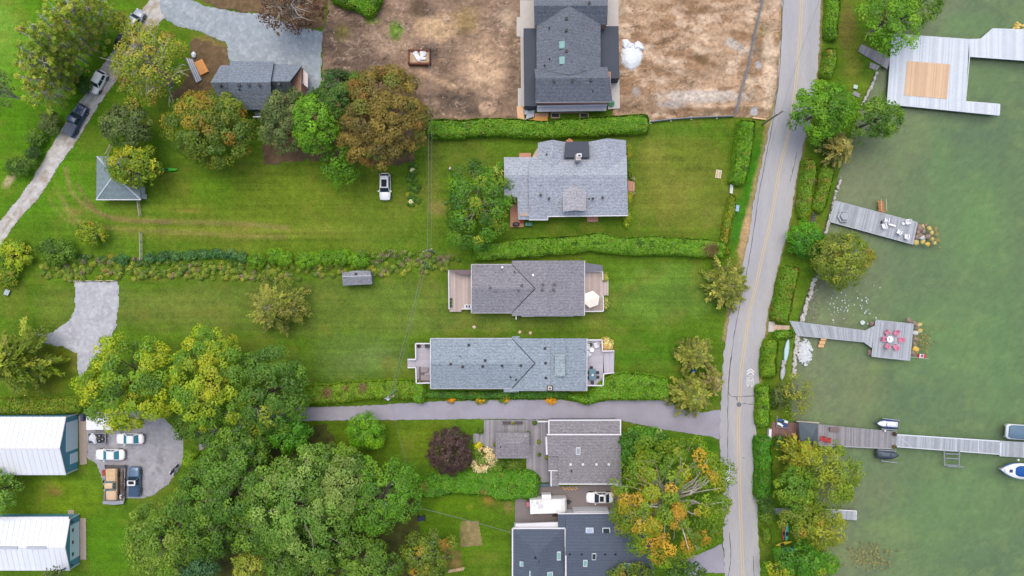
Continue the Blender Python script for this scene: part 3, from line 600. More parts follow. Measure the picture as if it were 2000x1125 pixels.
MB().prism([P2(574, 166, 1), P2(592, 165, 1), P2(600, 172, 1), P2(588, 178, 1), P2(575, 178, 1)], 0, .5).build('porch_floor', mat('porch_brick', (178, 134, 108), var=.2, scale=4), r)
vents(r, [(429, 166, 6.2), (466.5, 166, 6.9), (486, 165, 6.9), (506.5, 165, 6.9), (545, 164, 5.9)], 6, s=.5); pipes(r, [(467, 174)], 6.4)
MB().prism([P2(494, 214, 2.6), P2(530, 214, 2.6), P2(528, 228, 2.6), P2(500, 228, 2.6)], 1.8, 2.5).build('rear_porch', MEMB, r); edging(r, [(494, 228, 2.6), (518, 228, 2.6)], None, .16)

# --- house under construction, top middle
r = thing('unfinished_house', 'large unfinished house with dark grey shingles and flat side roofs', 'house', P(1115, 110))
walls(r, [(1050, 55), (1171, 55), (1171, 140), (1193, 140), (1193, 196), (1050, 196)], 0, 5.3, BRICK, ref=5.3); walls(r, [(1047, -45), (1184, -45), (1184, 48), (1047, 48)], 0, 5.3, BRICK, ref=5.3)
roof(r, [[(1112, 10, 8.0), (1112, 147, 8.0), (1048, 134, 5.4), (1048, 51, 5.4)], [(1112, 10, 8.0), (1173, 48, 5.4), (1173, 131, 5.4), (1112, 147, 8.0)]], SH_NEW)
roof(r, [[(1044, 134, 5.4), (1048, 134, 5.4), (1112, 147, 7.75), (1173, 131, 5.4), (1186, 131, 5.4), (1191, 152, 8.0), (1046, 153, 8.0)], [(1046, 153, 8.0), (1191, 152, 8.0), (1196, 199, 5.4), (1046, 200, 5.4)]], SH_NEW, name='cross_roof')
roof(r, [[(1043, 11, 8.0), (1187, 11, 8.0), (1186, 48, 5.4), (1173, 48, 5.4), (1112, 11.5, 7.95), (1048, 51, 5.4), (1044, 51, 5.4)], [(1043, 11, 8.0), (1187, 11, 8.0), (1189, -45, 5.4), (1044, -45, 5.4)]], SH_NEW, name='cross_roof')
MB().prism([P2(1023, 55.5, 3.2), P2(1049, 55.5, 3.2), P2(1049, 207, 3.2), P2(1024.5, 207, 3.2)], 0, 3.2).build('flat_roof', MEMB, r); MB().prism([P2(1172, 51, 3.2), P2(1208, 51, 3.2), P2(1210, 153, 3.2), P2(1172, 153, 3.2)], 0, 3.2).build('flat_roof', MEMB, r)
MB().prism([P2(1015.5, 0, .6), P2(1044, 0, .6), P2(1044, 55, .6), P2(1022.5, 55, .6), P2(1024, 208, .6), P2(1018, 208, .6)], 0, .55).build('terrace', STONE, r); MB().prism([P2(1184, -20, .6), P2(1208, -20, .6), P2(1208, 51, .6), P2(1184, 51, .6)], 0, .55).build('terrace', STONE, r); MB().prism([P2(1190, 154, .5), P2(1210, 154, .5), P2(1211, 211, .5), P2(1188, 213, .5)], 0, .4).build('terrace', STONE, r)
for x0, x1, y0, y1 in ((1009, 1016, 33, 71), (1011.5, 1017.5, 172, 208)): MB().prism([P2(x0, y0, .4), P2(x1, y0, .4), P2(x1, y1, .4), P2(x0, y1, .4)], 0, .35).build('terrace_step', STONE, r)
MB().prism([P2(1049, 206, 2.6), P2(1186, 203.5, 2.6), P2(1184, 216, 2.6), P2(1049, 218, 2.6)], 2.3, 2.55).build('porch_roof', mat('porch_sheet', (178, 182, 188), var=.14, scale=1.2), r); edging(r, [(1049, 207.5, 2.75), (1186, 205, 2.75)], None, .25, 'porch_flashing')
for x in (1076, 1132): 
    f = MB().prism([P2(x, 220, .3), P2(x + 18, 220, .3), P2(x + 18, 231, .3), P2(x, 231, .3)], 0, .28).build('window_well', mat('well_frame', (186, 166, 132), var=.1), r); MB().prism([P2(x + 2, 222, .3), P2(x + 16, 222, .3), P2(x + 16, 229, .3), P2(x + 2, 229, .3)], .2, .285).build('well_grate', BLACK, f)
MB().prism([P2(1074, 219, .4), P2(1142, 219, .4), P2(1142, 221, .4), P2(1074, 221, .4)], 0, .4).build('sill_board', mat('well_frame2', (170, 150, 118), var=.1), r)
edging(r, [(1046, 200, 5.5), (1196, 199, 5.5)], SIDING, .12, 'fascia'); edging(r, [(1196, 199, 5.5), (1191, 152, 8.05)], SIDING, .1, 'fascia')
for q in ([(1092, 81), (1104, 79.5), (1104, 93.5), (1092.5, 95)], [(1092, 111), (1104.5, 109.5), (1104.5, 124), (1092.5, 125.5)]): skylight(r, q, 7.5, rim=GLASSY)
vents(r, [(1106, 36, 7.9), (1106, 59, 7.9), (1106.5, 99.5, 7.9), (1082, 158, 7.8), (1117.5, 157, 7.8), (1154, 156, 7.8), (1151, 6, 7.9)], 7, s=.45); pipes(r, [(1073, 54), (1073.5, 115), (1064, 127)], 6.6); pipes(r, [(1158, 177)], 6.7)
w0, w1 = P2(1060, 203, 3.9), P2(1070, 203, 3.9)

# --- light grey house with dormer
r = thing('light_grey_house', 'sprawling light grey shingled house with dormer and brick steps', 'house', P(1120, 350))
walls(r, [(1036, 312), (1054, 282), (1220, 276), (1222, 415), (1040, 422), (1016, 422), (1014, 388), (990, 388), (990, 312)], 0, 3.0, mat('cream_brick', (178, 160, 148), var=.12), ref=3)
roof(r, [[(1033, 307, 3.1), (1224, 303, 3.1), (1225, 342, 6.2), (1033, 343, 6.2)], [(1033, 343, 6.2), (1225, 342, 6.2), (1226.5, 421, 3.1), (1070, 423, 3.1), (1070, 429.5, 2.8), (1033, 429.5, 2.8)]], SH_LIGHT)
roof(r, [[(985, 307, 3.1), (1033, 307, 3.1), (1033, 342, 5.4), (986, 342, 5.4)], [(986, 342, 5.4), (1033, 342, 5.4), (1033, 429, 2.6), (1012, 429, 2.6), (1010.5, 385, 3.9), (985.5, 384, 3.9)]], SH_LIGHT, name='wing_roof')
roof(r, [[(1050.5, 279, 3.2), (1079, 273, 5.0), (1079, 330, 5.0), (1050.5, 320, 3.2)], [(1079, 273, 5.0), (1105, 277.5, 3.4), (1105, 325, 3.4), (1079, 330, 5.0)]], SH_LIGHT, name='north_gable'); roof(r, [[(1149, 277, 3.3), (1187, 270, 5.4), (1187, 335, 5.4), (1149, 325, 3.3)], [(1187, 270, 5.4), (1222.5, 274, 3.2), (1223.5, 330, 3.2), (1187, 335, 5.4)]], SH_LIGHT, name='north_gable')
MB().prism([P2(1105, 278, 4), P2(1149, 277.5, 4), P2(1151, 308, 4), P2(1102, 308.5, 4)], 3.0, 4.4).build('flat_roof', mat('dark_membrane', (72, 78, 90), var=.06), r)
c = MB().prism([P2(1124, 302, 6), P2(1134, 302, 6), P2(1134, 314, 6), P2(1124, 314, 6)], 3, 6.6).build('chimney', STONE, r); MB().prism([P2(1126.5, 300, 6.9), P2(1136, 299.5, 6.9), P2(1136, 307, 6.9), P2(1127, 307.5, 6.9)], 6.6, 6.95).build('chimney_cap', WHITE, c); MB().prism([P2(1129, 302, 7), P2(1134, 302, 7), P2(1134, 305.5, 7), P2(1129, 305.5, 7)], 6.96, 7.0).build('flue', BLACK, c)
d = roof(r, [[(1099, 371.5, 5.0), (1121, 361, 5.8), (1121, 411, 5.75), (1099.5, 413.5, 4.95)], [(1121, 361, 5.8), (1145, 371, 5.0), (1144.5, 412.5, 4.95), (1121, 411, 5.75)]], shingle('dormer_shingles', (164, 164, 170)), name='dormer_roof')
MB().prism([P2(1101, 374, 4.9), P2(1143, 374, 4.9), P2(1143, 411, 4.9), P2(1101, 411, 4.9)], 3.6, 4.85).build('dormer_wall', SIDING, r)
edging(r, [(985, 307, 3.15), (985.5, 384, 3.95)], None, .1); edging(r, [(1070, 423, 3.15), (1226.5, 421, 3.15)], None, .14); edging(r, [(1033, 429.5, 2.85), (1070, 429.5, 2.85), (1070, 423, 3.1)], None, .12)
pipes(r, [(1068, 301), (1046.5, 331)], 4.6); pipes(r, [(1056, 363), (1151, 388)], 5.4); vents(r, [(1056, 381, 5.2), (1072, 388, 4.9), (1158, 388, 5.0), (1177, 386, 5.1)], 5)
for k, (q, z) in enumerate((([(1014, 299), (1037, 298.5), (1037, 307), (1014, 307)], .5), ([(1146, 421), (1168, 420), (1168, 433), (1147, 433.5)], .45), ([(1226, 353), (1236, 354), (1236, 374), (1227, 374)], .45), ([(996, 384), (1011, 384), (1012, 428), (1022.5, 429), (1022.5, 443.5), (996.5, 443.5)], .4))):
    o = MB().prism([P2(x, y, z) for x, y in q], 0, z).build('brick_steps', mat('terrace_brick', (190, 140, 116), var=.14, scale=4), r)
MB().prism([P2(1237, 355, .2), P2(1239, 355, .2), P2(1239, 373, .2), P2(1237, 373, .2)], 0, .2).build('bottom_step', mat('pink_brick', (214, 176, 152)), r)
MB().prism([P2(1106, 274, 2.8), P2(1112, 270, 2.8), P2(1119, 274, 2.8), P2(1119, 277, 2.8), P2(1106, 277, 2.8)], 0, 2.8).build('porch_gable', mat('gable_brick', (176, 122, 92)), r)
MB().prism([P2(996, 385, .5), P2(1007, 385, .5), P2(1007, 398, .5), P2(996, 398, .5)], .4, .45).build('door_mat', mat('mat_brown', (92, 62, 50), var=.2), r)

# --- twin cottages: gable running into a higher cross gable
def cottage(label, name, m, W0, W1, E1, yn0, ys0, yn1, ys1, e, rl, rh, apex, wallm):
    r = thing(name, label, 'house', P((W0 + E1) / 2, (yn0 + ys0) / 2)); my = (yn0 + ys0) / 2; rx = (W1 + E1) / 2; i = 4
    walls(r, [(W0 + i, yn0 + i), (W1, yn0 + i), (W1 + i, yn1 + i), (E1 - i, yn1 + i), (E1 - i, ys1 - i), (W1 + i, ys1 - i), (W1, ys0 - i), (W0 + i, ys0 - i)], 0, e - .1, wallm, ref=e)
    roof(r, [[(W0, yn0, e), (W1, yn0, e), (apex, my, rl), (W0, my, rl)], [(W0, my, rl), (apex, my, rl), (W1, ys0, e), (W0, ys0, e)]], m)
    roof(r, [[(W1, yn1, e), (rx, yn1, rh), (rx, ys1, rh), (W1, ys1, e), (W1, ys0, e), (apex, my, rl - .03), (W1, yn0, e)], [(rx, yn1, rh), (E1, yn1, e), (E1, ys1, e), (rx, ys1, rh)]], m, name='cross_roof')
    edging(r, [(W1, yn0 + .5, e + .03), (apex, my, rl + .03)], BLACK, .16, 'valley_flashing'); edging(r, [(W1, ys0 - .5, e + .03), (apex, my, rl + .03)], BLACK, .16, 'valley_flashing')
    edging(r, [(W0, ys0, e - .02), (W1, ys0, e - .02)], None, .12); edging(r, [(W1, ys1, e - .02), (E1, ys1, e - .02)], None, .12); edging(r, [(W0, yn0, e - .02), (W1, yn0, e - .02)], None, .12); edging(r, [(W0 - .5, yn0, e - .02), (W0 - .5, my, rl - .02), (W0 - .5, ys0, e - .02)], None, .1, 'rake_board'); edging(r, [(E1 + .5, yn1, e - .02), (E1 + .5, ys1, e - .02)], None, .1)
    mb = MB()
    for k in range(int((apex - W0) / 4.2)): x, y, z = P(W0 + 2 + k * 4.2, my, rl + .03); mb.box(x, y, z - .03, z + .02, .34, .3)
    o = mb.build('ridge_caps', m, r); o['kind'] = 'stuff'; mb = MB()
    for k in range(int((ys1 - yn1) / 4.2)): x, y, z = P(rx, yn1 + 2 + k * 4.2, rh + .03); mb.box(x, y, z - .03, z + .02, .3, .34)
    o = mb.build('ridge_caps', m, r); o['kind'] = 'stuff'
    return r
r = cottage('cottage with brownish grey roof and decks at both ends on the narrow lot', 'grey_cottage', SH_GREY, 921, 1000, 1141.5, 516.5, 611, 509, 616, 3.0, 4.7, 5.3, 1045.5, WHITE)
vents(r, [(957.5, 562, 4.7), (1019, 557.5, 4.7), (1012.5, 567.5, 4.7), (1060, 556, 5.2), (1083, 555.5, 5.2), (1058.5, 566, 5.2), (1081.5, 566, 5.2)], 4.7, mat('vent_grey', (92, 92, 100)), .4); pipes(r, [(1005, 531), (996, 546)], 3.9, .07)
for x, y, s in ((1071, 523, .35), (1041.5, 537, .22), (981, 522, .2)): cx, cy = P2(x, y, 4.4); MB().disc(cx, cy, 4.0, 4.5, s, 7).build('roof_patch', mat('white_roof_patch', (232, 234, 240)), r)
for x in (969, 983): MB().prism([P2(x - 2.5, 569.6, 4.6), P2(x + 2.5, 569.6, 4.6), P2(x + 2.5, 570.6, 4.6), P2(x - 2.5, 570.6, 4.6)], 4.3, 4.66).build('roof_slot', BLACK, r)
MB().prism([P2(1142, 513, 2.6), P2(1176, 518, 2.6), P2(1178, 528, 2.6), P2(1142, 529, 2.6)], 2.3, 2.5).build('porch_roof', mat('porch_slate', (112, 112, 122)), r)
MB().prism([P2(876, 527, 2.2), P2(919, 527, 2.2), P2(919, 536.5, 2.2), P2(900, 536.5, 2.2)], 2.0, 2.15).build('porch_roof', mat('porch_brown', (120, 104, 108)), r)
for x0, x1, y in ((1018, 1044, 617.5), (1044, 1120, 616.8)): MB().prism([P2(x0, y - .8, 2.2), P2(x1, y - .8, 2.2), P2(x1, y + 1.2, 2.2), P2(x0, y + 1.2, 2.2)], 2.0, 2.2).build('window_hood', WHITE, r)
MB().prism([P2(1007, 614, .8), P2(1009, 614, .8), P2(1009, 623, .8), P2(1007, 623, .8)], 0, 2.4).build('downpipe', WHITE, r)
deck_part(r, [(877, 530), (901, 530), (901, 609), (878, 609)], 15, .7, PINKWOOD, 1); deck_part(r, [(901, 537), (921, 537), (921, 603), (901, 603)], 12, .7, PINKWOOD, 2); deck_part(r, [(1141, 530), (1177, 530), (1178, 608), (1141, 608)], 22, .7, PINKWOOD, 3); deck_part(r, [(1177, 547), (1188.5, 547), (1188.5, 577), (1177, 577)], 7, .4, PINKWOOD, 4)
for pts in ([(900, 528, 1.7), (876, 528, 1.7), (877, 604, 1.7)], [(901, 603.5, 1.7), (921, 603.5, 1.7)], [(1142, 608.5, 1.7), (1178.5, 608, 1.7), (1178, 577, 1.7)], [(1142, 529.5, 1.7), (1177, 529.5, 1.7), (1177.5, 547, 1.7)]):
    rl = edging(r, pts, WHITE, .16, 'railing'); mb = MB()
    for a, b in zip(pts[:-1], pts[1:]):
        for k in range(9): x, y, z = P(a[0] + (b[0] - a[0]) * k / 8, a[1] + (b[1] - a[1]) * k / 8, 1.7); mb.box(x, y, .6, 1.6, .06, .06)
    o = mb.build('balusters', WHITE, rl); o['kind'] = 'stuff'
r = cottage('cottage with blue grey shingles, black valleys and composite decks', 'blue_grey_cottage', SH_BLUE, 841, 1000, 1146, 661, 759, 661, 763, 3.0, 4.6, 5.2, 1045, SIDING)
vents(r, [(915.5, 674, 3.6), (880.5, 711, 4.5), (903.5, 716.5, 4.5), (947.5, 704, 4.5), (943, 715.5, 4.5), (980.5, 714.5, 4.5), (1017.5, 714, 4.5), (1064.5, 680.5, 5.0), (1065.5, 709, 5.0), (1066, 738, 5.0)], 4.5, BLACK, .42); pipes(r, [(899, 696), (997, 737), (1008, 742)], 4.1, .09)
roof(r, [[(1084, 692, 5.35), (1103, 692, 5.1), (1104, 735, 5.1), (1083, 735, 5.35)]], shingle('blue_dormer', (150, 164, 170)), .5, 'shed_dormer')
c = MB().prism([P2(1068, 753, 5.2), P2(1080, 753, 5.2), P2(1080, 764, 5.2), P2(1068, 764, 5.2)], 2.5, 5.2).build('chimney', mat('chimney_brown', (74, 66, 66)), r); MB().prism([P2(1070, 755, 5.3), P2(1078, 755, 5.3), P2(1078, 762, 5.3), P2(1070, 762, 5.3)], 5.2, 5.28).build('chimney_cap', mat('cap_cream', (206, 200, 188)), c); MB().disc(*P2(1074, 758.5, 5.3), 5.2, 5.5, .16, 10).build('flue', BLACK, c)
MB().prism([P2(984, 758, 2.7), P2(1014, 760, 2.7), P2(1013, 766, 2.7), P2(984, 766, 2.7)], 2.4, 2.72).build('side_roof', SH_BLUE, r); MB().prism([P2(1000, 657, 2.9), P2(1015, 656.5, 2.9), P2(1015, 663, 2.9), P2(1000, 662, 2.9)], 2.6, 2.92).build('side_roof', SH_BLUE, r)
deck_part(r, [(841, 672), (841, 749), (812, 749), (812, 672)], 46, .7, COMPO, 5); deck_part(r, [(812, 703), (812, 718), (796, 718), (796, 703)], 9, .4, COMPO, 6); deck_part(r, [(1146, 663), (1146, 753), (1178, 753), (1178, 663)], 52, .7, COMPO, 7); deck_part(r, [(1178, 686), (1200, 686), (1199, 728), (1180, 728)], 8, .5, COMPO, 8)
for pts in ([(841, 671, 1.7), (811.5, 671, 1.7), (812, 702, 1.7), (796, 702, 1.4)], [(796, 718, 1.4), (812, 718, 1.7), (813, 748.5, 1.7), (841, 748, 1.7)], [(1146, 664, 1.7), (1176, 664, 1.7), (1177, 686, 1.7), (1200, 685, 1.3)], [(1146, 753, 1.7), (1178, 753, 1.7), (1179, 730, 1.7), (1200, 728, 1.3)]):
    rl = edging(r, pts, WHITE, .2, 'railing'); mb = MB()
    for a, b in zip(pts[:-1], pts[1:]):
        for k in range(9): x, y, z = P(a[0] + (b[0] - a[0]) * k / 8, a[1] + (b[1] - a[1]) * k / 8, 1.7); mb.box(x, y, .4, 1.5, .06, .06)
    o = mb.build('balusters', WHITE, rl); o['kind'] = 'stuff'

# --- low house with old deck
r = thing('low_grey_house', 'low house with weathered grey stepped roof and white trim below the driveway', 'house', P(1140, 890))
walls(r, [(1075, 823), (1207, 823), (1208, 942), (1092, 942), (1078, 948), (1074, 948)], 0, 3.0, SIDING, ref=3)
roof(r, [[(1073, 821, 3.6), (1211, 821, 3.6), (1211, 848, 3.9), (1072, 848, 3.9)]], SH_OLD, name='upper_roof'); roof(r, [[(1069, 849.5, 4.4), (1213, 849.5, 4.4), (1214, 945, 3.4), (1091, 945, 3.4), (1090, 891, 4.0), (1070, 891, 4.0)]], SH_OLD); roof(r, [[(1071, 890, 3.5), (1090.5, 890, 3.5), (1090.5, 919, 3.3), (1071, 919, 3.3)]], SH_OLD, name='side_roof'); roof(r, [[(1077, 920, 3.2), (1090.5, 920, 3.2), (1092, 950, 3.0), (1077, 950, 3.0)]], SH_OLD, name='side_roof')
edging(r, [(1072, 848, 4.0), (1072, 821, 3.7), (1212, 820.5, 3.7), (1212, 848, 4)], None, .2, 'fascia'); edging(r, [(1068, 848.8, 4.48), (1214, 848.8, 4.48)], None, .22, 'fascia'); edging(r, [(1067, 853, 3.9), (1068, 888, 3.9)], None, .3, 'fascia'); edging(r, [(1091, 945.5, 3.45), (1214, 945.5, 3.45)], None, .18); edging(r, [(1071, 919.4, 3.4), (1090, 919.4, 3.4)], None, .14); edging(r, [(1076.5, 920, 3.3), (1076.5, 950, 3.1)], None, .18, 'fascia'); edging(r, [(1050, 823.5, 2), (1072, 823.5, 2)], None, .2, 'trim_beam')
skylight(r, [(1125, 874), (1133.5, 874), (1133.5, 888), (1125, 888)], 4.1, rim=WHITE, glass=mat('dull_glass', (150, 156, 166), rough=.2))
for x in (1114.5, 1138.5, 1165, 1189): cx, cy = P2(x, 907, 3.9); MB().box(cx, cy, 3.5, 4.0, .36, .36).build('roof_vent', WHITE, r)
pipes(r, [(1102, 878.5), (1116.5, 920.5)], 4.0)
deck_part(r, [(945, 820), (1074, 820), (1074, 870), (945, 870)], 52, .4, DKWOOD, 9); deck_part(r, [(1028, 870), (1073, 870), (1073, 942), (1028, 942)], 18, .4, DKWOOD, 10); deck_part(r, [(945, 870), (1028, 870), (1028, 893), (960, 893)], 33, .4, DKWOOD, 11); deck_part(r, [(924.5, 847), (945, 847), (945, 866), (924.5, 866)], 8, .3, DKWOOD, 12)
mb = MB()
for k in range(10): x, y = P2(1049 + k * 2.9, 948, 1); mb.box(x, y, .9, 1.0, .1, .5)
mb.box(*P2(1062, 948, 1), .8, .9, 2.4, .4); mb.build('deck_gate', mat('gate_blue', (84, 106, 124)), r)
p = thing('pergola', 'weathered hip roofed pavilion standing on the old wooden deck', 'pavilion', P(1000, 869))
roof(p, [[(968, 845, 2.6), (1034, 845, 2.6), (1018, 868, 3.4), (985, 868, 3.4)], [(985, 868, 3.4), (1018, 868, 3.4), (1034, 894, 2.6), (968, 894, 2.6)], [(968, 845, 2.6), (985, 868, 3.4), (968, 894, 2.6)], [(1034, 845, 2.6), (1034, 894, 2.6), (1018, 868, 3.4)]], SH_OLD)
for x, y in ((972, 850), (1030, 850), (972, 888), (1030, 888)): cx, cy = P2(x, y, 2.5); MB().box(cx, cy, .4, 2.5, .15, .15).build('post', DKWOOD, p)
vents(p, [(979, 873, 2.9)], 2.9, BLACK, .4); edging(p, [(968, 894.5, 2.6), (1034, 894.5, 2.6)], DKWOOD, .12, 'eave_board')

# --- dark roofed house, bottom
r = thing('dark_roofed_house', 'dark blue grey roofed house with white gutters and skylights at the bottom edge', 'house', P(1130, 1080))
walls(r, [(1004, 1035), (1102, 1035), (1102, 1008), (1270, 1012), (1270, 1170), (1004, 1170)], 0, 3.6, WHITE, ref=3.7)
roof(r, [[(1002, 1033, 3.8), (1103, 1033, 3.8), (1053, 1088, 5.6)], [(1103, 1033, 3.8), (1103, 1180, 3.8), (1053, 1130, 5.6), (1053, 1088, 5.6)], [(1002, 1033, 3.8), (1053, 1088, 5.6), (1053, 1130, 5.6), (1002, 1180, 3.8)], [(1002, 1180, 3.8), (1053, 1130, 5.6), (1103, 1180, 3.8)]], SH_DARK)
roof(r, [[(1105, 1004, 3.7), (1272, 1003, 3.7), (1276, 1076, 4.9), (1105, 1076, 4.9)], [(1105, 1076, 4.9), (1276, 1076, 4.9), (1282, 1180, 3.4), (1105, 1180, 3.4)]], SH_DARK, name='main_roof'); roof(r, [[(1090, 1004, 3.7), (1105, 1004, 3.7), (1105, 1031, 3.7), (1090, 1031, 3.7)]], SH_DARK, name='side_roof')
edging(r, [(1001, 1180, 3.85), (1001, 1032, 3.85), (1104, 1032, 3.85), (1104, 1068, 3.85)], None, .22); edging(r, [(1105, 1085, 5.0), (1106, 1180, 4.0)], None, .22); edging(r, [(1089.5, 1003.5, 3.75), (1192, 1002.5, 3.75)], None, .16); MB().prism([P2(1007, 1023, 3.2), P2(1091, 1020, 3.2), P2(1091, 1031, 3.2), P2(1006, 1031, 3.2)], 2.9, 3.2).build('carport_roof', WHITE, r); MB().prism([P2(1120, 1000, 2.8), P2(1190, 999, 2.8), P2(1190, 1002.5, 2.8), P2(1120, 1003.5, 2.8)], 0, 2.6).build('north_wall_band', WHITE, r)
for q, z, g in (([(1144, 1031), (1159, 1031), (1160, 1046.5), (1144, 1047)], 4.2, mat('opal_pane', (168, 182, 204), rough=.3)), ([(1176.5, 1031), (1191.5, 1031), (1192, 1046), (1177, 1046.5)], 4.2, DGLASS), ([(1088, 1078), (1095.5, 1078), (1095, 1094.5), (1087.5, 1094.5)], 4.5, GLASSY), ([(1015, 1097), (1029.5, 1098), (1029, 1107.5), (1015, 1106)], 4.4, GLASSY), ([(1156, 1081), (1164.5, 1081), (1164, 1094), (1156, 1094)], 4.8, DGLASS), ([(1139, 1094), (1147.5, 1094), (1147, 1107), (1139, 1107)], 4.6, GLASSY), ([(1034, 1115.5), (1044, 1115.5), (1044, 1126), (1034, 1126)], 4.9, GLASSY), ([(1069, 1118), (1080, 1118), (1080, 1128), (1069, 1128)], 5.0, GLASSY), ([(1216, 1100.5), (1231, 1100.5), (1231, 1110), (1216, 1110)], 4.5, GLASSY)): skylight(r, q, z, g)
pipes(r, [(1046, 1090), (1053, 1096)], 5.5, .12); pipes(r, [(1113, 1083), (1136, 1083), (1182, 1083), (1202, 1083)], 4.9, .12)
o = MB()
for k in range(12): x, y, z = P(1054 + k * 3.9, 1086 - k * 4.4, 5.62 - k * .148); o.box(x, y, z - .05, z + .02, .32, .32, -.85)
o = o.build('hip_caps', SH_DARK, r); o['kind'] = 'stuff'

# --- the two white roofed barns
TEAL_W = mat('teal_siding', (92, 158, 180), var=.06, rough=.7); ROOFW = mat('white_steel_roof', (224, 229, 236), var=.03, scale=.6, rough=.5, spec=.4, obj_rand=.025); DOORW = mat('pale_blue_door', (214, 236, 246), var=.04, rough=.6)
def barn(label, px_e, yn, ys, ze, zr, L, doors, fasc=True):
    xe = (px_e - 1000) * S; y0 = (562.5 - yn) * S; y1 = (562.5 - ys) * S; my = (y0 + y1) / 2
    r = thing('white_barn', label, 'barn', (xe - L / 2, my, 0))
    MB().add([(xe, y0, 0), (xe, y1, 0), (xe, y1, ze), (xe, my, zr), (xe, y0, ze), (xe - L, y0, 0), (xe - L, y1, 0), (xe - L, y1, ze), (xe - L, my, zr), (xe - L, y0, ze)],
             [(0, 4, 3, 2, 1), (5, 6, 7, 8, 9), (0, 5, 9, 4), (1, 2, 7, 6)]).build('wall', TEAL_W, r)
    k = int(L / .92); o_ = .12
    for i in range(k):       # ribbed steel sheets, one by one
        xa, xb = xe + .05 - i * .92, xe + .05 - (i + 1) * .92 + .012
        for s_, ye in ((1, y0 + o_), (-1, y1 - o_)):
            mb = MB().slab([(xa, my, zr + .1), (xb, my, zr + .1), (xb, ye, ze + .06), (xa, ye, ze + .06)], .04)
            mb.slab([(xa, my, zr + .135), (xa - .05, my, zr + .135), (xa - .05, ye, ze + .095), (xa, ye, ze + .095)], .03); mb.build('roof_sheet', ROOFW, r)
    MB().slab([(xe + .06, my - .2, zr + .10), (xe + .06, my, zr + .16), (xe - L, my, zr + .16), (xe - L, my - .2, zr + .10)], .03).slab([(xe + .06, my, zr + .16), (xe + .06, my + .2, zr + .10), (xe - L, my + .2, zr + .10), (xe - L, my, zr + .16)], .03).build('ridge_cap', WHITE, r)
    for ya in (y0 + .12, y1 - .12): MB().slab([(xe + .06, ya, ze + .08), (xe + .2, ya, ze + .08), (xe + .2, my, zr + .14), (xe + .06, my, zr + .14)], .18).build('rake_trim', WHITE, r)
    for (a, b, z0, z1) in doors: MB().prism([(xe - .02, y0 + (y1 - y0) * a), (xe + .07, y0 + (y1 - y0) * a), (xe + .07, y0 + (y1 - y0) * b), (xe - .02, y0 + (y1 - y0) * b)], z0, z1).build('barn_door', DOORW, r)
    for ya in (y0, y1): MB().prism([(xe - .02, ya - .1), (xe + .06, ya - .1), (xe + .06, ya + .1), (xe - .02, ya + .1)], 0, ze).build('corner_trim', WHITE, r)
    return r, xe, y0, y1, my
r, xe, y0, y1, my = barn('upper white roofed barn with teal gable and pale sliding door', 152, 808, 916, 3.4, 5.0, 16, [(.10, .62, 0.05, 3.2), (.68, .86, .05, 2.1)])
r, xe, y0, y1, my = barn('lower white roofed barn with teal walls and a wide pale door', 155, 1004, 1100, 2.8, 4.0, 16, [(.14, .84, .05, 2.5)])
for k in range(3): MB().box(xe + .06, y0 + (y1 - y0) * (.25 + .24 * k), 1.7, 2.1, .08, .6).build('door_window', DGLASS, r)
for a in (.07, .93): MB().box(xe + .2, y0 + (y1 - y0) * a, 2.2, 2.4, .4, .16).build('wall_lamp', BLACK, r)
for i in range(2): MB().box(xe - 4.6 - i * 4.8, my, 4.15, 4.3, 3.2, .4).build('ridge_vent', mat('ridge_vent_grey', (176, 184, 194)), r)
edging(r, [(0, 1012.5, 2.95), (134, 1012, 2.95)], WHITE, .5, 'eave_trim')
# --- pavilion with shake roof, shed, canopy
r = thing('shake_pavilion', 'square pavilion with mossy blue grey shake roof half under the yellow green tree', 'pavilion', P(232, 348))
C4 = [(189, 305, 2.5), (275, 305, 2.5), (274, 389, 2.5), (188, 389, 2.5)]; ap = (222, 342, 4.7)
roof(r, [[C4[0], C4[1], ap], [C4[1], C4[2], ap]], SH_CEDAR); roof(r, [[C4[2], C4[3], ap], [C4[3], C4[0], ap]], SH_CEDAR, name='roof_front')
for a in C4: edging(r, [(a[0], a[1], 2.52), (ap[0], ap[1], 4.75)], mat('hip_pale', (182, 196, 204)), .22, 'hip_cap')
for x, y in ((194, 312), (268, 312), (268, 384), (194, 384)): cx, cy = P2(x, y, 2.4); MB().box(cx, cy, 0, 2.4, .16, .16).build('post', WHITE, r)
edging(r, [(187.5, 390, 2.5), (275, 390, 2.5)], WHITE, .14, 'fascia')
r = thing('garden_shed', 'small garden shed with pale grey gable roof on the narrow lot', 'shed', P(697, 543))
walls(r, [(671, 533), (724, 532), (725, 553), (673, 555)], 0, 2.1, SIDING, ref=2.1); roof(r, [[(668, 533, 2.2), (698, 528, 2.4), (723, 529, 2.2), (725, 538.5, 2.9), (668, 540, 2.9)], [(668, 540, 2.9), (725, 538.5, 2.9), (727, 555, 2.2), (670, 558, 2.2)]], shingle('shed_shingles', (138, 140, 148))); edging(r, [(668, 540, 2.95), (725, 538.5, 2.95)], mat('shed_ridge', (172, 174, 180)), .2, 'ridge_cap'); vents(r, [(695, 535, 2.7)], 2.7, BLACK, .4)
r = thing('dock_canopy', 'dark grey pyramid canopy at the shore end of the long dock', 'canopy', P(1582, 848))
DC = mat('canopy_cloth', (86, 98, 106), var=.06, rough=.8); c4 = [(1560, 825, 2.4), (1597, 828, 2.4), (1597, 874, 2.4), (1564, 873, 2.4)]; ap = (1588, 850, 3.4)
roof(r, [[c4[i], c4[(i + 1) % 4], ap] for i in range(4)], DC, .06, 'canopy_top')
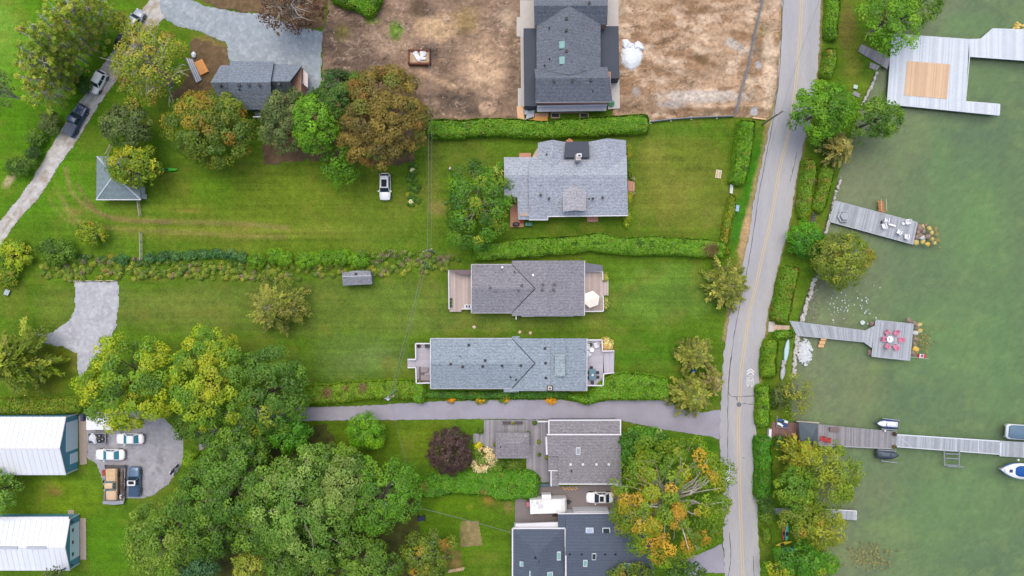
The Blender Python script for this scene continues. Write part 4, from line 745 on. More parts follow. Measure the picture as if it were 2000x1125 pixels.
for x, y in ((1563, 829), (1594, 831), (1594, 871), (1567, 870)): cx, cy = P2(x, y, 2.3); MB().box(cx, cy, -.3, 2.35, .1, .1).build('post', BLACK, r)
# ------------------------------------------------------------------ plants
def norm(a): return a / (np.linalg.norm(a, axis=-1, keepdims=True) + 1e-9)
def leaf_quads(pos, nrm, ll, lw, rng, tan=None):
    n = len(pos); nrm = norm(nrm)
    if tan is None: tan = rng.normal(size=(n, 3))
    t = norm(tan - nrm * (tan * nrm).sum(1, keepdims=True)); b = np.cross(nrm, t)
    s = (0.7 + 0.6 * rng.random((n, 1)))
    ll = ll * s / 2; lw = lw * s / 2
    v = np.stack([pos - t * ll, pos + b * lw - t * ll * .15, pos + t * ll, pos - b * lw - t * ll * .15], 1)
    return v.reshape(-1, 3), np.arange(4 * n).reshape(n, 4)
LEAFGAIN = 1.38
def leaf_cols(base, rng, jit=.2):
    c = lina(base) * np.array((LEAFGAIN * 1.07, LEAFGAIN * 1.02, LEAFGAIN * .6)); n = len(c)
    c = c * (1 + jit * (rng.random((n, 1)) - .5) * 2) * (1 + .10 * (rng.random((n, 3)) - .5))
    return np.repeat(np.clip(c, 0.002, .9), 4, 0)
def pick(pal, n, rng):
    w = np.array([p[1] for p in pal], float); return np.array([p[0] for p in pal], float)[rng.choice(len(pal), n, p=w / w.sum())]

GREEN = [((84, 122, 44), 5), ((102, 138, 48), 4), ((70, 104, 44), 3)]
DEEP = [((66, 102, 44), 5), ((82, 118, 46), 3), ((52, 84, 44), 3)]
LIME = [((142, 166, 40), 5), ((158, 172, 42), 3), ((110, 146, 42), 4), ((88, 128, 48), 2)]
BRIGHT = [((92, 144, 30), 5), ((110, 158, 38), 4), ((70, 116, 28), 3)]
YELGRN = [((128, 152, 36), 5), ((152, 160, 44), 3), ((104, 134, 36), 4), ((160, 148, 52), .8)]
OLIVE = [((122, 140, 54), 5), ((104, 128, 46), 4), ((138, 150, 64), 3), ((150, 140, 60), .6)]
GREYGRN = [((92, 112, 72), 5), ((80, 100, 64), 4), ((108, 126, 82), 3)]
BRONZE = [((118, 106, 58), 5), ((132, 118, 64), 4), ((104, 98, 56), 4), ((100, 110, 52), 2), ((132, 104, 56), 1)]
MIXED = [((96, 120, 44), 6), ((116, 132, 48), 4), ((140, 130, 48), 1.6), ((152, 120, 48), .8), ((80, 108, 46), 4)]
MAPLE = [((112, 142, 36), 6), ((92, 128, 36), 5), ((136, 148, 40), 3), ((168, 154, 50), 1.0)]
PURPLE = [((80, 62, 74), 5), ((68, 52, 64), 4), ((92, 72, 82), 3)]
DARKRED = [((96, 70, 66), 5), ((82, 60, 58), 4), ((118, 92, 84), 2)]
TEAL = [((72, 116, 88), 5), ((58, 100, 78), 4), ((88, 128, 96), 2)]
CEDAR = [((132, 142, 68), 5), ((112, 126, 56), 4), ((152, 156, 84), 3), ((98, 110, 54), 2)]
WILLOW = [((124, 146, 48), 5), ((104, 128, 44), 4), ((146, 158, 70), 3)]
POPLAR = [((150, 172, 66), 5), ((166, 176, 82), 3), ((130, 158, 56), 4), ((158, 154, 80), .8)]
BIRCH = [((140, 156, 56), 5), ((124, 144, 52), 4), ((154, 152, 66), 3), ((150, 132, 66), 1)]
BARK = mat('bark_brown', (104, 92, 78), var=.2, scale=3); PALE = mat('bark_pale', (186, 182, 170), var=.2, scale=2); GREY = mat('bark_grey', (142, 134, 124), var=.2, scale=3)
def ring_noise(az, rng, amp):
    s = 0
    for k in (2, 3, 5, 7): s = s + np.sin(k * az + rng.random() * 6.28) / k ** .6
    return 1 + amp * s

def limbs(mb, base, top, targets, r0, rng, seg=4, wig=.08):
    for t in targets:
        a = np.array(base) + (np.array(top) - np.array(base)) * (0.25 + .55 * rng.random()); t = np.array(t); d = t - a; L = np.linalg.norm(d)
        pts = [tuple(a + d * u + np.array((0, 0, L * .16 * math.sin(math.pi * u))) + rng.normal(size=3) * L * wig * u * (1 - u) * 2) for u in np.linspace(0, 1, seg)]
        mb.tube(pts, [r0 * (1 - .8 * u) for u in np.linspace(0, 1, seg)], 5)

def pick_at(pal, pos, rng, seed, sc=2.6, mix=.14):
    """palette entry by place, so that hues change over whole boughs"""
    nz = np.clip((fbm(pos[:, 0] / sc, pos[:, 1] / sc + pos[:, 2] / 5, seed % 83, 3) - .24) / .52 + rng.normal(size=len(pos)) * mix, 0, .999); w = np.array([p[1] for p in pal], float)
    o = rng.permutation(len(pal)); cw = np.cumsum(w[o]) / w.sum()
    return np.array([p[0] for p in pal], float)[o][np.clip(np.searchsorted(cw, nz), 0, len(pal) - 1)]
def bough_leaves(cp, crad, cols, N, leaf, rng, c=None, ext=(1, 1, 1), squash=.72):
    n = len(cp); cl = rng.choice(n, N, p=crad ** 2 / (crad ** 2).sum())
    d = norm(rng.normal(size=(N, 3))); d[:, 2] = np.where(rng.random(N) < .74, np.abs(d[:, 2]), d[:, 2])
    pos = cp[cl] + d * (crad[cl] * (.6 + .5 * rng.random(N) ** .7))[:, None] * np.array((1, 1, squash))
    out = norm((pos - c) / np.array(ext)) if c is not None else 0
    nr = d * .7 + out * .45 + np.array((0, 0, .45)) + rng.normal(size=(N, 3)) * .35
    pos[:, 2] = np.maximum(pos[:, 2], .3)
    v, f = leaf_quads(pos, nr, leaf, leaf * .8, rng); return v, f, cols[cl]
def tree(label, px, py, rx, ry=None, h=10.0, pal=GREEN, cat='tree', name='leafy_tree', clus=None, rc=None, leaf=.36, layers=5.0, flat=.62, bark=None, show=0, amp=.10, seed=None, group=None, jit=.12, top=None, fill=.2, low=-.3, cr=None):
    ry = ry or rx; seed = seed or int(px * 7 + py * 13); rng = np.random.default_rng(seed)
    bark = bark or BARK
    R = (rx + ry) / 2 * S; cz = min(R * flat * 1.25, h * .47); hc = h - cz
    k = (H - hc) / H; a, b = rx * S * k, ry * S * k; R *= k
    c = np.array(P(px, py, hc)); leaf = min(leaf, .325)
    root = thing(name, label, cat, (c[0], c[1], 0), 0, group)
    cr = cr or min(.92, .11 * R + .24); n = int(min(330, 2.3 * (R / cr) ** 2 + 8))
    i = np.arange(n) + .5; z = low + (1 - low) * (i / n) ** .85; az = i * 2.39996 + rng.normal(size=n) * .3
    z = np.clip(z + rng.normal(size=n) * .07, low, 1); rr = np.sqrt(np.clip(1 - z * z, 0, 1))
    rf = (1 - .75 * cr / R) * (.86 + .22 * rng.random(n)) * ring_noise(az, rng, amp)
    dirs = np.stack([np.cos(az) * rr * rf, np.sin(az) * rr * rf, z * (.78 + .24 * rng.random(n))], 1)
    keep = rng.random(n) > .07; dirs = dirs[keep]; n = len(dirs); ni = int(n * fill)
    if ni: dirs = np.concatenate([dirs, dirs[rng.choice(n, ni)] * (.4 + .3 * rng.random((ni, 1)))])
    n = len(dirs); cp = c + dirs * np.array((a, b, cz)); crad = cr * (.6 + .8 * rng.random(n))
    col = pick_at(pal, cp, rng, seed) * (1 + .10 * (rng.random((n, 1)) - .5) * 2)
    if top is not None:
        nz = fbm(cp[:, 0] / 2.2, cp[:, 1] / 2.2, seed % 71)[:, None]; col = np.where((nz > 1 - top[1]) & (dirs[:, 2:3] > .5), np.array(top[0]) * (.9 + .2 * rng.random((n, 1))), col)
    v, f, lc = bough_leaves(cp, crad, col, int(layers * .72 * math.pi * a * b / (leaf * leaf * .42)), leaf, rng, c, (a, b, cz))
    np_mesh('crown', v, f, leafmat(), root, leaf_cols(lc, rng, jit))
    mb = MB(); tr = max(.12, R * .045); lean = rng.normal(size=2) * .03 * h
    mb.tube([(c[0], c[1], -.1), (c[0] + lean[0] * .3, c[1] + lean[1] * .3, h * .3), (c[0] + lean[0], c[1] + lean[1], hc + cz * .4)], [tr * 1.3, tr, tr * .45], 8)
    mb.build('trunk', bark, root)
    mb = MB(); sel = rng.choice(n, min(n, 12 + show), replace=False)
    tg = [cp[j] + (np.array((0, 0, crad[j] * 1.0)) if q >= 12 else 0) for q, j in enumerate(sel)]
    limbs(mb, (c[0], c[1], h * .2), (c[0] + lean[0], c[1] + lean[1], hc + cz * .3), tg, tr * .45, rng)
    mb.build('limbs', bark, root)
    return root

def bare(root, base, tips, r, m, seed=1, tw=5):
    """bare boughs that show above the leaves, each with a few twigs"""
    rng = np.random.default_rng(seed); mb = MB(); a = np.array(P(*base))
    for t in tips:
        b = np.array(P(*t)); d = b - a; L = np.linalg.norm(d); pts = [a + d * u + rng.normal(size=3) * L * .05 * math.sin(3.14 * u) + np.array((0, 0, .12 * L * math.sin(3.14 * u))) for u in np.linspace(0, 1, 6)]
        mb.tube([tuple(q) for q in pts], [r * (1 - .75 * u) for u in np.linspace(0, 1, 6)], 6)
        for k in range(tw):
            q = pts[2 + k % 4]; w = norm(norm(d[None])[0] + rng.normal(size=3) * .6) * L * (.18 + .2 * rng.random()); w[2] = abs(w[2]) * .4; mb.tube([tuple(q), tuple(q + w * .5 + rng.normal(size=3) * .1), tuple(q + w)], [r * .35, r * .25, r * .12], 4)
    return mb.build('bare_boughs', m, root)
def feather(label, px, py, rpx, h=8.0, pal=CEDAR, cat='tree', name='cedar_tree', droop=.25, layers=4.5, leaf=.55, wid=.24, nb=70, seed=None, lean=(0, 0), bark=None, flat=.5, ry=None, group=None, prof=.75):
    """radial sprays on ascending branches, as seen on cedars, larches and willows"""
    seed = seed or int(px * 3 + py * 17); rng = np.random.default_rng(seed); hc = h * .45; k = (H - hc) / H
    R = rpx * S * k; RY = (ry or rpx) * S * k; c = np.array(P(px, py, hc)); bark = bark or GREY
    root = thing(name, label, cat, (c[0], c[1], 0), 0, group)
    mbt = MB().tube([(c[0], c[1], -.1), (c[0] + lean[0] * .5, c[1] + lean[1] * .5, h * .5), (c[0] + lean[0], c[1] + lean[1], h * .97)], [R * .05 + .08, R * .035 + .05, .04], 8)
    mbt.build('trunk', bark, root)
    pts = []; dr = []; cols = []; mb = MB()
    N = int(layers * math.pi * R * RY / (leaf * wid * .5)); per = N // nb
    for i in range(nb):
        u = ((i + .5) / nb) ** .8; az = i * 2.39996 + rng.normal() * .2; z0 = h * (.12 + .8 * u)
        L = (1 - u ** 1.6 * prof) * (.75 + .35 * rng.random()); e = np.array((math.cos(az) * R * L, math.sin(az) * RY * L, 0))
        st = np.array((c[0] + lean[0] * z0 / h, c[1] + lean[1] * z0 / h, z0)); rise = h * .10 * (1 - u * .3)
        def at(t): return st[None] + e[None] * t[:, None] + np.array((0, 0, 1.0))[None] * (rise * 2 * t - droop * h * t ** 2)[:, None]
        if i % 2 == 0: q = at(np.linspace(0, .85, 4)); mb.tube([tuple(p) for p in q], [R * .016 + .02, R * .012 + .015, .02, .012], 4)
        t = (.12 + .88 * rng.random(per) ** .75); p = at(t); tdir = norm(at(np.minimum(t + .02, 1.02)) - at(t - .02))
        side = np.cross(tdir, (0, 0, 1)); sg = np.where(rng.random(per) < .5, -1, 1)[:, None]; spread = (rng.random((per, 1)) ** .7) * R * .20 * (1.15 - t[:, None])
        p = p + side * sg * spread + np.array((0, 0, -.25)) * spread + rng.normal(size=(per, 3)) * .1
        pts.append(p); dr.append(norm(tdir + side * sg * .65 + rng.normal(size=(per, 3)) * .25))
        cols.append(np.repeat(pick(pal, 1, rng) * (1 + .14 * (rng.random() - .5) * 2), per, 0))
    p = np.concatenate(pts); t = np.concatenate(dr); p[:, 2] = np.maximum(p[:, 2], .2)
    nr = np.array((0, 0, 1.0)) + rng.normal(size=p.shape) * .32
    v, f = leaf_quads(p, nr, leaf, wid, rng, t)
    np_mesh('crown', v, f, leafmat(), root, leaf_cols(np.concatenate(cols), rng))
    mb.build('limbs', bark, root)
    return root

def poplar(label, px, py, tx, ty, h, r, pal=POPLAR, seed=1, group=None, dens=1.0, bark=None):
    """slender leaning tree from its foot at one pixel to its tip at another"""
    rng = np.random.default_rng(seed); a = np.array(P(px, py, 0)); b = np.array(P(tx, ty, h))
    root = thing('poplar_tree', label, 'tree', tuple(a), 0, group)
    st = [a + (b - a) * u + np.array((rng.normal() * .15, rng.normal() * .15, 0)) * (u > 0) for u in np.linspace(0, 1, 7)]
    MB().tube([tuple(p) for p in st], [.2, .18, .16, .14, .12, .09, .05], 6).build('trunk', bark or PALE, root)
    nb = 64; mb = MB(); cp = []; cr = []
    for i in range(nb):
        u = .1 + .9 * (i + .5) / nb; s0 = a + (b - a) * u; az = rng.random() * 6.28; L = r * (1.1 - .6 * (u - .1) / .9) * (.35 + .75 * rng.random())
        e = s0 + np.array((math.cos(az) * L, math.sin(az) * L, L * .3 - .7)) + (b - a) * .05
        mb.tube([tuple(s0), tuple((s0 + e) / 2 + rng.normal(size=3) * .1), tuple(e + np.array((0, 0, .25)))], [.06, .045, .02], 4); cp.append(e); cr.append(.24 + .26 * rng.random())
    cp = np.array(cp); cr = np.array(cr); col = pick_at(pal, cp, rng, seed, 2.0, .25) * (1 + .1 * (rng.random((nb, 1)) - .5))
    v, f, lc = bough_leaves(cp, cr, col, int(2300 * dens), .27, rng)
    np_mesh('crown', v, f, leafmat(), root, leaf_cols(lc, rng)); mb.build('limbs', bark or PALE, root)
    return root

def offset_poly(line, widths):
    line = [Vector(p) for p in line]; n = len(line)
    if not hasattr(widths, '__len__'): widths = [widths] * n
    a, b = [], []
    for i, p in enumerate(line):
        d = (line[min(i + 1, n - 1)] - line[max(i - 1, 0)]).normalized(); q = Vector((-d.y, d.x)) * widths[i] / 2
        a.append(tuple(p + q)); b.append(tuple(p - q))
    return a + b[::-1]
def sample_poly(poly, n, rng):
    xs = np.array([p[0] for p in poly]); ys = np.array([p[1] for p in poly]); out = np.zeros((0, 2))
    while len(out) < n:
        q = np.stack([rng.uniform(xs.min(), xs.max(), n * 2), rng.uniform(ys.min(), ys.max(), n * 2)], 1)
        out = np.concatenate([out, q[inpoly(q[:, 0], q[:, 1], poly)]])
    return out[:n]
def hedge(label, outline, h=1.8, pal=BRIGHT, line_w=None, leaf=.24, layers=4.0, lump=.26, lsc=1.5, name='hedge', cat='hedge', seed=None, group=None, round_=.9, patches=None, tall=0):
    """clipped or loose hedge: woody core with a skin of leaves over an uneven top"""
    seed = seed or int(outline[0][0] * 5 + outline[0][1] * 11); rng = np.random.default_rng(seed)
    poly = offset_poly(smooth_line(outline, 5), line_w) if line_w else smooth_line(list(outline) + [outline[0]], 4)[:-1]
    w = ragged([P2(p[0], p[1], h * .8) for p in poly], .26, .8, seed); w = [tuple((np.array(w[i - 1]) + 2 * np.array(w[i]) + np.array(w[(i + 1) % len(w)])) / 4) for i in range(len(w))]; cx = sum(p[0] for p in w) / len(w); cy = sum(p[1] for p in w) / len(w)
    root = thing(name, label, cat, (cx, cy, 0), 0, group)
    area = abs(sum(w[i][0] * w[(i + 1) % len(w)][1] - w[(i + 1) % len(w)][0] * w[i][1] for i in range(len(w)))) / 2
    N = int(layers * area / (leaf * leaf * .42)); q = sample_poly(w, N, rng); d = polydist(q[:, 0], q[:, 1], w + [w[0]])
    def top(x, y, dd): return h * (1 - .45 * (1 - np.minimum(dd / round_, 1)) ** 2) + lump * h * (fbm(x / lsc, y / lsc, seed % 97, 3) - .5) * 2
    z = top(q[:, 0], q[:, 1], d) - rng.random(N) ** 2 * .25 * h
    # gradient of the lumps gives the leaves their facing
    e = .2; gx = (fbm((q[:, 0] + e) / lsc, q[:, 1] / lsc, seed % 97, 3) - fbm((q[:, 0] - e) / lsc, q[:, 1] / lsc, seed % 97, 3)) * lump * h * 2 / (2 * e)
    gy = (fbm(q[:, 0] / lsc, (q[:, 1] + e) / lsc, seed % 97, 3) - fbm(q[:, 0] / lsc, (q[:, 1] - e) / lsc, seed % 97, 3)) * lump * h * 2 / (2 * e)
    pos = [np.stack([q[:, 0], q[:, 1], z], 1)]; nr = [np.stack([-gx, -gy, np.ones(N)], 1)]
    per = np.array(w + [w[0]]); seg = np.diff(per, axis=0); sl = np.linalg.norm(seg, axis=1); M = int(layers * .8 * sl.sum() * h / (leaf * leaf * .42))
    si = rng.choice(len(seg), M, p=sl / sl.sum()); t = rng.random((M, 1)); pp = per[si] + seg[si] * t; on = np.stack([seg[si][:, 1], -seg[si][:, 0]], 1) / sl[si][:, None]
    ar = sum(w[i][0] * w[(i + 1) % len(w)][1] - w[(i + 1) % len(w)][0] * w[i][1] for i in range(len(w)))
    if ar < 0: on = -on
    zz = rng.random(M) * h * .85; bul = .12 * h * (fbm(pp[:, 0] / 1.2, pp[:, 1] / 1.2, 5) - .3)
    pos.append(np.concatenate([pp + on * bul[:, None], zz[:, None]], 1)); nr.append(np.concatenate([on, np.full((M, 1), .3)], 1))
    pos = np.concatenate(pos); st = rng.random(len(pos)) < .05; pos[st] += rng.normal(size=(st.sum(), 3)) * .13 + np.array((0, 0, .14)); nr = norm(np.concatenate(nr)) + rng.normal(size=(N + M, 3)) * .38
    v, f = leaf_quads(pos, nr, leaf, leaf * .75, rng)
    nz = fbm(pos[:, 0] / 1.1, pos[:, 1] / 1.1, seed % 89); cs = np.array([p[0] for p in pal], float); cw = np.cumsum([p[1] for p in pal]) / sum(p[1] for p in pal)
    ix = np.clip(np.searchsorted(cw, np.clip((nz - .22) / .56 + rng.normal(size=len(nz)) * .12, 0, .999)), 0, len(cs) - 1); bc = cs[ix]
    sh = rng.random(len(pos)); bc = np.where((sh < .03 + .10 * (fbm(pos[:, 0] / .8, pos[:, 1] / .8, 9) > .66))[:, None], np.array((128, 110, 66.0)), bc)
    for (ax, ay, ar_, colr) in (patches or []):
        wx, wy = P2(ax, ay, h); m = np.hypot(pos[:, 0] - wx, pos[:, 1] - wy) + rng.normal(size=len(pos)) * .3 < ar_ * S; bc = np.where(m[:, None], np.array(colr, float), bc)
    np_mesh('foliage', v, f, leafmat(), root, leaf_cols(bc, rng, .18))
    core = [(cx_ + (0), cy_) for cx_, cy_ in w]
    inn = []
    for i, p in enumerate(w):   # core set in from the outline
        a_, b_ = Vector(w[i - 1]), Vector(w[(i + 1) % len(w)]); dd = (b_ - a_).normalized(); nn = Vector((-dd.y, dd.x)) * (1 if ar > 0 else -1); inn.append((p[0] + nn.x * .16, p[1] + nn.y * .16))
    MB().prism(inn, -.05, h * .55).build('branches', mat('hedge_wood', (58, 66, 34), var=.3, scale=4), root)
    return root
def shrub(label, px, py, r, h=1.4, pal=BRIGHT, name='shrub', cat='shrub', leaf=.22, ry=None, seed=None, group=None, layers=4.5, **kw):
    return tree(label, px, py, r, ry, h, pal, cat, name, leaf=leaf, layers=layers, flat=.75, clus=kw.pop('clus', 26), seed=seed, group=group, low=-.2, **kw)
# ------------------------------------------------------------------ trees, hedges and shrubs of this place
# poplars and pale stems on the west side, all leaning out over the field
for i, (bx, by, tx, ty, h, lab) in enumerate((
        (208, 80, 158, -18, 16, 'slender poplar closest to the lane at the top of the leaning row'), (204, 92, 128, 0, 17, 'second poplar of the leaning row, counted from the lane top'),
        (196, 104, 104, 14, 17, 'third poplar of the leaning row, counted from the lane top'), (190, 112, 78, 30, 18, 'fourth poplar of the leaning row, counted from the lane top'),
        (184, 126, 60, 48, 18, 'fifth poplar of the leaning row, counted from the lane top'), (176, 140, 48, 66, 18, 'sixth poplar of the leaning row, counted from the lane top'),
        (170, 152, 40, 92, 17, 'seventh poplar of the leaning row, counted from the lane top'), (160, 164, 38, 120, 16, 'eighth poplar of the leaning row, counted from the lane top'),
        (152, 178, 46, 150, 15, 'ninth poplar of the leaning row, counted from the lane top'), (140, 192, 60, 178, 13, 'lowest and shortest poplar of the leaning row'),
        (212, 66, 190, -20, 15, 'upright poplar at the top end of the leaning row'), (150, 130, 96, 70, 15, 'inner poplar half hidden in the middle of the leaning row'),
        (186, 60, 120, -14, 15, 'inner poplar half hidden near the top of the leaning row'), (140, 160, 82, 120, 14, 'inner poplar half hidden near the foot of the leaning row'))):
    poplar(lab, bx - 14, by - 4, tx, ty, h, 3.0, seed=100 + i, group='leaning poplars beside the lane', dens=1.2)
tree('sparse grey barked tree cut by the edge below the poplars', 2, 175, 26, 36, 11, GREYGRN, layers=1.6, bark=PALE, show=14, leaf=.4)
bt = tree('yellowish birch with bare white limbs beside the lane', 294, 124, 70, 76, 13, BIRCH, name='birch_tree', layers=2.9, bark=PALE, show=46, leaf=.42, clus=70, amp=.14)
bare(bt, (338, 168, 3), [(232, 122, 11.5), (246, 150, 11), (262, 90, 12), (300, 172, 10), (276, 178, 9.5), (318, 100, 12), (290, 60, 11.5), (352, 128, 10), (330, 200, 6)], .15, PALE, 3, 7)
tree('small yellow birch shading the parked cars on the lane', 240, 45, 22, 20, 9, BIRCH, name='birch_tree', layers=2.6, bark=PALE, show=8, leaf=.4)
shrub('grey green bush behind the pickup by the poplars', 98, 240, 24, 2.6, GREYGRN, ry=22); shrub('bright green bush at the lane edge below the grey bush', 72, 268, 20, 2.2, GREEN)
shrub('wide green bush on the verge left of the lane', 40, 325, 32, 2.8, GREEN, ry=20); shrub('small green bush beside the wide verge bush', 66, 300, 16, 2.2, DEEP)
shrub('green thicket under the poplars beside the white car', 165, 165, 18, 2.5, DEEP); shrub('grey green bush under the birch near the gravel yard', 226, 34, 15, 2.4, GREYGRN)
tree('rounded grey green tree next to the lane lawn', 252, 246, 52, 44, 9, GREYGRN, leaf=.38, layers=5.5)
tree('broad green tree turning orange below the slate house', 414, 252, 86, 72, 12, MIXED, leaf=.4, layers=6, clus=110, rc=.2)
tree('dense dome of yellow green leaves over the pavilion', 266, 325, 52, 44, 8, YELGRN, leaf=.34, layers=6, clus=80, rc=.2)
tree('grey green rounded tree between the orange tinted and bright trees', 556, 236, 46, 62, 11, GREYGRN, leaf=.4, layers=6)
tree('bright green tree leaning over the lawn', 620, 245, 46, 60, 13, BRIGHT, leaf=.42, layers=5, flat=.9); tree('bright green drooping lower crown above the lawn', 664, 322, 38, 44, 7, BRIGHT, leaf=.4, layers=3.2, amp=.2)
tree('dark green tree behind the bright leaning tree', 668, 190, 56, 52, 12, DEEP, leaf=.4, layers=6)
tree('huge bronze brown domed tree by the dirt yard', 748, 232, 88, 98, 15, BRONZE, leaf=.36, layers=6.5, clus=150, rc=.17, name='copper_tree')
dt = tree('dark red twiggy tree with grey branches over the gravel yard', 568, 18, 62, 52, 10, DARKRED, leaf=.34, layers=2.6, bark=PALE, show=40, name='copper_tree')
bare(dt, (560, 10, 5), [(540, 40, 10), (590, 34, 10.5), (560, -10, 11), (525, 20, 9), (580, 15, 11), (600, 0, 10)], .1, PALE, 8, 8)
hedge('bright green conifer hedge cut by the top edge', [(640, -20), (740, -20), (738, 12), (722, 30), (690, 16), (650, 4)], 2.2, BRIGHT)
shrub('small yellow leaved tree alone on the lawn', 180, 455, 31, 4.0, YELGRN, ry=26, name='small_tree', cat='tree', layers=4, leaf=.28, show=12, bark=GREY)
shrub('dark green rounded bush by the long border', 110, 490, 42, 3.0, GREEN, ry=26, leaf=.26); shrub('yellow green loose bush beside the lane end', 28, 500, 34, 2.6, LIME, ry=36, leaf=.28); shrub('yellow green bush low beside the lane end', 12, 540, 26, 2.2, YELGRN, ry=22, leaf=.26)
feather('shaggy tree with drooping grey green limbs left of the gravel pad', 36, 705, 78, 12, WILLOW, name='feathery_tree', layers=3.8, leaf=.7, wid=.26, nb=60, ry=84)
# the long double border
ORD = ('first', 'second', 'third', 'fourth', 'fifth', 'sixth', 'seventh', 'eighth', 'ninth')
for i, (x, y, r) in enumerate(((240, 507, 13), (292, 504, 13), (318, 502, 14), (345, 501, 15), (372, 499, 16), (398, 497, 16), (424, 496, 17), (452, 498, 17), (474, 502, 13))):
    shrub('spreading blue green juniper in the long border, %s from the lane end' % ORD[i], x, y, r, 1.1, [((66, 112, 70), 5), ((84, 128, 80), 3), ((52, 94, 66), 3)], 'juniper_bush', leaf=.3, ry=11, group='blue green junipers in the long border', amp=.16)
for i, (x, y, r) in enumerate(((502, 508, 17), (538, 500, 15), (556, 506, 15), (598, 508, 22), (632, 504, 18), (664, 502, 22), (700, 508, 20))):
    shrub('clipped dome of a boxwood row, %s from the juniper strip' % ('first', 'second', 'third', 'fourth', 'fifth', 'sixth', 'seventh')[i], x, y, r * 1.12, 1.9, [((104, 152, 30), 5), ((92, 140, 28), 4)], 'boxwood_bush', leaf=.2, ry=17, cr=.4, group='clipped boxwood domes in the long border', rc=.3, amp=.02)
SHOREMIX = [((92, 136, 32), 5), ((110, 146, 38), 4), ((76, 116, 34), 3), ((134, 144, 46), 2), ((136, 124, 66), .5)]
def border(name, label, poly, pal, dens, hmax, seed, cat='flower border'):
    rng = np.random.default_rng(seed); w = [P2(*p) for p in poly]
    area = abs(sum(w[i][0] * w[(i + 1) % len(w)][1] - w[(i + 1) % len(w)][0] * w[i][1] for i in range(len(w)))) / 2
    n = int(area * 2.2); cq = sample_poly(w, n, rng); ch = hmax * (.3 + .7 * rng.random(n)); cc = pick(pal, n, rng) * (1 + .15 * (rng.random((n, 1)) - .5))
    N = int(area * dens); k = rng.choice(n, N); d = norm(rng.normal(size=(N, 3))); d[:, 2] = np.abs(d[:, 2]); r = .42
    pos = np.concatenate([cq[k], np.zeros((N, 1))], 1) + d * np.stack([np.full(N, r), np.full(N, r), ch[k]], 1); v, f = leaf_quads(pos, d + np.array((0, 0, .6)) + rng.normal(size=(N, 3)) * .4, .24, .16, rng)
    o = np_mesh(name, v, f, leafmat(), None, leaf_cols(cc[k], rng)); return tag(o, label, cat, kind='stuff')
border('flower_border', 'long mixed border of mauve and yellow green perennials above the long lawn', [(80, 516), (200, 512), (330, 512), (480, 513), (640, 516), (840, 508), (880, 512), (880, 524), (842, 534), (730, 540), (640, 540), (560, 548), (420, 544), (250, 546), (130, 548), (84, 540)],
       [((120, 142, 56), 5), ((100, 128, 50), 5), ((128, 122, 110), .8), ((140, 152, 62), 3), ((140, 118, 84), .4), ((84, 116, 52), 3)], 230, .8, 5)
border('border_perennials', 'mauve grey perennials tucked behind the boxwood domes', [(150, 498), (300, 504), (300, 512), (150, 514)], [((122, 120, 116), 3), ((96, 126, 60), 5), ((150, 132, 60), 1), ((64, 106, 66), 3)], 190, .9, 6)
border('border_perennials', 'tangle of mauve stems at the end of the boxwood row', [(700, 492), (760, 490), (860, 497), (900, 506), (890, 514), (720, 514)], [((124, 118, 116), 3), ((104, 136, 50), 5), ((84, 116, 40), 4)], 110, 1.0, 7)
border('rose_bed', 'narrow bed of white flowering plants beside the lawn car', [(797, 320), (818, 318), (822, 405), (795, 408)], [((84, 122, 40), 6), ((64, 104, 36), 4), ((226, 226, 220), .22), ((170, 170, 60), .4)], 240, .8, 8, 'flower bed')
# hedges of the middle lots
hedge('long bright green hedge between the dirt yard and the light grey house', [(832, 250), (900, 250), (960, 247), (1000, 249), (1060, 252), (1150, 246), (1210, 244), (1266, 240)], 1.9, BRIGHT, [34, 38, 38, 30, 26, 28, 30, 38][0:1] * 36, leaf=.24)
hedge('dense green hedge below the light grey house', [(922, 492), (980, 488), (1050, 482), (1110, 478), (1160, 474), (1220, 480), (1290, 480), (1350, 484), (1420, 488)], 1.8, BRIGHT, 34, leaf=.24, patches=[(1390, 488, 14, (112, 100, 72))])
hedge('tall clipped cedar hedge parallel to the road', [(1459, 234), (1456, 270), (1452, 310), (1440, 360)], 2.2, BRIGHT, 30)
hedge('yellowing low hedge running along the road below the bench', [(1432, 380), (1426, 420), (1418, 460), (1412, 480)], 1.3, [((124, 146, 34), 5), ((100, 130, 28), 4), ((166, 142, 54), 2)], 14)
hedge('rounded green bush where the two roadside hedges meet', [(1404, 482), (1420, 480), (1426, 494), (1408, 498)], 1.3, YELGRN)
hedge('clipped hedge with brown patches beside the asphalt driveway', [(590, 772), (640, 768), (700, 764), (760, 762), (826, 762)], 1.7, [((100, 144, 24), 5), ((122, 156, 34), 3), ((84, 120, 30), 3)], 36, patches=[(638, 767, 10, (120, 102, 80)), (708, 758, 9, (122, 108, 92)), (675, 760, 7, (120, 120, 70))])
hedge('low dark green hedge along the south wall of the blue grey house', [(826, 769), (920, 772), (1010, 771), (1120, 772)], 1.1, [((62, 116, 36), 5), ((76, 132, 40), 3), ((50, 98, 34), 3)], 13)
hedge('broad bright green hedge between the blue grey house and the roadside cedars', [(1110, 772), (1150, 770), (1180, 742), (1220, 728), (1270, 734), (1305, 740), (1308, 778), (1250, 780), (1180, 782), (1145, 790), (1125, 783)], 1.8, BRIGHT)
hedge('bright green rounded end of the driveway hedge', [(806, 752), (826, 746), (830, 784), (806, 783)], 1.7, BRIGHT)
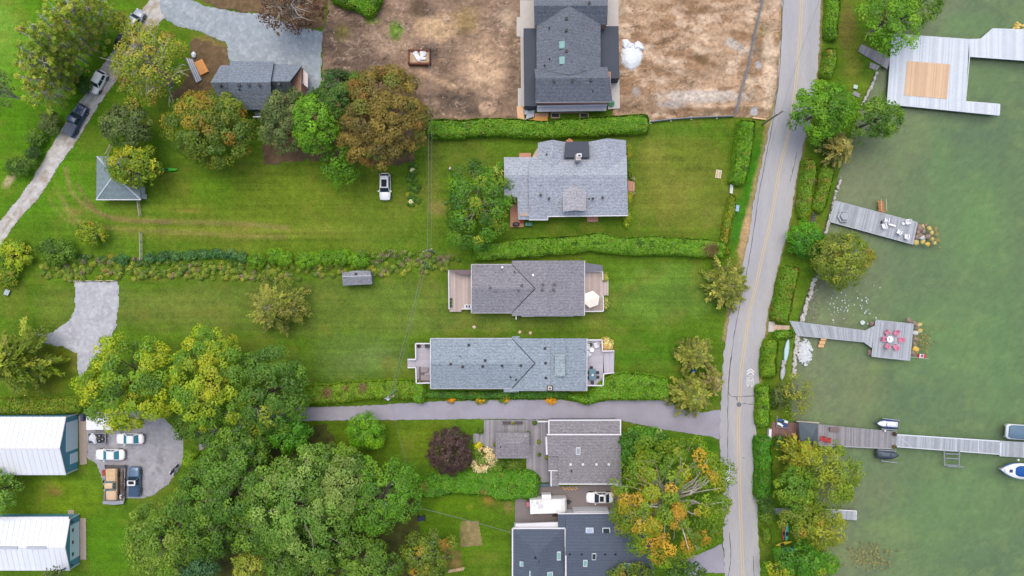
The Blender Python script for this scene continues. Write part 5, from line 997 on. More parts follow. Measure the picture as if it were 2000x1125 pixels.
for i, (x, y, r, lab) in enumerate(((882, 781, 8, 'leftmost and smallest clump of orange flowers by the driveway'), (940, 783, 13, 'widest clump of yellow orange flowers by the driveway'), (984, 781, 12, 'deep orange flower clump right of the widest one by the driveway'), (1076, 782, 12, 'orange flower clump nearest the road end of the driveway bed'))):
    shrub(lab, x, y, r, .7, [((226, 168, 28), 5), ((214, 142, 20), 3), ((96, 130, 34), 3)], 'flower_clump', 'flowers', ry=7, leaf=.2, group='orange flowers along the driveway')
hedge('long low hedge above the upper white barn', [(-20, 793), (60, 794), (110, 791), (158, 790)], 1.8, [((100, 138, 26), 5), ((120, 150, 40), 3), ((138, 134, 62), 1.5), ((84, 126, 22), 4)], 30)
# feathery trees of the narrow lot and the roadside
feather('feathery grey feathered tree standing alone on the narrow lot', 540, 598, 78, 8.5, CEDAR, name='feathery_tree', layers=1.9, leaf=.5, wid=.13, nb=90, ry=66)
feather('roadside cedar at the front corner of the narrow lot', 1420, 557, 52, 7.5, CEDAR, layers=5, nb=90, ry=58); feather('upper of the two cedars beside the blue tarp', 1358, 690, 46, 7, CEDAR, layers=5, nb=90, ry=42)
feather('larger lower cedar at the driveway mouth', 1352, 772, 52, 7.5, CEDAR, layers=5, nb=90, ry=50); feather('small greyish cedar squeezed between the two roadside cedars', 1392, 742, 26, 6, [((150, 142, 110), 4), ((120, 130, 64), 4)], layers=4, nb=50, ry=34)
tree('loose green tree crowding the west end of the light grey house', 932, 402, 70, 84, 9, [((78, 126, 36), 5), ((96, 142, 40), 4), ((64, 106, 38), 4), ((136, 150, 44), .8)], leaf=.34, layers=3.8, show=14, bark=GREY, clus=90, amp=.16)
# big trees of the lower left
tree('huge lime yellow tree with its left flank over the gravel drive', 262, 748, 106, 86, 15, LIME, leaf=.42, layers=5.2, clus=130, rc=.2, amp=.12); tree('huge lime yellow tree right of its twin above the driveway', 420, 742, 92, 92, 15, [((140, 164, 44), 5), ((160, 170, 44), 2), ((96, 136, 46), 5)], leaf=.42, layers=5.2, clus=120, rc=.2, amp=.12)
tree('darker green tree on the driveway flank of the lime trees', 532, 762, 66, 96, 13, [((76, 116, 48), 5), ((92, 130, 48), 4), ((140, 160, 52), 1)], leaf=.4, layers=4.5, clus=90)
tree('low green crown under the lime trees beside the car park', 396, 826, 56, 40, 9, GREEN, leaf=.4); tree('rounded fresh green tree at the end of the driveway', 566, 842, 46, 40, 9, [((72, 130, 32), 5), ((88, 146, 40), 3)], leaf=.36)
tree('grey green crown beside the driveway end', 500, 858, 44, 34, 9, GREEN, leaf=.4)
W = [('big dense green tree in the middle of the dark grove', 462, 940, 94, 92, 15, [((88, 130, 50), 5), ((72, 112, 46), 4), ((106, 144, 56), 3)]), ('tall pale green tree with grey boughs at the heart of the grove', 590, 990, 96, 110, 17, [((104, 142, 66), 5), ((88, 128, 56), 4), ((128, 158, 92), 2)]),
     ('large green tree at the grove edge beside the car park lawn', 330, 1044, 84, 82, 14, [((100, 134, 52), 5), ((82, 120, 46), 4), ((118, 146, 62), 2)]), ('green tree right of the grove gap above the garden plot', 752, 965, 70, 76, 13, [((84, 132, 36), 5), ((104, 150, 40), 3), ((70, 112, 40), 3)]),
     ('green crown at the top of the grove below the driveway', 640, 905, 60, 44, 12, GREEN), ('bottom edge crown with pale twigs below the grove gap', 718, 1098, 68, 44, 12, GREEN), ('teal green spruce like crown at the bottom left of the grove', 382, 1112, 46, 34, 10, TEAL),
     ('olive green crown at the bottom edge next to the teal one', 488, 1112, 38, 34, 11, OLIVE), ('green crown at the bottom edge under the tall pale tree', 560, 1105, 48, 34, 11, GREEN), ('pale grey green crown at the right flank of the tall pale tree', 668, 955, 60, 56, 14, [((120, 146, 88), 5), ((98, 130, 66), 4)]),
     ('green tree filling the grove between the middle and the car park trees', 400, 1010, 70, 80, 13, GREEN), ('orange tinted small tree on the garden lawn', 838, 1085, 46, 60, 9, MIXED), ('low green crown under the grove gap', 640, 1060, 56, 40, 7, DEEP), ('green crown filling the grove left of the tall pale tree', 520, 1030, 64, 60, 13, GREEN), ('green crown bridging the lime trees and the grove', 470, 868, 60, 44, 11, GREEN), ('green crown between the tall pale tree and the garden side tree', 672, 914, 44, 36, 11, GREEN), ('shaded crown at the grove bottom right of the olive one', 610, 1110, 50, 34, 9, GREEN)]
for (lab, x, y, rx, ry, h, pal) in W: gt = tree(lab, x, y, rx, ry, h, pal, leaf=.4, layers=4.6, show=10, bark=GREY, amp=.2)
shrub('round bright clipped tree between the driveway and the lawn', 716, 842, 42, 5, [((96, 152, 28), 5), ((118, 168, 36), 3), ((80, 130, 30), 2)], name='round_tree', cat='tree', ry=36, leaf=.22, layers=5, clus=60, rc=.22, amp=.06)
shrub('purple leaved round tree beside the wooden deck', 880, 880, 44, 5.5, PURPLE, name='purple_tree', cat='tree', ry=47, leaf=.22, layers=5.5, amp=.025, cr=.42)
shrub('cream flowering hydrangea next to the purple tree', 944, 898, 27, 2, [((214, 206, 196), 5), ((216, 188, 176), 3), ((96, 130, 46), 4)], name='hydrangea_bush', ry=26, leaf=.26, clus=60, rc=.17)
shrub('green skirt of leaves right of the flowering hydrangea', 968, 910, 18, 1.5, GREEN); shrub('yellow bush above the flowering hydrangea', 934, 872, 9, 1.2, [((196, 196, 50), 5), ((150, 170, 40), 3)]); shrub('rounded dark shrub below the weathered pergola roof', 1004, 908, 21, 1.4, [((92, 120, 34), 5), ((72, 104, 34), 4)], ry=12)
hedge('thick green hedge below the purple tree and the wooden deck', [(815, 940), (840, 928), (890, 922), (960, 921), (1046, 921), (1048, 970), (1020, 974), (980, 978), (950, 966), (880, 966), (830, 972)], 1.7, [((80, 140, 30), 5), ((96, 152, 34), 3), ((66, 118, 30), 3)], patches=[(826, 952, 8, (128, 130, 70)), (945, 962, 5, (120, 110, 60))])
tree('leaning yellow green tree at the left end of the lower barn', -6, 960, 44, 44, 8, [((112, 156, 70), 5), ((96, 140, 60), 4)], leaf=.34, layers=4); tree('grey green twiggy crown over the roof of the lower barn', 108, 1122, 22, 16, 7, GREYGRN, leaf=.3, layers=2.2)
shrub('yellow green round bush at the right edge of the car park', 374, 898, 19, 2.2, [((124, 162, 30), 5), ((104, 146, 28), 3)], leaf=.2)
# the maple and its neighbours
mt = tree('great tree with orange topmost leaves and bare limbs by the road', 1308, 972, 118, 122, 16, MAPLE, name='broad_tree', leaf=.44, layers=4.2, clus=150, rc=.17, show=34, bark=PALE, top=((176, 146, 54), .40), amp=.1)
bare(mt, (1304, 985, 7), [(1260, 940, 15.2), (1278, 900, 14.6), (1330, 900, 15), (1362, 930, 14.6), (1375, 985, 14.2), (1318, 1050, 14.4), (1262, 1010, 15), (1230, 985, 13.5), (1300, 945, 16)], .12, GREY, 5, 5)
tree('fresh green tree behind the great tree at the driveway', 1258, 872, 52, 40, 8, [((80, 134, 34), 5), ((66, 114, 34), 4)], leaf=.34); shrub('round clipped globe shrub by the driveway mouth', 1364, 874, 13, 1.6, [((72, 124, 34), 5)], leaf=.16, rc=.3, amp=.02)
shrub('white flowering bush at the driveway mouth', 1288, 850, 12, 1.4, [((220, 222, 190), 4), ((96, 140, 40), 4)]); shrub('small low globe shrub below the round one', 1373, 892, 7, .9, GREEN)
tree('dark green tree at the bottom edge under the great tree', 1335, 1118, 40, 26, 8, DEEP, leaf=.34); tree('bronze and green tree at the bottom edge before the dark roof', 1232, 1122, 48, 24, 8, MIXED, leaf=.34)
# shore
tree('bright willow reaching over the big dock', 1735, 38, 56, 66, 11, [((106, 158, 40), 5), ((86, 134, 36), 4), ((130, 172, 60), 2)], leaf=.42, layers=3.8, amp=.18, show=16, bark=GREY); tree('dark willow behind the bright one at the top edge', 1800, 10, 42, 40, 9, GREEN, leaf=.4, layers=3.2)
tree('fresh green tree leaning over the road from the shore', 1606, 216, 64, 58, 11, BRIGHT, leaf=.42, layers=5, amp=.12, clus=90); tree('green willow hanging over the water below the big dock', 1708, 235, 50, 46, 9, [((86, 126, 36), 5), ((104, 142, 44), 3), ((68, 106, 36), 3)], leaf=.38, layers=4, amp=.2)
feather('bleached yellow grey willow at the water edge', 1636, 292, 40, 6.5, [((142, 140, 92), 5), ((128, 134, 84), 4), ((156, 146, 76), 1.5)], name='willow_tree', layers=3, nb=50, ry=46); shrub('green bush under the bleached willow', 1610, 268, 26, 3, DEEP, leaf=.28)
shrub('fresh green round tree on the bank by the steps', 1574, 470, 37, 5, [((84, 150, 28), 5), ((66, 126, 28), 4)], name='round_tree', cat='tree', leaf=.28, clus=50, ry=36); tree('olive yellow willow hanging over the water by the small dock', 1640, 506, 62, 52, 8, OLIVE, name='willow_tree', leaf=.34, layers=4.4, amp=.12)
tree('thin olive tree ringed with twigs over the shallow water', 1556, 772, 32, 40, 6, OLIVE, leaf=.3, layers=1.5, show=24, bark=GREY, amp=.2); shrub('grey green bush on the bank by the thin olive tree', 1528, 772, 20, 3, GREYGRN, ry=26, leaf=.24, layers=3)
feather('golden willow fanning out beside the canopy roof', 1566, 888, 50, 8, [((142, 150, 50), 5), ((122, 138, 46), 4), ((156, 146, 56), 1)], name='willow_tree', layers=4.5, nb=90, ry=44)
tree('large yellow green shore tree over the water', 1620, 932, 52, 70, 10, [((134, 150, 48), 5), ((114, 138, 42), 4), ((96, 126, 40), 2)], leaf=.36, layers=3.8, show=18, bark=GREY, amp=.16, name='willow_tree')
tree('deep green shore tree inside the yellow willows', 1552, 952, 42, 44, 9, [((84, 126, 38), 5), ((112, 144, 44), 3)], leaf=.36); tree('olive shore tree above the kayaks', 1564, 1010, 46, 42, 8, OLIVE, leaf=.36, layers=4.2, name='willow_tree'); tree('yellow olive tree hanging over the small jetty', 1612, 1030, 40, 42, 8, [((142, 152, 54), 5), ((120, 138, 48), 4)], leaf=.36, layers=3.6, name='willow_tree')
tree('dense green trees at the bottom of the shore', 1556, 1100, 58, 42, 8, [((70, 124, 32), 5), ((86, 140, 36), 4), ((150, 160, 50), .6)], leaf=.34); shrub('bright green bush dipping into the water at the bottom', 1618, 1100, 22, 3, BRIGHT, leaf=.26); shrub('dark bush beside the road below the long hedge', 1496, 985, 18, 2.2, DEEP, ry=22, leaf=.24); shrub('green bush on the bank left of the deep green tree', 1500, 1005, 18, 2.5, GREEN, leaf=.24); shrub('dark green bush behind the boat rack corner', 1522, 862, 13, 2, DEEP, leaf=.24)
HG = [([(1628, -20), (1627, 30), (1626, 76)], 24, 1.6, 'roadside hedge at the top of the shore strip', BRIGHT), ([(1625, 94), (1622, 125), (1614, 152)], 22, 1.5, 'loose yellowing hedge below the topmost shore hedge', SHOREMIX),
      ([(1582, 310), (1580, 340), (1576, 372), (1572, 400), (1574, 424)], 26, 1.5, 'mixed shaggy hedge between the road and the small dock', SHOREMIX), ([(1617, 325), (1612, 360), (1602, 395), (1594, 412)], 24, 1.4, 'yellow green hedge on the bank above the small dock', SHOREMIX),
      ([(1546, 520), (1538, 555), (1530, 590), (1524, 628)], 34, 1.7, 'golden edged hedge above the platform dock walkway', SHOREMIX), ([(1532, 646), (1532, 662)], 34, 1.4, 'short green hedge beside the platform dock walkway', BRIGHT),
      ([(1508, 664), (1503, 700), (1501, 738)], 28, 1.6, 'clipped hedge between the road and the upturned canoes', [((110, 148, 28), 5), ((90, 134, 24), 4)]), ([(1492, 752), (1491, 790), (1490, 834)], 26, 1.7, 'straight green hedge above the long dock path', BRIGHT), ([(1512, 760), (1513, 800)], 14, 1.3, 'narrow dark hedge behind the straight roadside hedge', DEEP),
      ([(1492, 852), (1493, 900), (1493, 935), (1490, 975)], 30, 1.8, 'tall dark green hedge along the road below the long dock', [((62, 124, 26), 5), ((78, 142, 30), 4), ((54, 104, 28), 3)]), ([(1496, 1030), (1502, 1062)], 16, 1.3, 'yellow brown scrub beside the bottom kayaks', SHOREMIX)]
for (ln, w, h, lab, pal) in HG: hedge(lab, ln, h, pal, w)
for i, (x, y, r, lab, pal) in enumerate(((1584, 354, 9, 'dusty lavender bush in the shaggy shore hedge', [((134, 128, 130), 5), ((120, 130, 80), 3)]), (1565, 395, 10, 'pale mauve bush at the foot of the shaggy shore hedge', [((148, 140, 140), 5), ((120, 130, 80), 3)]), (1572, 418, 13, 'low clipped bush beside the shore steps', YELGRN),
        (1230, 330, 5, 'thin yellow shrub on the east wall of the light grey house', YELGRN), (1229, 392, 5, 'low shrub south of the brick steps on the east wall', YELGRN), (1224, 424, 7, 'green shrub at the southeast corner of the light grey house', YELGRN), (1228, 300, 5, 'slim shrub north of the brick steps on the east wall', YELGRN))):
    shrub(lab, x, y, r, 1.2, pal, leaf=.2, ry=r if i < 3 else 20)
shrub('white flowering bush at the west wall of the light grey house', 976, 330, 11, 1.6, [((96, 146, 36), 5), ((206, 214, 150), 2)], ry=16)
shrub('cream hydrangea at the deck corner of the blue grey house', 1184, 672, 12, 1.6, [((226, 212, 178), 5), ((170, 160, 90), 2), ((206, 176, 140), 2)], name='hydrangea_bush', ry=16)
shrub('cream hydrangea at the lower deck corner of the narrow lot house', 1183, 594, 6, 1.2, [((220, 212, 170), 5), ((140, 150, 80), 2)], name='hydrangea_bush', ry=14); shrub('yellow flowering shrub at the upper deck corner of the narrow lot house', 1182, 541, 6, 1.2, [((190, 190, 110), 5), ((140, 150, 80), 3)], ry=10)
# ------------------------------------------------------------------ docks and shore
DZ = .15
def piles(root, pts, z=DZ, r=.11):
    for x, y in pts: cx, cy = P2(x, y, 0); MB().disc(cx, cy, -2.8, z - .06, r, 8).build('pile', DKWOOD, root)
def rim(root, pts, m, z=DZ, w=.14): return edging(root, [(x, y, z + .012) for x, y in pts], m, w, 'edge_board')
r = thing('big_dock', 'broad bleached dock with a square of new tan boards', 'dock', P(1800, 130))
deck_part(r, [(1743, 66), (1893, 77), (1886, 198), (1735, 180)], 66, DZ, PALEWOOD, 21); deck_part(r, [(1893, 77), (1916, 75), (1916, 111), (1893, 111)], 10, DZ, PALEWOOD, 22); deck_part(r, [(1916, 75), (1939, 56), (2060, 60), (2060, 122)][0:1] + [(1939, 56)] + [(1939, 113), (1916, 111)], 10, DZ, PALEWOOD, 23); deck_part(r, [(1939, 56), (2060, 60), (2060, 122), (1939, 113)], 50, DZ, PALEWOOD, 24); deck_part(r, [(1735, 180), (1886, 198), (1886, 219), (1733, 203)], 66, DZ, PALEWOOD, 25); deck_part(r, [(1886, 198), (1953, 203), (1951, 225), (1886, 219)], 29, DZ, PALEWOOD, 26)
deck_part(r, [(1771.5, 119), (1855.5, 125.5), (1850, 193.5), (1766, 186)], 38, DZ + .05, TANWOOD, 27, 'new_boards', joists=False)
rim(r, [(1743, 66), (1893, 77), (1916, 76), (1939, 56), (2060, 60)], PALEWOOD); rim(r, [(2060, 122), (1894, 110), (1886, 198), (1953, 203.5), (1952, 225), (1733, 203), (1743, 66)], PALEWOOD)
piles(r, [(1760, 80), (1820, 82), (1885, 88), (1740, 195), (1800, 205), (1880, 214), (1945, 220), (1950, 66), (1990, 112)])
r = thing('gangplank', 'short grey board ramp leading onto the broad dock', 'gangway', P(1716, 118)); deck_part(r, [(1682, 86), (1740, 112), (1733, 135), (1676, 100)], 22, .12, DKWOOD, 28); deck_part(r, [(1700, 121), (1718, 129), (1712, 138), (1698, 132)], 6, .05, DKWOOD, 29, 'landing', joists=False)
r = thing('small_dock', 'slanted grey dock carrying the white chairs', 'dock', P(1705, 432)); deck_part(r, [(1631, 392), (1792, 434.5), (1783, 477), (1620, 432.5)], 64, DZ, GREYWOOD, 31); rim(r, [(1631, 392), (1792, 434.5), (1783, 477), (1620, 432.5), (1631, 392)], GREYWOOD); piles(r, [(1640, 398), (1632, 430), (1690, 412), (1684, 448), (1740, 424), (1732, 460), (1785, 440), (1778, 472)])
r = thing('swim_steps', 'rusty swim steps with pale rails on the slanted dock', 'steps', P(1722, 402))
for i in range(4): q = [(1716 + i * .4, 413 - i * 6), (1728 + i * .4, 416 - i * 6), (1728 + i * .4, 411 - i * 6), (1716 + i * .4, 408 - i * 6)]; MB().prism([P2(*a) for a in q], DZ - .2 * i - .12, DZ - .2 * i - .06).build('tread', mat('rusty_tread', (178, 124, 80), var=.3, scale=5), r)
for x in (1721, 1731): MB().tube([P(x, 389, -.2), P(x, 391, .6), P(x + 1, 411, .7), P(x + 1, 413, .1)], .05, 6).build('rail', mat('rail_bare', (206, 190, 160)), r)
r = thing('platform_dock', 'grey dock with square platform holding the pink chairs', 'dock', P(1700, 660)); deck_part(r, [(1542, 627), (1690, 646), (1688, 668), (1556, 655)], 70, DZ, GREYWOOD, 32); deck_part(r, [(1690, 646), (1710, 636), (1703, 679), (1688, 668)], 8, DZ, GREYWOOD, 33); deck_part(r, [(1711, 625), (1784, 633), (1777, 704), (1703, 696)], 34, DZ, GREYWOOD, 34)
rim(r, [(1711, 625), (1784, 633), (1777, 704), (1703, 696), (1711, 625)], GREYWOOD); rim(r, [(1542, 627), (1690, 646), (1710, 636)], GREYWOOD); rim(r, [(1556, 655), (1688, 668), (1703, 679)], GREYWOOD); piles(r, [(1600, 640), (1598, 656), (1650, 645), (1648, 661), (1715, 632), (1778, 640), (1772, 698), (1710, 690)])
deck_part(r, [(1510, 634), (1542, 636), (1542, 645), (1510, 646)], 16, .12, mat('pinkish_boards', (206, 180, 160), island=.12), 35, 'shore_walk', joists=False); MB().prism([P2(1501, 628), P2(1513, 628), P2(1513, 648), P2(1500, 648)], 0, .1).build('landing', STONE, r)
r = thing('bench_steps', 'small tan wooden steps on the lower side of the platform dock walkway', 'steps', P(1607, 668)); 
for i in range(3): MB().prism([P2(1604 - i * 1.5, 659 + i * 7), P2(1615 - i * 1.5, 659 + i * 7), P2(1614 - i * 1.5, 665 + i * 7), P2(1603 - i * 1.5, 665 + i * 7)], -.2 * i - .1, -.2 * i - .04).build('tread', WOOD_NEW, r)
r = thing('long_dock', 'long brown weathered dock reaching out to the boats', 'dock', P(1780, 855)); deck_part(r, [(1560, 825), (1752, 843), (1750, 877), (1560, 868)], 92, DZ, DKWOOD, 36); deck_part(r, [(1752, 849), (1955, 862), (1954, 887), (1750, 872)], 96, DZ, GREYWOOD, 37); deck_part(r, [(1955, 861), (2060, 867), (2060, 898), (1954, 891)], 46, DZ, GREYWOOD, 38)
rim(r, [(1752, 849), (1955, 862)], PALEWOOD, w=.2); rim(r, [(1750, 872.5), (1954, 887.5)], PALEWOOD); rim(r, [(1560, 868), (1750, 877)], GREYWOOD); rim(r, [(1955, 861), (1954, 891)], PALEWOOD, w=.25); rim(r, [(1867, 857), (1867, 881)], PALEWOOD, DZ + .01); rim(r, [(1911, 860), (1911, 884)], PALEWOOD, DZ + .01); rim(r, [(1752, 849), (1780, 873)], PALEWOOD, DZ + .03, .06)
piles(r, [(1600, 834), (1598, 866), (1660, 839), (1658, 870), (1720, 845), (1718, 874), (1800, 857), (1800, 872), (1880, 862), (1880, 878), (1940, 866), (1940, 884)])
r = thing('shore_deck', 'reddish brown shore deck with the boat rack above the long dock', 'deck', P(1530, 835)); deck_part(r, [(1507, 824), (1562, 826), (1562, 854), (1507, 852)], 30, .12, mat('red_brown_boards', (126, 96, 92), island=.14, var=.1), 39); edging(r, [(1556, 823, .2), (1600, 826, .2)], mat('stone_edge', (190, 186, 178)), .2, 'stone_edge'); MB().prism([P2(1498, 836), P2(1503, 836), P2(1502, 858), P2(1497, 858)], .1, 1).build('white_post_box', WHITE, r)
r = thing('small_jetty', 'short grey jetty poking out under the yellow willow', 'dock', P(1635, 1003)); deck_part(r, [(1500, 992), (1673, 998), (1671, 1016), (1500, 1004)], 70, DZ, GREYWOOD, 40); rim(r, [(1600, 994), (1673, 998), (1672, 1016)], WHITE); piles(r, [(1620, 998), (1665, 1000), (1664, 1013), (1620, 1008)])
for y in (1007, 1013): MB().tube([P(1671, y, .2), P(1677, y + .3, .2)], .04, 6).build('ladder_rail', METAL, r)
# rocks
def rock(mb, c, r3, seed, n=1):
    g = random.Random(seed); t = (1 + 5 ** .5) / 2
    V = [Vector(p).normalized() for p in ((-1, t, 0), (1, t, 0), (-1, -t, 0), (1, -t, 0), (0, -1, t), (0, 1, t), (0, -1, -t), (0, 1, -t), (t, 0, -1), (t, 0, 1), (-t, 0, -1), (-t, 0, 1))]
    F = [(0, 11, 5), (0, 5, 1), (0, 1, 7), (0, 7, 10), (0, 10, 11), (1, 5, 9), (5, 11, 4), (11, 10, 2), (10, 7, 6), (7, 1, 8), (3, 9, 4), (3, 4, 2), (3, 2, 6), (3, 6, 8), (3, 8, 9), (4, 9, 5), (2, 4, 11), (6, 2, 10), (8, 6, 7), (9, 8, 1)]
    a = g.random() * 6.28; out = []
    for v in V:
        k = .8 + .4 * g.random(); x, y, z = v.x * r3[0] * k, v.y * r3[1] * k, v.z * r3[2] * k; out.append((c[0] + x * math.cos(a) - y * math.sin(a), c[1] + x * math.sin(a) + y * math.cos(a), c[2] + z))
    mb.add(out, F); return mb
RK = [mat('mossy_boulder', (196, 180, 110), var=.25, scale=3, rough=.9), mat('brown_boulder', (142, 124, 110), var=.25, scale=3), mat('grey_boulder', (196, 196, 194), var=.2, scale=3), mat('yellow_boulder', (212, 180, 84), var=.2, scale=3)]
r = thing('boulder_pile', 'heap of submerged mossy boulders at the tip of the slanted dock', 'boulders', P(1810, 460, -.6))
for i, (x, y, s, k) in enumerate(((1796, 445, 8, 1), (1802, 443, 6, 0), (1814, 446, 6, 0), (1827, 448, 6, 0), (1793, 454, 6, 1), (1804, 452, 5, 1), (1819, 455, 6, 0), (1829, 458, 6, 0), (1791, 463, 6, 1), (1800, 464, 6, 2), (1811, 462, 6, 1), (1820, 467, 6, 0), (1831, 469, 6, 0), (1789, 473, 7, 0), (1802, 472, 6, 0), (1811, 477, 6, 3), (1824, 475, 6, 0), (1797, 459, 5, 1), (1834, 484, 3, 0), (1808, 440, 4, 1))):
    x_, y_, z_ = P(x, y, -.62 - .012 * (x - 1785) * .4 + (.25 if k in (1, 2) else 0)); rock(MB(), (x_, y_, z_), (s * S * 1.2, s * S * 1.0, .36), i).build('boulder', RK[k], r, smooth=True)
r = thing('boulder_pile', 'brown boulders around the tip of the square platform dock', 'boulders', P(1790, 660, -.6))
for i, (x, y, s, k) in enumerate(((1776, 626, 8, 1), (1786, 632, 7, 1), (1791, 640, 6, 1), (1788, 650, 7, 2), (1789, 662, 7, 1), (1786, 672, 7, 1), (1789, 682, 8, 3), (1783, 690, 7, 1), (1797, 646, 6, 0), (1796, 634, 6, 0), (1704, 632, 7, 1), (1699, 688, 7, 1))): 
    x_, y_, z_ = P(x, y, -.6); rock(MB(), (x_, y_, z_), (s * S, s * S * .8, .35), 40 + i).build('boulder', RK[k], r)
def stuff_rocks(name, label, pts, rr, m, z, seed, cat='stones', hz=.7):
    mb = MB(); g = random.Random(seed)
    for i, (x, y) in enumerate(pts): s = rr * (.6 + .8 * g.random()); x_, y_, z_ = P(x, y, z); rock(mb, (x_, y_, z_), (s, s * .8, s * hz), seed * 100 + i)
    o = mb.build(name, m); return tag(o, label, cat, kind='stuff')
g = random.Random(4)
def along(pts, n, w): 
    out = []
    for i in range(n):
        k = g.random() * (len(pts) - 1); j = int(k); u = k - j; out.append((pts[j][0] + (pts[j + 1][0] - pts[j][0]) * u + g.uniform(-w, w), pts[j][1] + (pts[j + 1][1] - pts[j][1]) * u + g.uniform(-w, w)))
    return out
stuff_rocks('seawall_stones', 'pale limestone blocks edging the bank above the platform dock', along([(1593, 543), (1585, 565), (1577, 590), (1570, 612), (1566, 628)], 110, 3), .24, STONE, -.1, 5)
stuff_rocks('seawall_stones', 'pale limestone blocks edging the bank below the platform dock', along([(1558, 656), (1555, 680), (1552, 705), (1550, 738)], 100, 3), .24, STONE, -.1, 6)
stuff_rocks('seawall_stones', 'thin line of pale stones by the slanted dock', along([(1643, 345), (1632, 380), (1624, 412), (1615, 448), (1612, 456)], 90, 1.6), .2, STONE, -.1, 7); stuff_rocks('seawall_stones', 'thin line of pale stones below the gangplank', along([(1714, 141), (1706, 160), (1694, 185), (1684, 206)], 80, 1.4), .2, STONE, -.1, 8)
stuff_rocks('yellow_stones', 'shoal of small yellow stones under the water at the bottom', [(g.gauss(1705, 22), g.gauss(1088, 13)) for _ in range(170)], .22, mat('yellow_stone', (186, 178, 104), island=.35, var=.2), -.85, 9); stuff_rocks('yellow_stones', 'few yellow stones breaking the surface at the top right', [(g.gauss(1994, 8), g.gauss(51, 4)) for _ in range(22)], .3, mat('yellow_stone2', (206, 180, 100), island=.4), -.55, 10)
stuff_rocks('weed_stones', 'yellow green weedy stones beyond the square platform', [(g.gauss(1802, 10), g.gauss(664, 14)) for _ in range(120)], .2, mat('weedy_stone', (168, 160, 66), island=.25), -.7, 11)
stuff_rocks('pebble_bank', 'brown pebbles along the waterline above the platform dock', [(g.gauss(1588, 8), g.gauss(585, 22)) for _ in range(160)], .13, mat('pebble', (150, 140, 126), island=.4), -.6, 12)
wg = [(g.gauss(0, .45), g.gauss(0, .45)) for _ in range(520)]
stuff_rocks('gravel_spill', 'fan of white gravel spilling into the shallows by the canoes', [(1572 + 14 * u, 688 + 25 * v) for u, v in wg if u * u + v * v < 1.1], .19, mat('white_gravel', (206, 210, 212), island=.12), -.5, 13, 'gravel')
mb = MB()
for i in range(70):
    x, y = (g.gauss(1640, 12), g.gauss(598, 18)) if i < 40 else ((g.gauss(1690, 18), g.gauss(590, 24)) if i < 70 else (g.gauss(1660, 26), g.gauss(632, 5)))
    if y > 636: y = 630
    c = P(x, y, -.545); n = 7; s = .09 * g.random() + .03; mb.add([(c[0] + s * (.6 + .8 * g.random()) * math.cos(j * 6.283 / n), c[1] + s * 1.5 * (.6 + .8 * g.random()) * math.sin(j * 6.283 / n), -.545) for j in range(n)], [tuple(range(n))])
c = P(1685, 630, -.54); mb.add([(c[0] + .45 * (.8 + .3 * g.random()) * math.cos(j * .57), c[1] + .38 * math.sin(j * .57), -.543) for j in range(11)], [tuple(range(11))])
tag(mb.build('foam', mat('foam', (200, 210, 214), rough=.9)), 'flecks of white foam drifting above the platform dock walkway', 'foam', kind='stuff')

# ------------------------------------------------------------------ vehicles
TYRE = mat('tyre_rubber', (38, 38, 40), rough=.9); RIM = mat('alloy_rim', (150, 152, 158), metal=.6, rough=.35); CGL = mat('car_glass', (44, 58, 70), rough=.12, spec=.25, var=.2, scale=1.5); LAMP = mat('lamp_lens', (214, 218, 224), rough=.15, spec=.6); TAIL = mat('tail_lens', (150, 30, 30), rough=.2)
def paint(name, rgb): return mat('paint_' + name, rgb, rough=.28, spec=.5, var=.02, coat=.6)
def loft(stations, m, name, root, smooth=True, bevel=0):
    """stations: list of rings (same count) of (x,y,z) -> closed skin"""
    n = len(stations[0]); mb = MB(); mb.v = [p for s_ in stations for p in s_]
    mb.f = [(i * n + j, i * n + (j + 1) % n, (i + 1) * n + (j + 1) % n, (i + 1) * n + j)[::-1] for i in range(len(stations) - 1) for j in range(n)] + [tuple(range(n)), tuple(range((len(stations) - 1) * n, len(stations) * n))[::-1]]
    return mb.build(name, m, root, False, smooth)
def wheels(root, xs, W, r=.34):
    for x in xs:
        for s_ in (-1, 1):
            w = MB().tube([(x, s_ * (W / 2 - .22), r), (x, s_ * (W / 2 + .0), r)], r, 16).build('wheel', TYRE, root, False); MB().tube([(x, s_ * (W / 2 - .02), r), (x, s_ * (W / 2 + .012), r)], r * .6, 12).build('rim', RIM, w, False)
def body_ring(x, w, zb, zt, crown=.05): return [(x, -w * .96, zb), (x, -w, zb + (zt - zb) * .45), (x, -w * .98, zt - .14), (x, -w * .86, zt), (x, -w * .4, zt + crown), (x, w * .4, zt + crown), (x, w * .86, zt), (x, w * .98, zt - .14), (x, w, zb + (zt - zb) * .45), (x, w * .96, zb)]
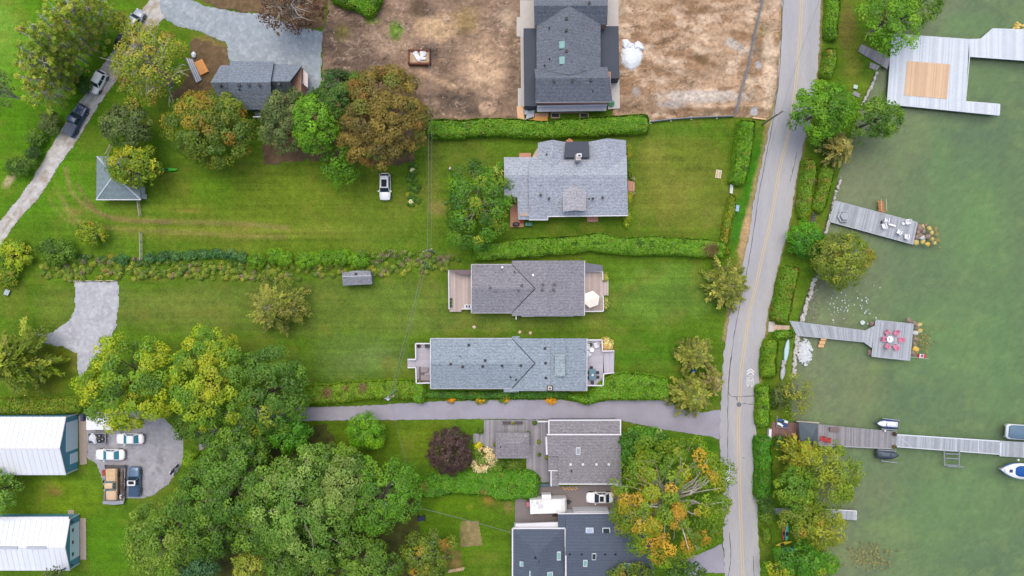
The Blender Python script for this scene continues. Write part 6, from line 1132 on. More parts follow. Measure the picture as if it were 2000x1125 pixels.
def greenhouse(root, m, x0, x1, x2, x3, wb, wr, zb, zr, side=True, sunroof=False, glass=None, roofm=None):
    """cab: windscreen base x0, roof front x1, roof rear x2, rear glass base x3"""
    gl = glass or CGL
    loft([[(x, -w, z0), (x, -w * .97, z0 + .02), (x, w * .97, z0 + .02), (x, w, z0)] for x, w, z0 in ((x3, wb, zb - .1), (x3 + .02, wb, zb))] + [[(x2, -wb * .99, zb), (x2, -wr, zr), (x2, wr, zr), (x2, wb * .99, zb)], [(x1, -wb * .99, zb), (x1, -wr, zr), (x1, wr, zr), (x1, wb * .99, zb)]] + [[(x0, -wb * .98, zb - .1), (x0, -wb * .95, zb), (x0, wb * .95, zb), (x0, wb * .98, zb - .1)]], m, 'cabin', root, False)
    o = .012
    def quad(pts, name): mb = MB(); mb.slab(pts, .01); return mb.build(name, gl, root, False)
    e = .07
    quad([(x1 + (x0 - x1) * .06, -(wr - e), zr - (zr - zb) * .06 + o), (x0 - (x0 - x1) * .05, -(wb * .95 - e), zb + (zr - zb) * .05 + o), (x0 - (x0 - x1) * .05, wb * .95 - e, zb + (zr - zb) * .05 + o), (x1 + (x0 - x1) * .06, wr - e, zr - (zr - zb) * .06 + o)], 'windscreen')
    quad([(x2 + (x3 - x2) * .1, -(wr - e), zr - (zr - zb) * .1 + o), (x3 + (x2 - x3) * .1, -(wb * .95 - e), zb + (zr - zb) * .1 + o), (x3 + (x2 - x3) * .1, wb * .95 - e, zb + (zr - zb) * .1 + o), (x2 + (x3 - x2) * .1, wr - e, zr - (zr - zb) * .1 + o)], 'rear_window')
    for s_ in (-1, 1):
        def at(x, t, k=.012): return (x, s_ * (wb * .99 + (wr - wb * .99) * t + k), zb + (zr - zb) * t)
        xm = (x1 + x2) / 2; mb = MB()
        for xa, xb in ((x1 - .05, xm + .04), (xm - .04, x2 + .05)):
            fa = (x0 - x1) * .5 if xa == x1 - .05 else 0; mb.add([at(xa + fa, .12), at(xb, .12), at(xb, .88), at(xa + fa * .1, .88)], [(0, 1, 2, 3) if s_ > 0 else (3, 2, 1, 0)])
        mb.build('side_window', gl, root, False)
    rf = loft([[(x, -wr * .98, zr), (x, -wr * .8, zr + h_), (x, 0, zr + h_ + .03), (x, wr * .8, zr + h_), (x, wr * .98, zr)] for x, h_ in ((x2 - .02, .0), (x2 + .2, .035), ((x1 + x2) / 2, .05), (x1 - .15, .035), (x1 + .02, 0))], roofm or m, 'roof', root)
    if sunroof: MB().box((x1 * .62 + x2 * .38), 0, zr + .06, zr + .1, (x1 - x2) * .62, wr * 1.25).build('sunroof', mat('sunroof_black', (40, 42, 48), rough=.5, spec=.1), rf, False)
def car(label, px, py, ang, L, W, m, kind='sedan', cat='car', name=None, sunroof=False, z=0.04, glass=None, roofm=None, bedm=None, bars=False):
    x, y, _ = P(px, py, 1.0); r = thing(name or 'parked_car', label, cat, (x, y, z), math.radians(ang)); w = W / 2; h = L / 2
    if kind == 'sedan': B, Hr, x0, x1, x2, x3, hood = .88, 1.42, h * .42, h * .08, -h * .38, -h * .70, .80
    elif kind == 'suv': B, Hr, x0, x1, x2, x3, hood = 1.0, 1.68, h * .44, h * .14, -h * .72, -h * .93, .95
    else: B, Hr, x0, x1, x2, x3, hood = 1.08, 1.80, h * .38, h * .16, -h * .18, -h * .26, 1.04
    st = [(-h, w * .55, .5, B - .26), (-h + .08, w * .80, .38, B - .1), (-h + .4, w * .96, .3, B), (-h * .4, w, .28, B), (h * .3, w, .28, B), (h * .46, w, .28, B - .02), (h * .74, w * .97, .3, hood - .02), (h - .34, w * .88, .32, hood - .1), (h - .12, w * .70, .38, hood - .2), (h, w * .42, .44, hood - .3)]
    if kind == 'pickup': st[0] = (-h, w * .95, .5, B); st[1] = (-h + .04, w * .97, .4, B); st[2] = (-h + .2, w, .3, B); st[7] = (h - .25, w * .95, .34, hood - .05); st[8] = (h - .08, w * .86, .4, hood - .14); st[9] = (h, w * .7, .44, hood - .26)
    loft([body_ring(*s_) for s_ in st], m, 'body', r)
    greenhouse(r, m, x0, x1, x2, x3, w * .93, w * .76, B - .01, Hr, sunroof=sunroof, glass=glass, roofm=roofm)
    wheels(r, (-h * .6, h * .62), W + .03, .34 if kind == 'sedan' else .38)
    for s_ in (-1, 1):
        MB().box(x0 - .2, s_ * (w + .09), B - .02, B + .14, .16, .2).build('mirror', m, r, False); MB().box(h - .22, s_ * w * .68, hood - .3, hood - .16, .26, .3, -s_ * .4).build('headlight', LAMP, r, False); MB().box(-h + .05, s_ * w * .78, B - .3, B - .1, .12, .26).build('tail_light', TAIL, r, False)
    if kind == 'pickup':
        MB().box((-h + x3) / 2 + .02, 0, B - .02, B + .09, (x3 + h) - .14, W - .3).build('bed_cover', bedm or BLACK, r, False, bevel=.03)
    if bars:
        for s_ in (-1, 1): MB().box((x1 + x2) / 2, s_ * w * .66, Hr + .06, Hr + .11, (x1 - x2) * .9, .06).build('roof_rail', BLACK, r, False)
    return r
WH = paint('white', (248, 249, 252)); NAVY = paint('navy', (42, 66, 98)); BLUE = paint('blue', (78, 110, 140)); TAN = paint('tan', (214, 184, 146)); SILV = paint('silver', (150, 160, 172)); DKP = paint('charcoal', (54, 60, 70))
car('white hatchback heading down the gravel lane behind the pickup', 190, 160, -118, 4.3, 1.85, WH, 'suv')
car('dark blue pickup with covered bed on the gravel lane', 146, 234, 62, 6.0, 2.15, NAVY, 'pickup', 'pickup truck', 'pickup_truck', bedm=mat('tonneau_cover', (84, 92, 106), rough=.8))
car('silver car half hidden by the birch at the top of the lane', 263, 40, 62, 4.4, 1.85, SILV, 'suv'); car('charcoal car tucked under the birch foliage', 238, 76, 62, 4.2, 1.8, DKP, 'sedan')
car('white crossover with dark sunroof parked alone on the lawn', 751.5, 364, -90, 4.75, 2.0, WH, 'suv', sunroof=True)
car('white sedan with teal tinted windows in the barn car park', 213, 889, 180, 5.2, 1.95, WH, 'sedan', glass=mat('teal_glass', (60, 130, 150), rough=.1)); car('white car half hidden under the lime tree in the barn car park', 252, 858, 180, 4.9, 1.9, WH, 'sedan', glass=mat('teal_glass', (60, 130, 150), rough=.1))
car('boxy old blue off roader with white roof', 261.5, 941, 90, 5.2, 2.0, BLUE, 'pickup', 'off roader', 'off_roader', roofm=WH, sunroof=True, bedm=mat('blue_bed', (52, 80, 108), rough=.6))
r = car('tan pickup standing on the flat trailer', 221, 945, -90, 5.5, 1.95, TAN, 'pickup', 'pickup truck', 'pickup_truck', z=.62, glass=mat('pale_glass', (104, 138, 152), rough=.15, spec=.2), bedm=mat('tan_bed', (206, 176, 138)))
car('white car in the paved court next to the camper', 1172, 973, 180, 4.8, 1.95, WH, 'sedan', sunroof=True)
r = thing('flat_trailer', 'long flat steel trailer under the tan pickup', 'trailer', P(222, 946)); GM = mat('trailer_steel', (150, 150, 150), var=.15, metal=.3)
MB().prism([P2(206, 909, .6), P2(244, 910, .6), P2(242, 980, .6), P2(203, 980, .6)], .42, .58).build('trailer_bed', mat('trailer_planks', (112, 104, 98), var=.2, stretch=(6, 1, 1)), r)
for a, b in (((206, 909), (203, 982)), ((244, 910), (242, 980)), ((238, 914), (236, 978))): edging(r, [(*a, .72), (*b, .72)], GM, .14, 'side_rail')
MB().prism([P2(204, 908, .7), P2(226, 910, .7), P2(246, 908, .7), P2(246, 914, .7), P2(205, 914, .7)], .6, .72).build('front_tarp', mat('grey_tarp', (86, 86, 90), var=.2), r); MB().prism([P2(201, 979, .7), P2(242, 978, .7), P2(241, 984, .7), P2(222, 986, .7), P2(201, 984, .7)], .6, .74).build('rear_ramp', METAL, r); MB().box(*P2(236, 970, .8), .6, .85, .4, .6).build('tool_box', WHITE, r)
for x in (204, 244): 
    for y in (940, 952): c = P2(x, y, .3); MB().tube([(c[0] - .1, c[1], .3), (c[0] + .1, c[1], .3)], .3, 12).build('wheel', TYRE, r)
mb = MB()
for i in range(14): c = P2(240 + random.uniform(-2, 2), 922 + i * 3.6, .7); mb.box(*c, .6, .8 + random.random() * .2, .25 + random.random() * .3, .2 + random.random() * .3, random.random())
o = mb.build('scrap_load', mat('scrap', (92, 82, 76), island=.5), r); o['kind'] = 'stuff'
MB().prism([P2(199, 919, .7), P2(206, 918, .7), P2(206, 929, .7), P2(200, 930, .7)], .3, .75).build('red_jack', mat('red_machine', (160, 70, 58), var=.2), r)
r = thing('box_trailer', 'long white box trailer half under the lime tree', 'trailer', P(204, 828)); MB().prism([P2(168, 813, 2.3), P2(240, 813, 2.3), P2(240, 840, 2.3), P2(168, 840, 2.3)], .5, 2.3).build('box', mat('white_box', (226, 230, 236), var=.02, rough=.5), r, bevel=.06)
f = MB().prism([P2(177, 817, 2.35), P2(183, 817, 2.35), P2(183, 823, 2.35), P2(177, 823, 2.35)], 2.28, 2.36).build('roof_hatch', METAL, r)
for x in (188, 196): 
    for y in (815, 839): c = P2(x, y, .4); MB().tube([(c[0], c[1] - .1, .35), (c[0], c[1] + .1, .35)], .35, 12).build('wheel', TYRE, r)
MB().box(*P2(164, 815, 1), .1, 1.6, .5, 1.2).build('tongue_box', mat('navy_box', (60, 66, 92)), r)
r = thing('utility_trailer', 'small open trailer loaded with white covered tyres', 'trailer', P(190, 856)); MB().prism([P2(173, 847, .7), P2(205, 847, .7), P2(205, 866, .7), P2(173, 866, .7)], .45, .6).build('trailer_bed', mat('dk_bed', (84, 84, 88)), r)
edging(r, [(172, 846.5, .8), (205.5, 846.5, .8), (205.5, 866.5, .8), (172, 866.5, .8), (172, 846.5, .8)], METAL, .12, 'side_rail'); MB().tube([P(205, 856, .5), P(215, 856, .45)], .06, 6).build('tow_bar', METAL, r)
for x, y in ((194, 851), (200, 858), (194, 861)): c = P2(x, y, .8); w = MB().disc(*c, .6, .82, .32, 14).build('tyre', TYRE, r); MB().disc(*c, .8, .83, .17, 12).build('rim', RIM, w)
rock(MB(), (*P2(181, 854, .8), .8), (.75, .6, .35), 5).build('white_cover', mat('white_sheet', (216, 220, 228), var=.1), r, smooth=False); rock(MB(), (*P2(184, 861, .8), .75), (.7, .4, .3), 6).build('white_cover', mat('white_sheet', (216, 220, 228)), r)
r = thing('motorcycle', 'dark motorcycle parked at the right edge of the barn car park', 'motorcycle', P(343, 916), math.radians(55)); MB().tube([(-.9, 0, .32), (-.9, .001, .32)], .3, 8)
for x in (-.75, .75): MB().tube([(x, -.07, .33), (x, .07, .33)], .33, 14).build('wheel', TYRE, r, False)
loft([[(x, -w, z - .1), (x, -w, z), (x, 0, z + .08), (x, w, z), (x, w, z - .1)] for x, w, z in ((-.95, .1, .8), (-.5, .2, .85), (0, .2, .95), (.4, .16, 1.0), (.75, .07, .85))], mat('black_tank', (44, 48, 58), rough=.3), 'tank', r); MB().tube([(.45, -.42, 1.1), (.55, 0, 1.05), (.45, .42, 1.1)], .04, 6).build('handlebar', METAL, r, False)
for s_ in (-1, 1): MB().box(-.6, s_ * .32, .4, .8, .5, .22).build('pannier', mat('grey_pannier', (176, 180, 186)), r, False)
r = thing('camper_trailer', 'white camper trailer with roof hatches in the paved court', 'camper', P(1070, 980), math.radians(2)); CW = mat('camper_white', (232, 230, 228), var=.02, rough=.5)
loft([[(x, -w, .5), (x, -w, z - .12), (x, -w + .1, z), (x, w - .1, z), (x, w, z - .12), (x, w, .5)] for x, w, z in ((-3.2, 1.22, 2.65), (-3.1, 1.25, 2.7), (2.1, 1.25, 2.7), (2.8, 1.25, 2.45), (3.15, 1.2, 1.8), (3.2, 1.15, 1.2))], CW, 'shell', r, False)
for x, y, s1, s2 in ((-1.4, .1, .9, .7), (-1.9, .75, .45, .45), (-2.8, .85, .3, .5), (-1.3, .95, .25, .25), (-2.4, .3, .2, .2), (1.4, -.7, .3, .2)): MB().box(x, y, 2.66, 2.82, s1, s2).build('roof_hatch', mat('hatch_white', (206, 208, 212), rough=.4), r, False, bevel=.02)
MB().box(-.3, 1.6, .8, 2.3, 1.6, .7).build('slide_out', CW, r, False); wheels(r, (-.5, .3), 2.4, .34); MB().box(-3.5, 0, .5, 1.1, .45, .8).build('rear_box', mat('pink_box', (206, 110, 134)), r, False); MB().tube([(3.1, 0, .5), (4.1, 0, .45)], .08, 6).build('tow_bar', BLACK, r, False); MB().box(3.6, 0, .5, .9, .4, .6).build('gas_bottle_cover', BLACK, r, False)
for i, (x, y, lab) in enumerate(((1046, 1002, 'dark square mat beside the camper wall'), (1084, 1005, 'dark square mat by the dark roofed house'), (1102, 995, 'dark square mat behind the camper nose'))): tag(MB().prism([P2(x - 5, y - 4), P2(x + 5, y - 4), P2(x + 5, y + 4), P2(x - 5, y + 4)], .05, .09).build('floor_mat', mat('mat_dark', (76, 58, 58), var=.2)), lab, 'mat', 'mats in the paved court')

# ------------------------------------------------------------------ boats
def hull(root, L, W, D, m, deckm, z=0.0, blunt=.85, name='hull'):
    st = []
    for u in np.linspace(0, 1, 9):
        x = -L / 2 + L * u; w = W / 2 * (blunt + (1 - blunt) * min(u * 3, 1)) * (1 - max(0, (u - .45) / .55) ** 2.2) + .02; st.append([(x, -w * .5, z - D * .4 * (1 - u * .4)), (x, -w, z + D * .35), (x, -w, z + D * .6 + .1 * u), (x, w, z + D * .6 + .1 * u), (x, w, z + D * .35), (x, w * .5, z - D * .4 * (1 - u * .4))])
    loft(st, m, name, root); return st
r = thing('motor_boat', 'white motor boat with blue cover and dark bow hatch', 'boat', (*P2(1992, 920, .3), -.55), math.radians(176)); hull(r, 6.6, 2.7, 1.3, paint('hullwhite', (236, 240, 246)), None, .2)
loft([[(x, -w, z), (x, -w * .9, z + .1), (x, w * .9, z + .1), (x, w, z)] for x, w, z in ((-3.2, 1.1, .95), (0, 1.2, .95), (1.4, 1.05, 1.0), (2.4, .6, 1.04), (3.0, .15, 1.06))], paint('hullwhite', (236, 240, 246)), 'deck', r); loft([[(x, -w, 1.02), (x, -w * .8, 1.1 + z), (x, 0, 1.14 + z), (x, w * .8, 1.1 + z), (x, w, 1.02)] for x, w, z in ((-3.0, .9, .1), (-1, 1.0, .3), (.2, .95, .2), (.7, .8, .06), (.95, .5, .0))], mat('blue_canvas', (28, 84, 156), rough=.8, var=.1), 'cover', r)
MB().box(1.75, .05, 1.05, 1.14, .6, .55).build('bow_hatch', mat('navy_hatch', (56, 60, 110), rough=.2), r, False); MB().tube([(2.7, -.3, 1.3), (3.1, 0, 1.35), (2.7, .3, 1.3)], .03, 6).build('bow_rail', METAL, r, False); loft([[(x, -w, .48), (x, -w, .6), (x, w, .6), (x, w, .48)] for x, w in ((-3.2, 1.22), (0, 1.36), (1.2, 1.28), (2.4, .78), (3.2, .1))], paint('blueband', (44, 84, 160)), 'waterline_band', r)
r = thing('pontoon_boat', 'covered pontoon boat moored on the upper side of the long dock', 'boat', (*P2(2002, 845, .4), -.55), math.radians(176)); COV = mat('boat_cover', (96, 122, 142), var=.12, scale=1, rough=.7)
for s_ in (-1, 1): MB().tube([(-3.3, s_ * 1, .25), (2.9, s_ * 1, .25), (3.3, s_ * 1, .35)], [.3, .3, .08], 10).build('pontoon', METAL, r, False)
loft([[(x, -w, .5), (x, -w, .95), (x, w, .95), (x, w, .5)] for x, w in ((-3.2, 1.3), (2.8, 1.3), (3.1, 1.15), (3.25, .8))], mat('fence_white', (220, 226, 230)), 'deck_fence', r); loft([[(x, -w, .97), (x, -w * .9, 1.05 + z), (x, 0, 1.08 + z), (x, w * .9, 1.05 + z), (x, w, .97)] for x, w, z in ((-3.1, 1.15, 0), (-1.5, 1.2, .2), (1, 1.2, .15), (2.4, 1.15, .05), (2.9, .9, 0))], COV, 'cover', r)
def skiff(label, px, py, ang, m, m2, seat, lift=True):
    r = thing('jet_ski', label, 'jet ski', (*P2(px, py, .3), -.45), math.radians(ang)); k = hull(r, 3.9, 1.6, .8, m, None, .25, .95)
    loft([[(x, -w, .7), (x, -w * .6, z), (x, w * .6, z), (x, w, .7)] for x, w, z in ((-1.8, .6, .85), (-.6, .55, 1.0), (.2, .55, 1.0), (.6, .6, 1.08), (1.3, .42, .95), (1.8, .1, .8))], m2, 'deck', r); MB().box(-.6, 0, .95, 1.1, 1.4, .4).build('seat', seat, r, False, bevel=.05); MB().tube([(.3, -.4, 1.25), (.4, 0, 1.2), (.3, .4, 1.25)], .04, 6).build('handlebar', BLACK, r, False)
    return r
skiff('white and navy jet ski on the upper side of the long dock', 1733, 828, 176, paint('skinavy', (56, 78, 124)), WH, mat('seat_white', (226, 228, 234))); skiff('dark grey jet ski on the lower side of the long dock', 1734, 888, -5, DKP, mat('ski_grey', (84, 94, 106), rough=.4), mat('seat_dark', (92, 104, 116)))
for lab, segs in (('metal lift rails around the white jet ski', [((1724, 817), (1756, 821)), ((1722, 838), (1752, 840))]), ('metal lift rails around the dark jet ski', [((1716, 879), (1750, 881)), ((1722, 900), (1753, 904))])):
    r = thing('boat_lift', lab, 'boat lift', P(segs[0][0][0], segs[0][0][1], 0))
    for a, b in segs: MB().tube([P(*a, .35), P(*b, .35)], .1, 6).build('rail', METAL, r)
    for a, b in segs: MB().tube([P(*a, .35), P(*a, -2)], .06, 6).build('post', METAL, r)
r = thing('boat_lift', 'empty square metal boat lift beside the long dock', 'boat lift', P(1859, 894, 0))
for a, b in (((1844, 880), (1845, 908)), ((1874, 881), (1873, 909)), ((1844, 880), (1874, 882)), ((1845, 908), (1873, 909)), ((1846, 886), (1873, 887)), ((1847, 895), (1873, 896)), ((1850, 911), (1882, 912))): MB().tube([P(*a, .1), P(*b, .1)], .1, 6).build('beam', METAL, r)
for a in ((1844, 880), (1874, 881), (1845, 908), (1873, 909)): MB().tube([P(*a, .4), P(*a, -2)], .07, 6).build('post', METAL, r)
def canoe(label, px, py, ang, L, W, m, z=.12, name='canoe', cat='canoe', cockpit=True, upturned=False):
    r = thing(name, label, cat, (*P2(px, py, z), z), math.radians(ang)); st = []
    for u in np.linspace(0, 1, 9):
        x = -L / 2 + L * u; w = W / 2 * math.sin(math.pi * (.04 + .92 * u)) ** .7; st.append([(x, -w, .18), (x, -w * .7, .32 if upturned else .26), (x, 0, .40 if upturned else .30), (x, w * .7, .32 if upturned else .26), (x, w, .18), (x, w * .5, 0), (x, -w * .5, 0)])
    loft(st, m, 'hull', r)
    if cockpit: c = MB().disc(-.1 * L, 0, .28, .34, W * .36, 14, 1.8).build('cockpit', BLACK, r, False); MB().disc(-.12 * L, 0, .33, .36, W * .22, 12, 1.4).build('seat', mat('kayak_seat', (64, 66, 72)), r, False)
    else: MB().box(0, 0, .38, .42, L * .9, .05).build('keel', mat('keel_pale', (214, 222, 224)), r, False)
    return r
canoe('pale blue green upturned canoe on the bank by the white gravel', 1535.5, 685, 82, 4.4, .95, mat('canoe_pale', (176, 206, 208), rough=.4), cockpit=False, upturned=True)
canoe('grey upturned rowing dinghy below the pale canoe', 1528, 728, 80, 2.6, .95, mat('dinghy_grey', (176, 180, 182), rough=.5), name='dinghy', cat='boat', cockpit=False, upturned=True)
canoe('bright green kayak lying on the grass by the pavilion', 330, 331.5, 0, 3.2, .62, mat('kayak_green', (70, 186, 50), rough=.3), name='kayak', cat='kayak')
canoe('red kayak leaning in the rack below the olive tree', 1530, 1037, 86, 3.4, .6, mat('kayak_red', (206, 82, 76), rough=.3), name='kayak', cat='kayak'); canoe('teal kayak right of the red one', 1536, 1038, 86, 3.3, .62, mat('kayak_teal', (90, 196, 170), rough=.3), name='kayak', cat='kayak'); canoe('yellow and black kayak lying across below the red and teal ones', 1530, 1061, 14, 3.0, .62, mat('kayak_yellow', (206, 190, 46), rough=.3), name='kayak', cat='kayak')
r = thing('plastic_boat', 'blue plastic boat at the bottom of the kayak pile', 'boat', P(1537, 1073)); MB().prism([P2(1526, 1068), P2(1548, 1067), P2(1549, 1078), P2(1528, 1079)], .05, .6).build('hull', mat('pedal_blue', (34, 112, 150), rough=.35), r, bevel=.1); MB().prism([P2(1532, 1070, .7), P2(1544, 1069, .7), P2(1544, 1075, .7), P2(1533, 1076, .7)], .58, .72).build('seat', mat('pedal_seat', (24, 84, 120)), r)
for i, (x, y, s, lab) in enumerate(((1529, 707, 7, 'pale plastic storage box between the canoe and the dinghy'), (1527, 714, 5, 'smaller pale box tucked against the storage box'))): b = thing('storage_box', lab, 'box', P(x, y)); MB().box(*P2(x, y), 0, .5, s * S, s * S).build('box', mat('box_pale', (198, 196, 196)), b); MB().box(*P2(x, y), .5, .56, s * S + .06, s * S + .06).build('lid', mat('box_lid', (172, 170, 172)), b)
r = thing('boat_rack', 'timber rack of blue and white floats on the shore deck', 'rack', P(1528, 826))
for a, b in (((1517, 834), (1540, 836)), ((1518, 812), (1517, 834)), ((1518, 820), (1540, 824))): MB().tube([P(*a, .5), P(*b, .5)], .08, 6).build('rail', DKWOOD, r)
for a in ((1517, 834), (1540, 836), (1518, 820), (1540, 824)): MB().tube([P(*a, .5), P(*a, .05)], .06, 6).build('post', DKWOOD, r)
for i, (x, y, c) in enumerate(((1526, 821, (48, 92, 150)), (1533, 823, (226, 232, 240)), (1524, 829, (220, 228, 238)), (1532, 830, (44, 80, 134)))): MB().box(*P2(x, y, .7), .55, .8, 1.1, .45, -.25 - .1 * i).build('float', mat('float%d' % i, c, rough=.5), r, bevel=.06)
# ------------------------------------------------------------------ furniture and small things
def adirondack(m):
    r = thing('deck_chair', 'x', 'chair'); 
    for i in range(5): MB().slab([(-.28 + i * .12, -.28, .36 - i * .02), (-.18 + i * .12, -.28, .345 - i * .02), (-.18 + i * .12, .28, .345 - i * .02), (-.28 + i * .12, .28, .36 - i * .02)][::1], .03).build('seat_slat', m, r, False)
    for i in range(5): y = -.24 + i * .12; MB().slab([(-.30, y - .05, .36), (-.30, y + .05, .36), (-.62, y * 1.15 + .05, .98 - abs(i - 2) * .05), (-.62, y * 1.15 - .05, .98 - abs(i - 2) * .05)], .03).build('back_slat', m, r, False)
    for s_ in (-1, 1): MB().box(-.05, s_ * .36, .56, .6, .75, .15).build('armrest', m, r, False); MB().box(.28, s_ * .33, 0, .56, .1, .05).build('leg', m, r, False); MB().box(-.35, s_ * .33, 0, .56, .09, .05).build('leg', m, r, False)
    return r
def place(proto, first, px, py, ang, label, group, z, used=[]):
    r = proto if first else copy_tree(proto); r.location = P(px, py, z); r.rotation_euler = (0, 0, math.radians(ang)); r['label'] = label; r['group'] = group; return r
PINK = mat('pink_chair_paint', (226, 130, 158), rough=.6, var=.08); WCH = mat('white_chair_paint', (236, 238, 242), rough=.5, var=.03); REDC = mat('red_chair_paint', (214, 66, 56), rough=.5)
pr = adirondack(PINK)
for i, (x, y, a, w) in enumerate(((1731, 650, -60, 'upper left'), (1747.5, 651, -125, 'upper right'), (1724.5, 662, 0, 'left'), (1756, 663.5, 180, 'right'), (1731, 675, 55, 'lower left'), (1746.5, 677, 125, 'lower right'))): place(pr, i == 0, x, y, a, 'pink deck chair on the %s side of the round white dock table' % w, 'pink chairs around the dock table', DZ)
pr = adirondack(WCH)
for i, (x, y, a, lab) in enumerate(((1729, 431, -100, 'upper white deck chair beside the dark cushion on the slanted dock'), (1724, 441, 110, 'white deck chair below the dark cushion on the slanted dock'), (1770, 434, -160, 'white deck chair nearest the upper corner of the slanted dock'), (1754, 453, 60, 'white deck chair turned inward in the middle of the slanted dock tip'), (1768, 461.5, 90, 'white deck chair nearest the boulder end of the slanted dock'))): place(pr, i == 0, x, y, a, lab, 'white chairs on the slanted dock', DZ)
for i, (x, y, a, lab) in enumerate(((1163.5, 674, -160, 'white patio chair right of the dark planter on the cottage deck'), (1148, 677, 0, 'white patio chair against the eave of the cottage deck'), (1149, 690, 40, 'white patio chair below the round deck table'))): place(pr, False, x, y, a, lab, 'white chairs on the cottage deck', .72)
pr = adirondack(REDC)
for i, (x, y, a, lab) in enumerate(((1605, 857, -100, 'left red chair on the long dock'), (1616, 860, -95, 'right red chair on the long dock'))): place(pr, i == 0, x, y, a, lab, 'red chairs on the long dock', DZ)
def table(label, px, py, r0, z, m, h=.7, n=20, cat='table', name='round_table'):
    r = thing(name, label, cat, P(px, py, z)); x, y = P2(px, py, z + h); MB().disc(x, y, z + h - .04, z + h, r0, n).build('table_top', m, r); MB().disc(x, y, z, z + h - .04, .06, 8).build('pedestal', METAL, r); MB().disc(x, y, z, z + .04, r0 * .45, 12).build('base', METAL, r); return r
r = table('round white table between the pink chairs', 1738.5, 662.5, .58, DZ, WCH); table('round white table on the deck of the blue grey cottage', 1156, 683.5, .42, .7, WCH, .55)
MB().disc(*P2(1738.5, 662.5, DZ + .9), DZ + .7, DZ + .74, .16, 10).build('tray', METAL, r)
c = thing('side_table', 'low white side table between the white dock chairs', 'table', P(1740, 440, DZ), math.radians(-16)); MB().box(0, 0, .38, .42, 1.3, .3).build('table_top', WCH, c, False)
for sx in (-.55, .55):
    for sy in (-.1, .1): MB().box(sx, sy, 0, .38, .05, .05).build('leg', WCH, c, False)
c = thing('footstool', 'small white footstool beside the upper corner chair', 'stool', P(1762.5, 437, DZ), math.radians(20)); MB().box(0, 0, .3, .34, .4, .4).build('stool_top', WCH, c, False); MB().box(0, 0, 0, .3, .3, .05).build('stool_legs', WCH, c, False)
c = thing('cushion', 'dark folded cushion next to the upper white chair', 'cushion', P(1721, 434, DZ)); rock(MB(), (*P2(1721, 434, DZ), DZ + .12), (.32, .22, .12), 3).build('pad', BLACK, c)
c = thing('hexagon_table', 'hexagonal grey picnic table on the slanted dock', 'table', P(1650, 422, DZ)); x, y = P2(1650, 422, DZ + .7)
o = MB(); n = 6
for rr0, rr1 in ((.02, .36), (.36, .72)): o.add([(x + rr * math.cos(i * 1.0472), y + rr * math.sin(i * 1.0472), DZ + .72) for rr in (rr0, rr1 - .03) for i in range(6)] + [(x + rr * math.cos(i * 1.0472), y + rr * math.sin(i * 1.0472), DZ + .67) for rr in (rr0, rr1 - .03) for i in range(6)], [(i, 6 + i, 6 + (i + 1) % 6, (i + 1) % 6) for i in range(6)] + [(6 + i, 18 + i, 18 + (i + 1) % 6, 6 + (i + 1) % 6) for i in range(6)])
o.build('table_top', GREYWOOD, c); o = MB()
for i in range(6): a = i * 1.0472; b = a + 1.0472; o.prism([(x + q * math.cos(t), y + q * math.sin(t)) for q, t in ((.9, a), (1.15, a), (1.15, b), (.9, b))], DZ + .4, DZ + .45)
o.build('bench_ring', GREYWOOD, c); MB().disc(x, y, DZ, DZ + .68, .1, 8).build('pedestal', DKWOOD, c)
# flag on a slanting pole at the platform corner
c = thing('flag', 'red and white maple leaf flag on a slanting pole at the platform corner', 'flag', P(1778, 697, DZ)); a, b = Vector(P(1779, 697, DZ)), Vector(P(1814, 701, 2.6)); MB().tube([tuple(a), tuple(b)], .035, 6).build('pole', WHITE, c)
RF = mat('flag_red', (206, 44, 52), rough=.8); d = (b - a).normalized(); up = Vector((0, 1, .2)).normalized()
def fq(u0, u1, v0, v1, m, nm, o_=0.0):
    mb = MB(); k = 5; vv = []
    for i in range(k + 1):
        u = u0 + (u1 - u0) * i / k
        for v in (v0, v1): p = a + d * (1.0 + u) + up * v * .9 + Vector((0, 0, .10 * math.sin(u * 7) + o_)); vv.append(tuple(p))
    mb.add(vv, [(2 * i, 2 * i + 2, 2 * i + 3, 2 * i + 1) for i in range(k)]); return mb.build(nm, m, c)
fq(0, .4, 0, .8, RF, 'red_band'); fq(.4, 1.1, 0, .8, WCH, 'white_field'); fq(1.1, 1.5, 0, .8, RF, 'red_band')
p0 = a + d * 1.75 + up * .36; lf = [(0, .28), (.06, .18), (.14, .2), (.11, .08), (.24, .1), (.2, .03), (.1, -.1), (.02, -.1), (.02, -.22), (-.02, -.22), (-.02, -.1), (-.1, -.1), (-.2, .03), (-.24, .1), (-.11, .08), (-.14, .2), (-.06, .18)]
MB().add([tuple(p0 + d * s1 + up * s2 + Vector((0, 0, .13))) for s1, s2 in lf], [tuple(range(len(lf)))]).build('maple_leaf', RF, c)
# umbrella
c = thing('patio_umbrella', 'cream hexagonal patio umbrella on the deck of the narrow lot cottage', 'umbrella', P(1155, 585, .7)); x, y = P2(1155, 584.5, 2.8); R6 = [(x + 1.5 * math.cos(.35 + i * 1.0472), y + 1.5 * math.sin(.35 + i * 1.0472), 2.75) for i in range(6)]
UM = mat('cream_canvas', (238, 230, 216), rough=.8, var=.03); mb = MB()
for i in range(6): mb.add([(x, y, 3.2), R6[i], R6[(i + 1) % 6]], [(0, 1, 2)])
mb.build('canopy', UM, c); MB().tube([(x, y, .7), (x, y, 3.3)], .03, 8).build('pole', METAL, c); MB().disc(x, y, .7, .78, .3, 12).build('base', STONE, c)
for i in range(6): MB().tube([(x, y, 3.17), (R6[i][0], R6[i][1], 2.74)], .015, 4).build('rib', METAL, c)
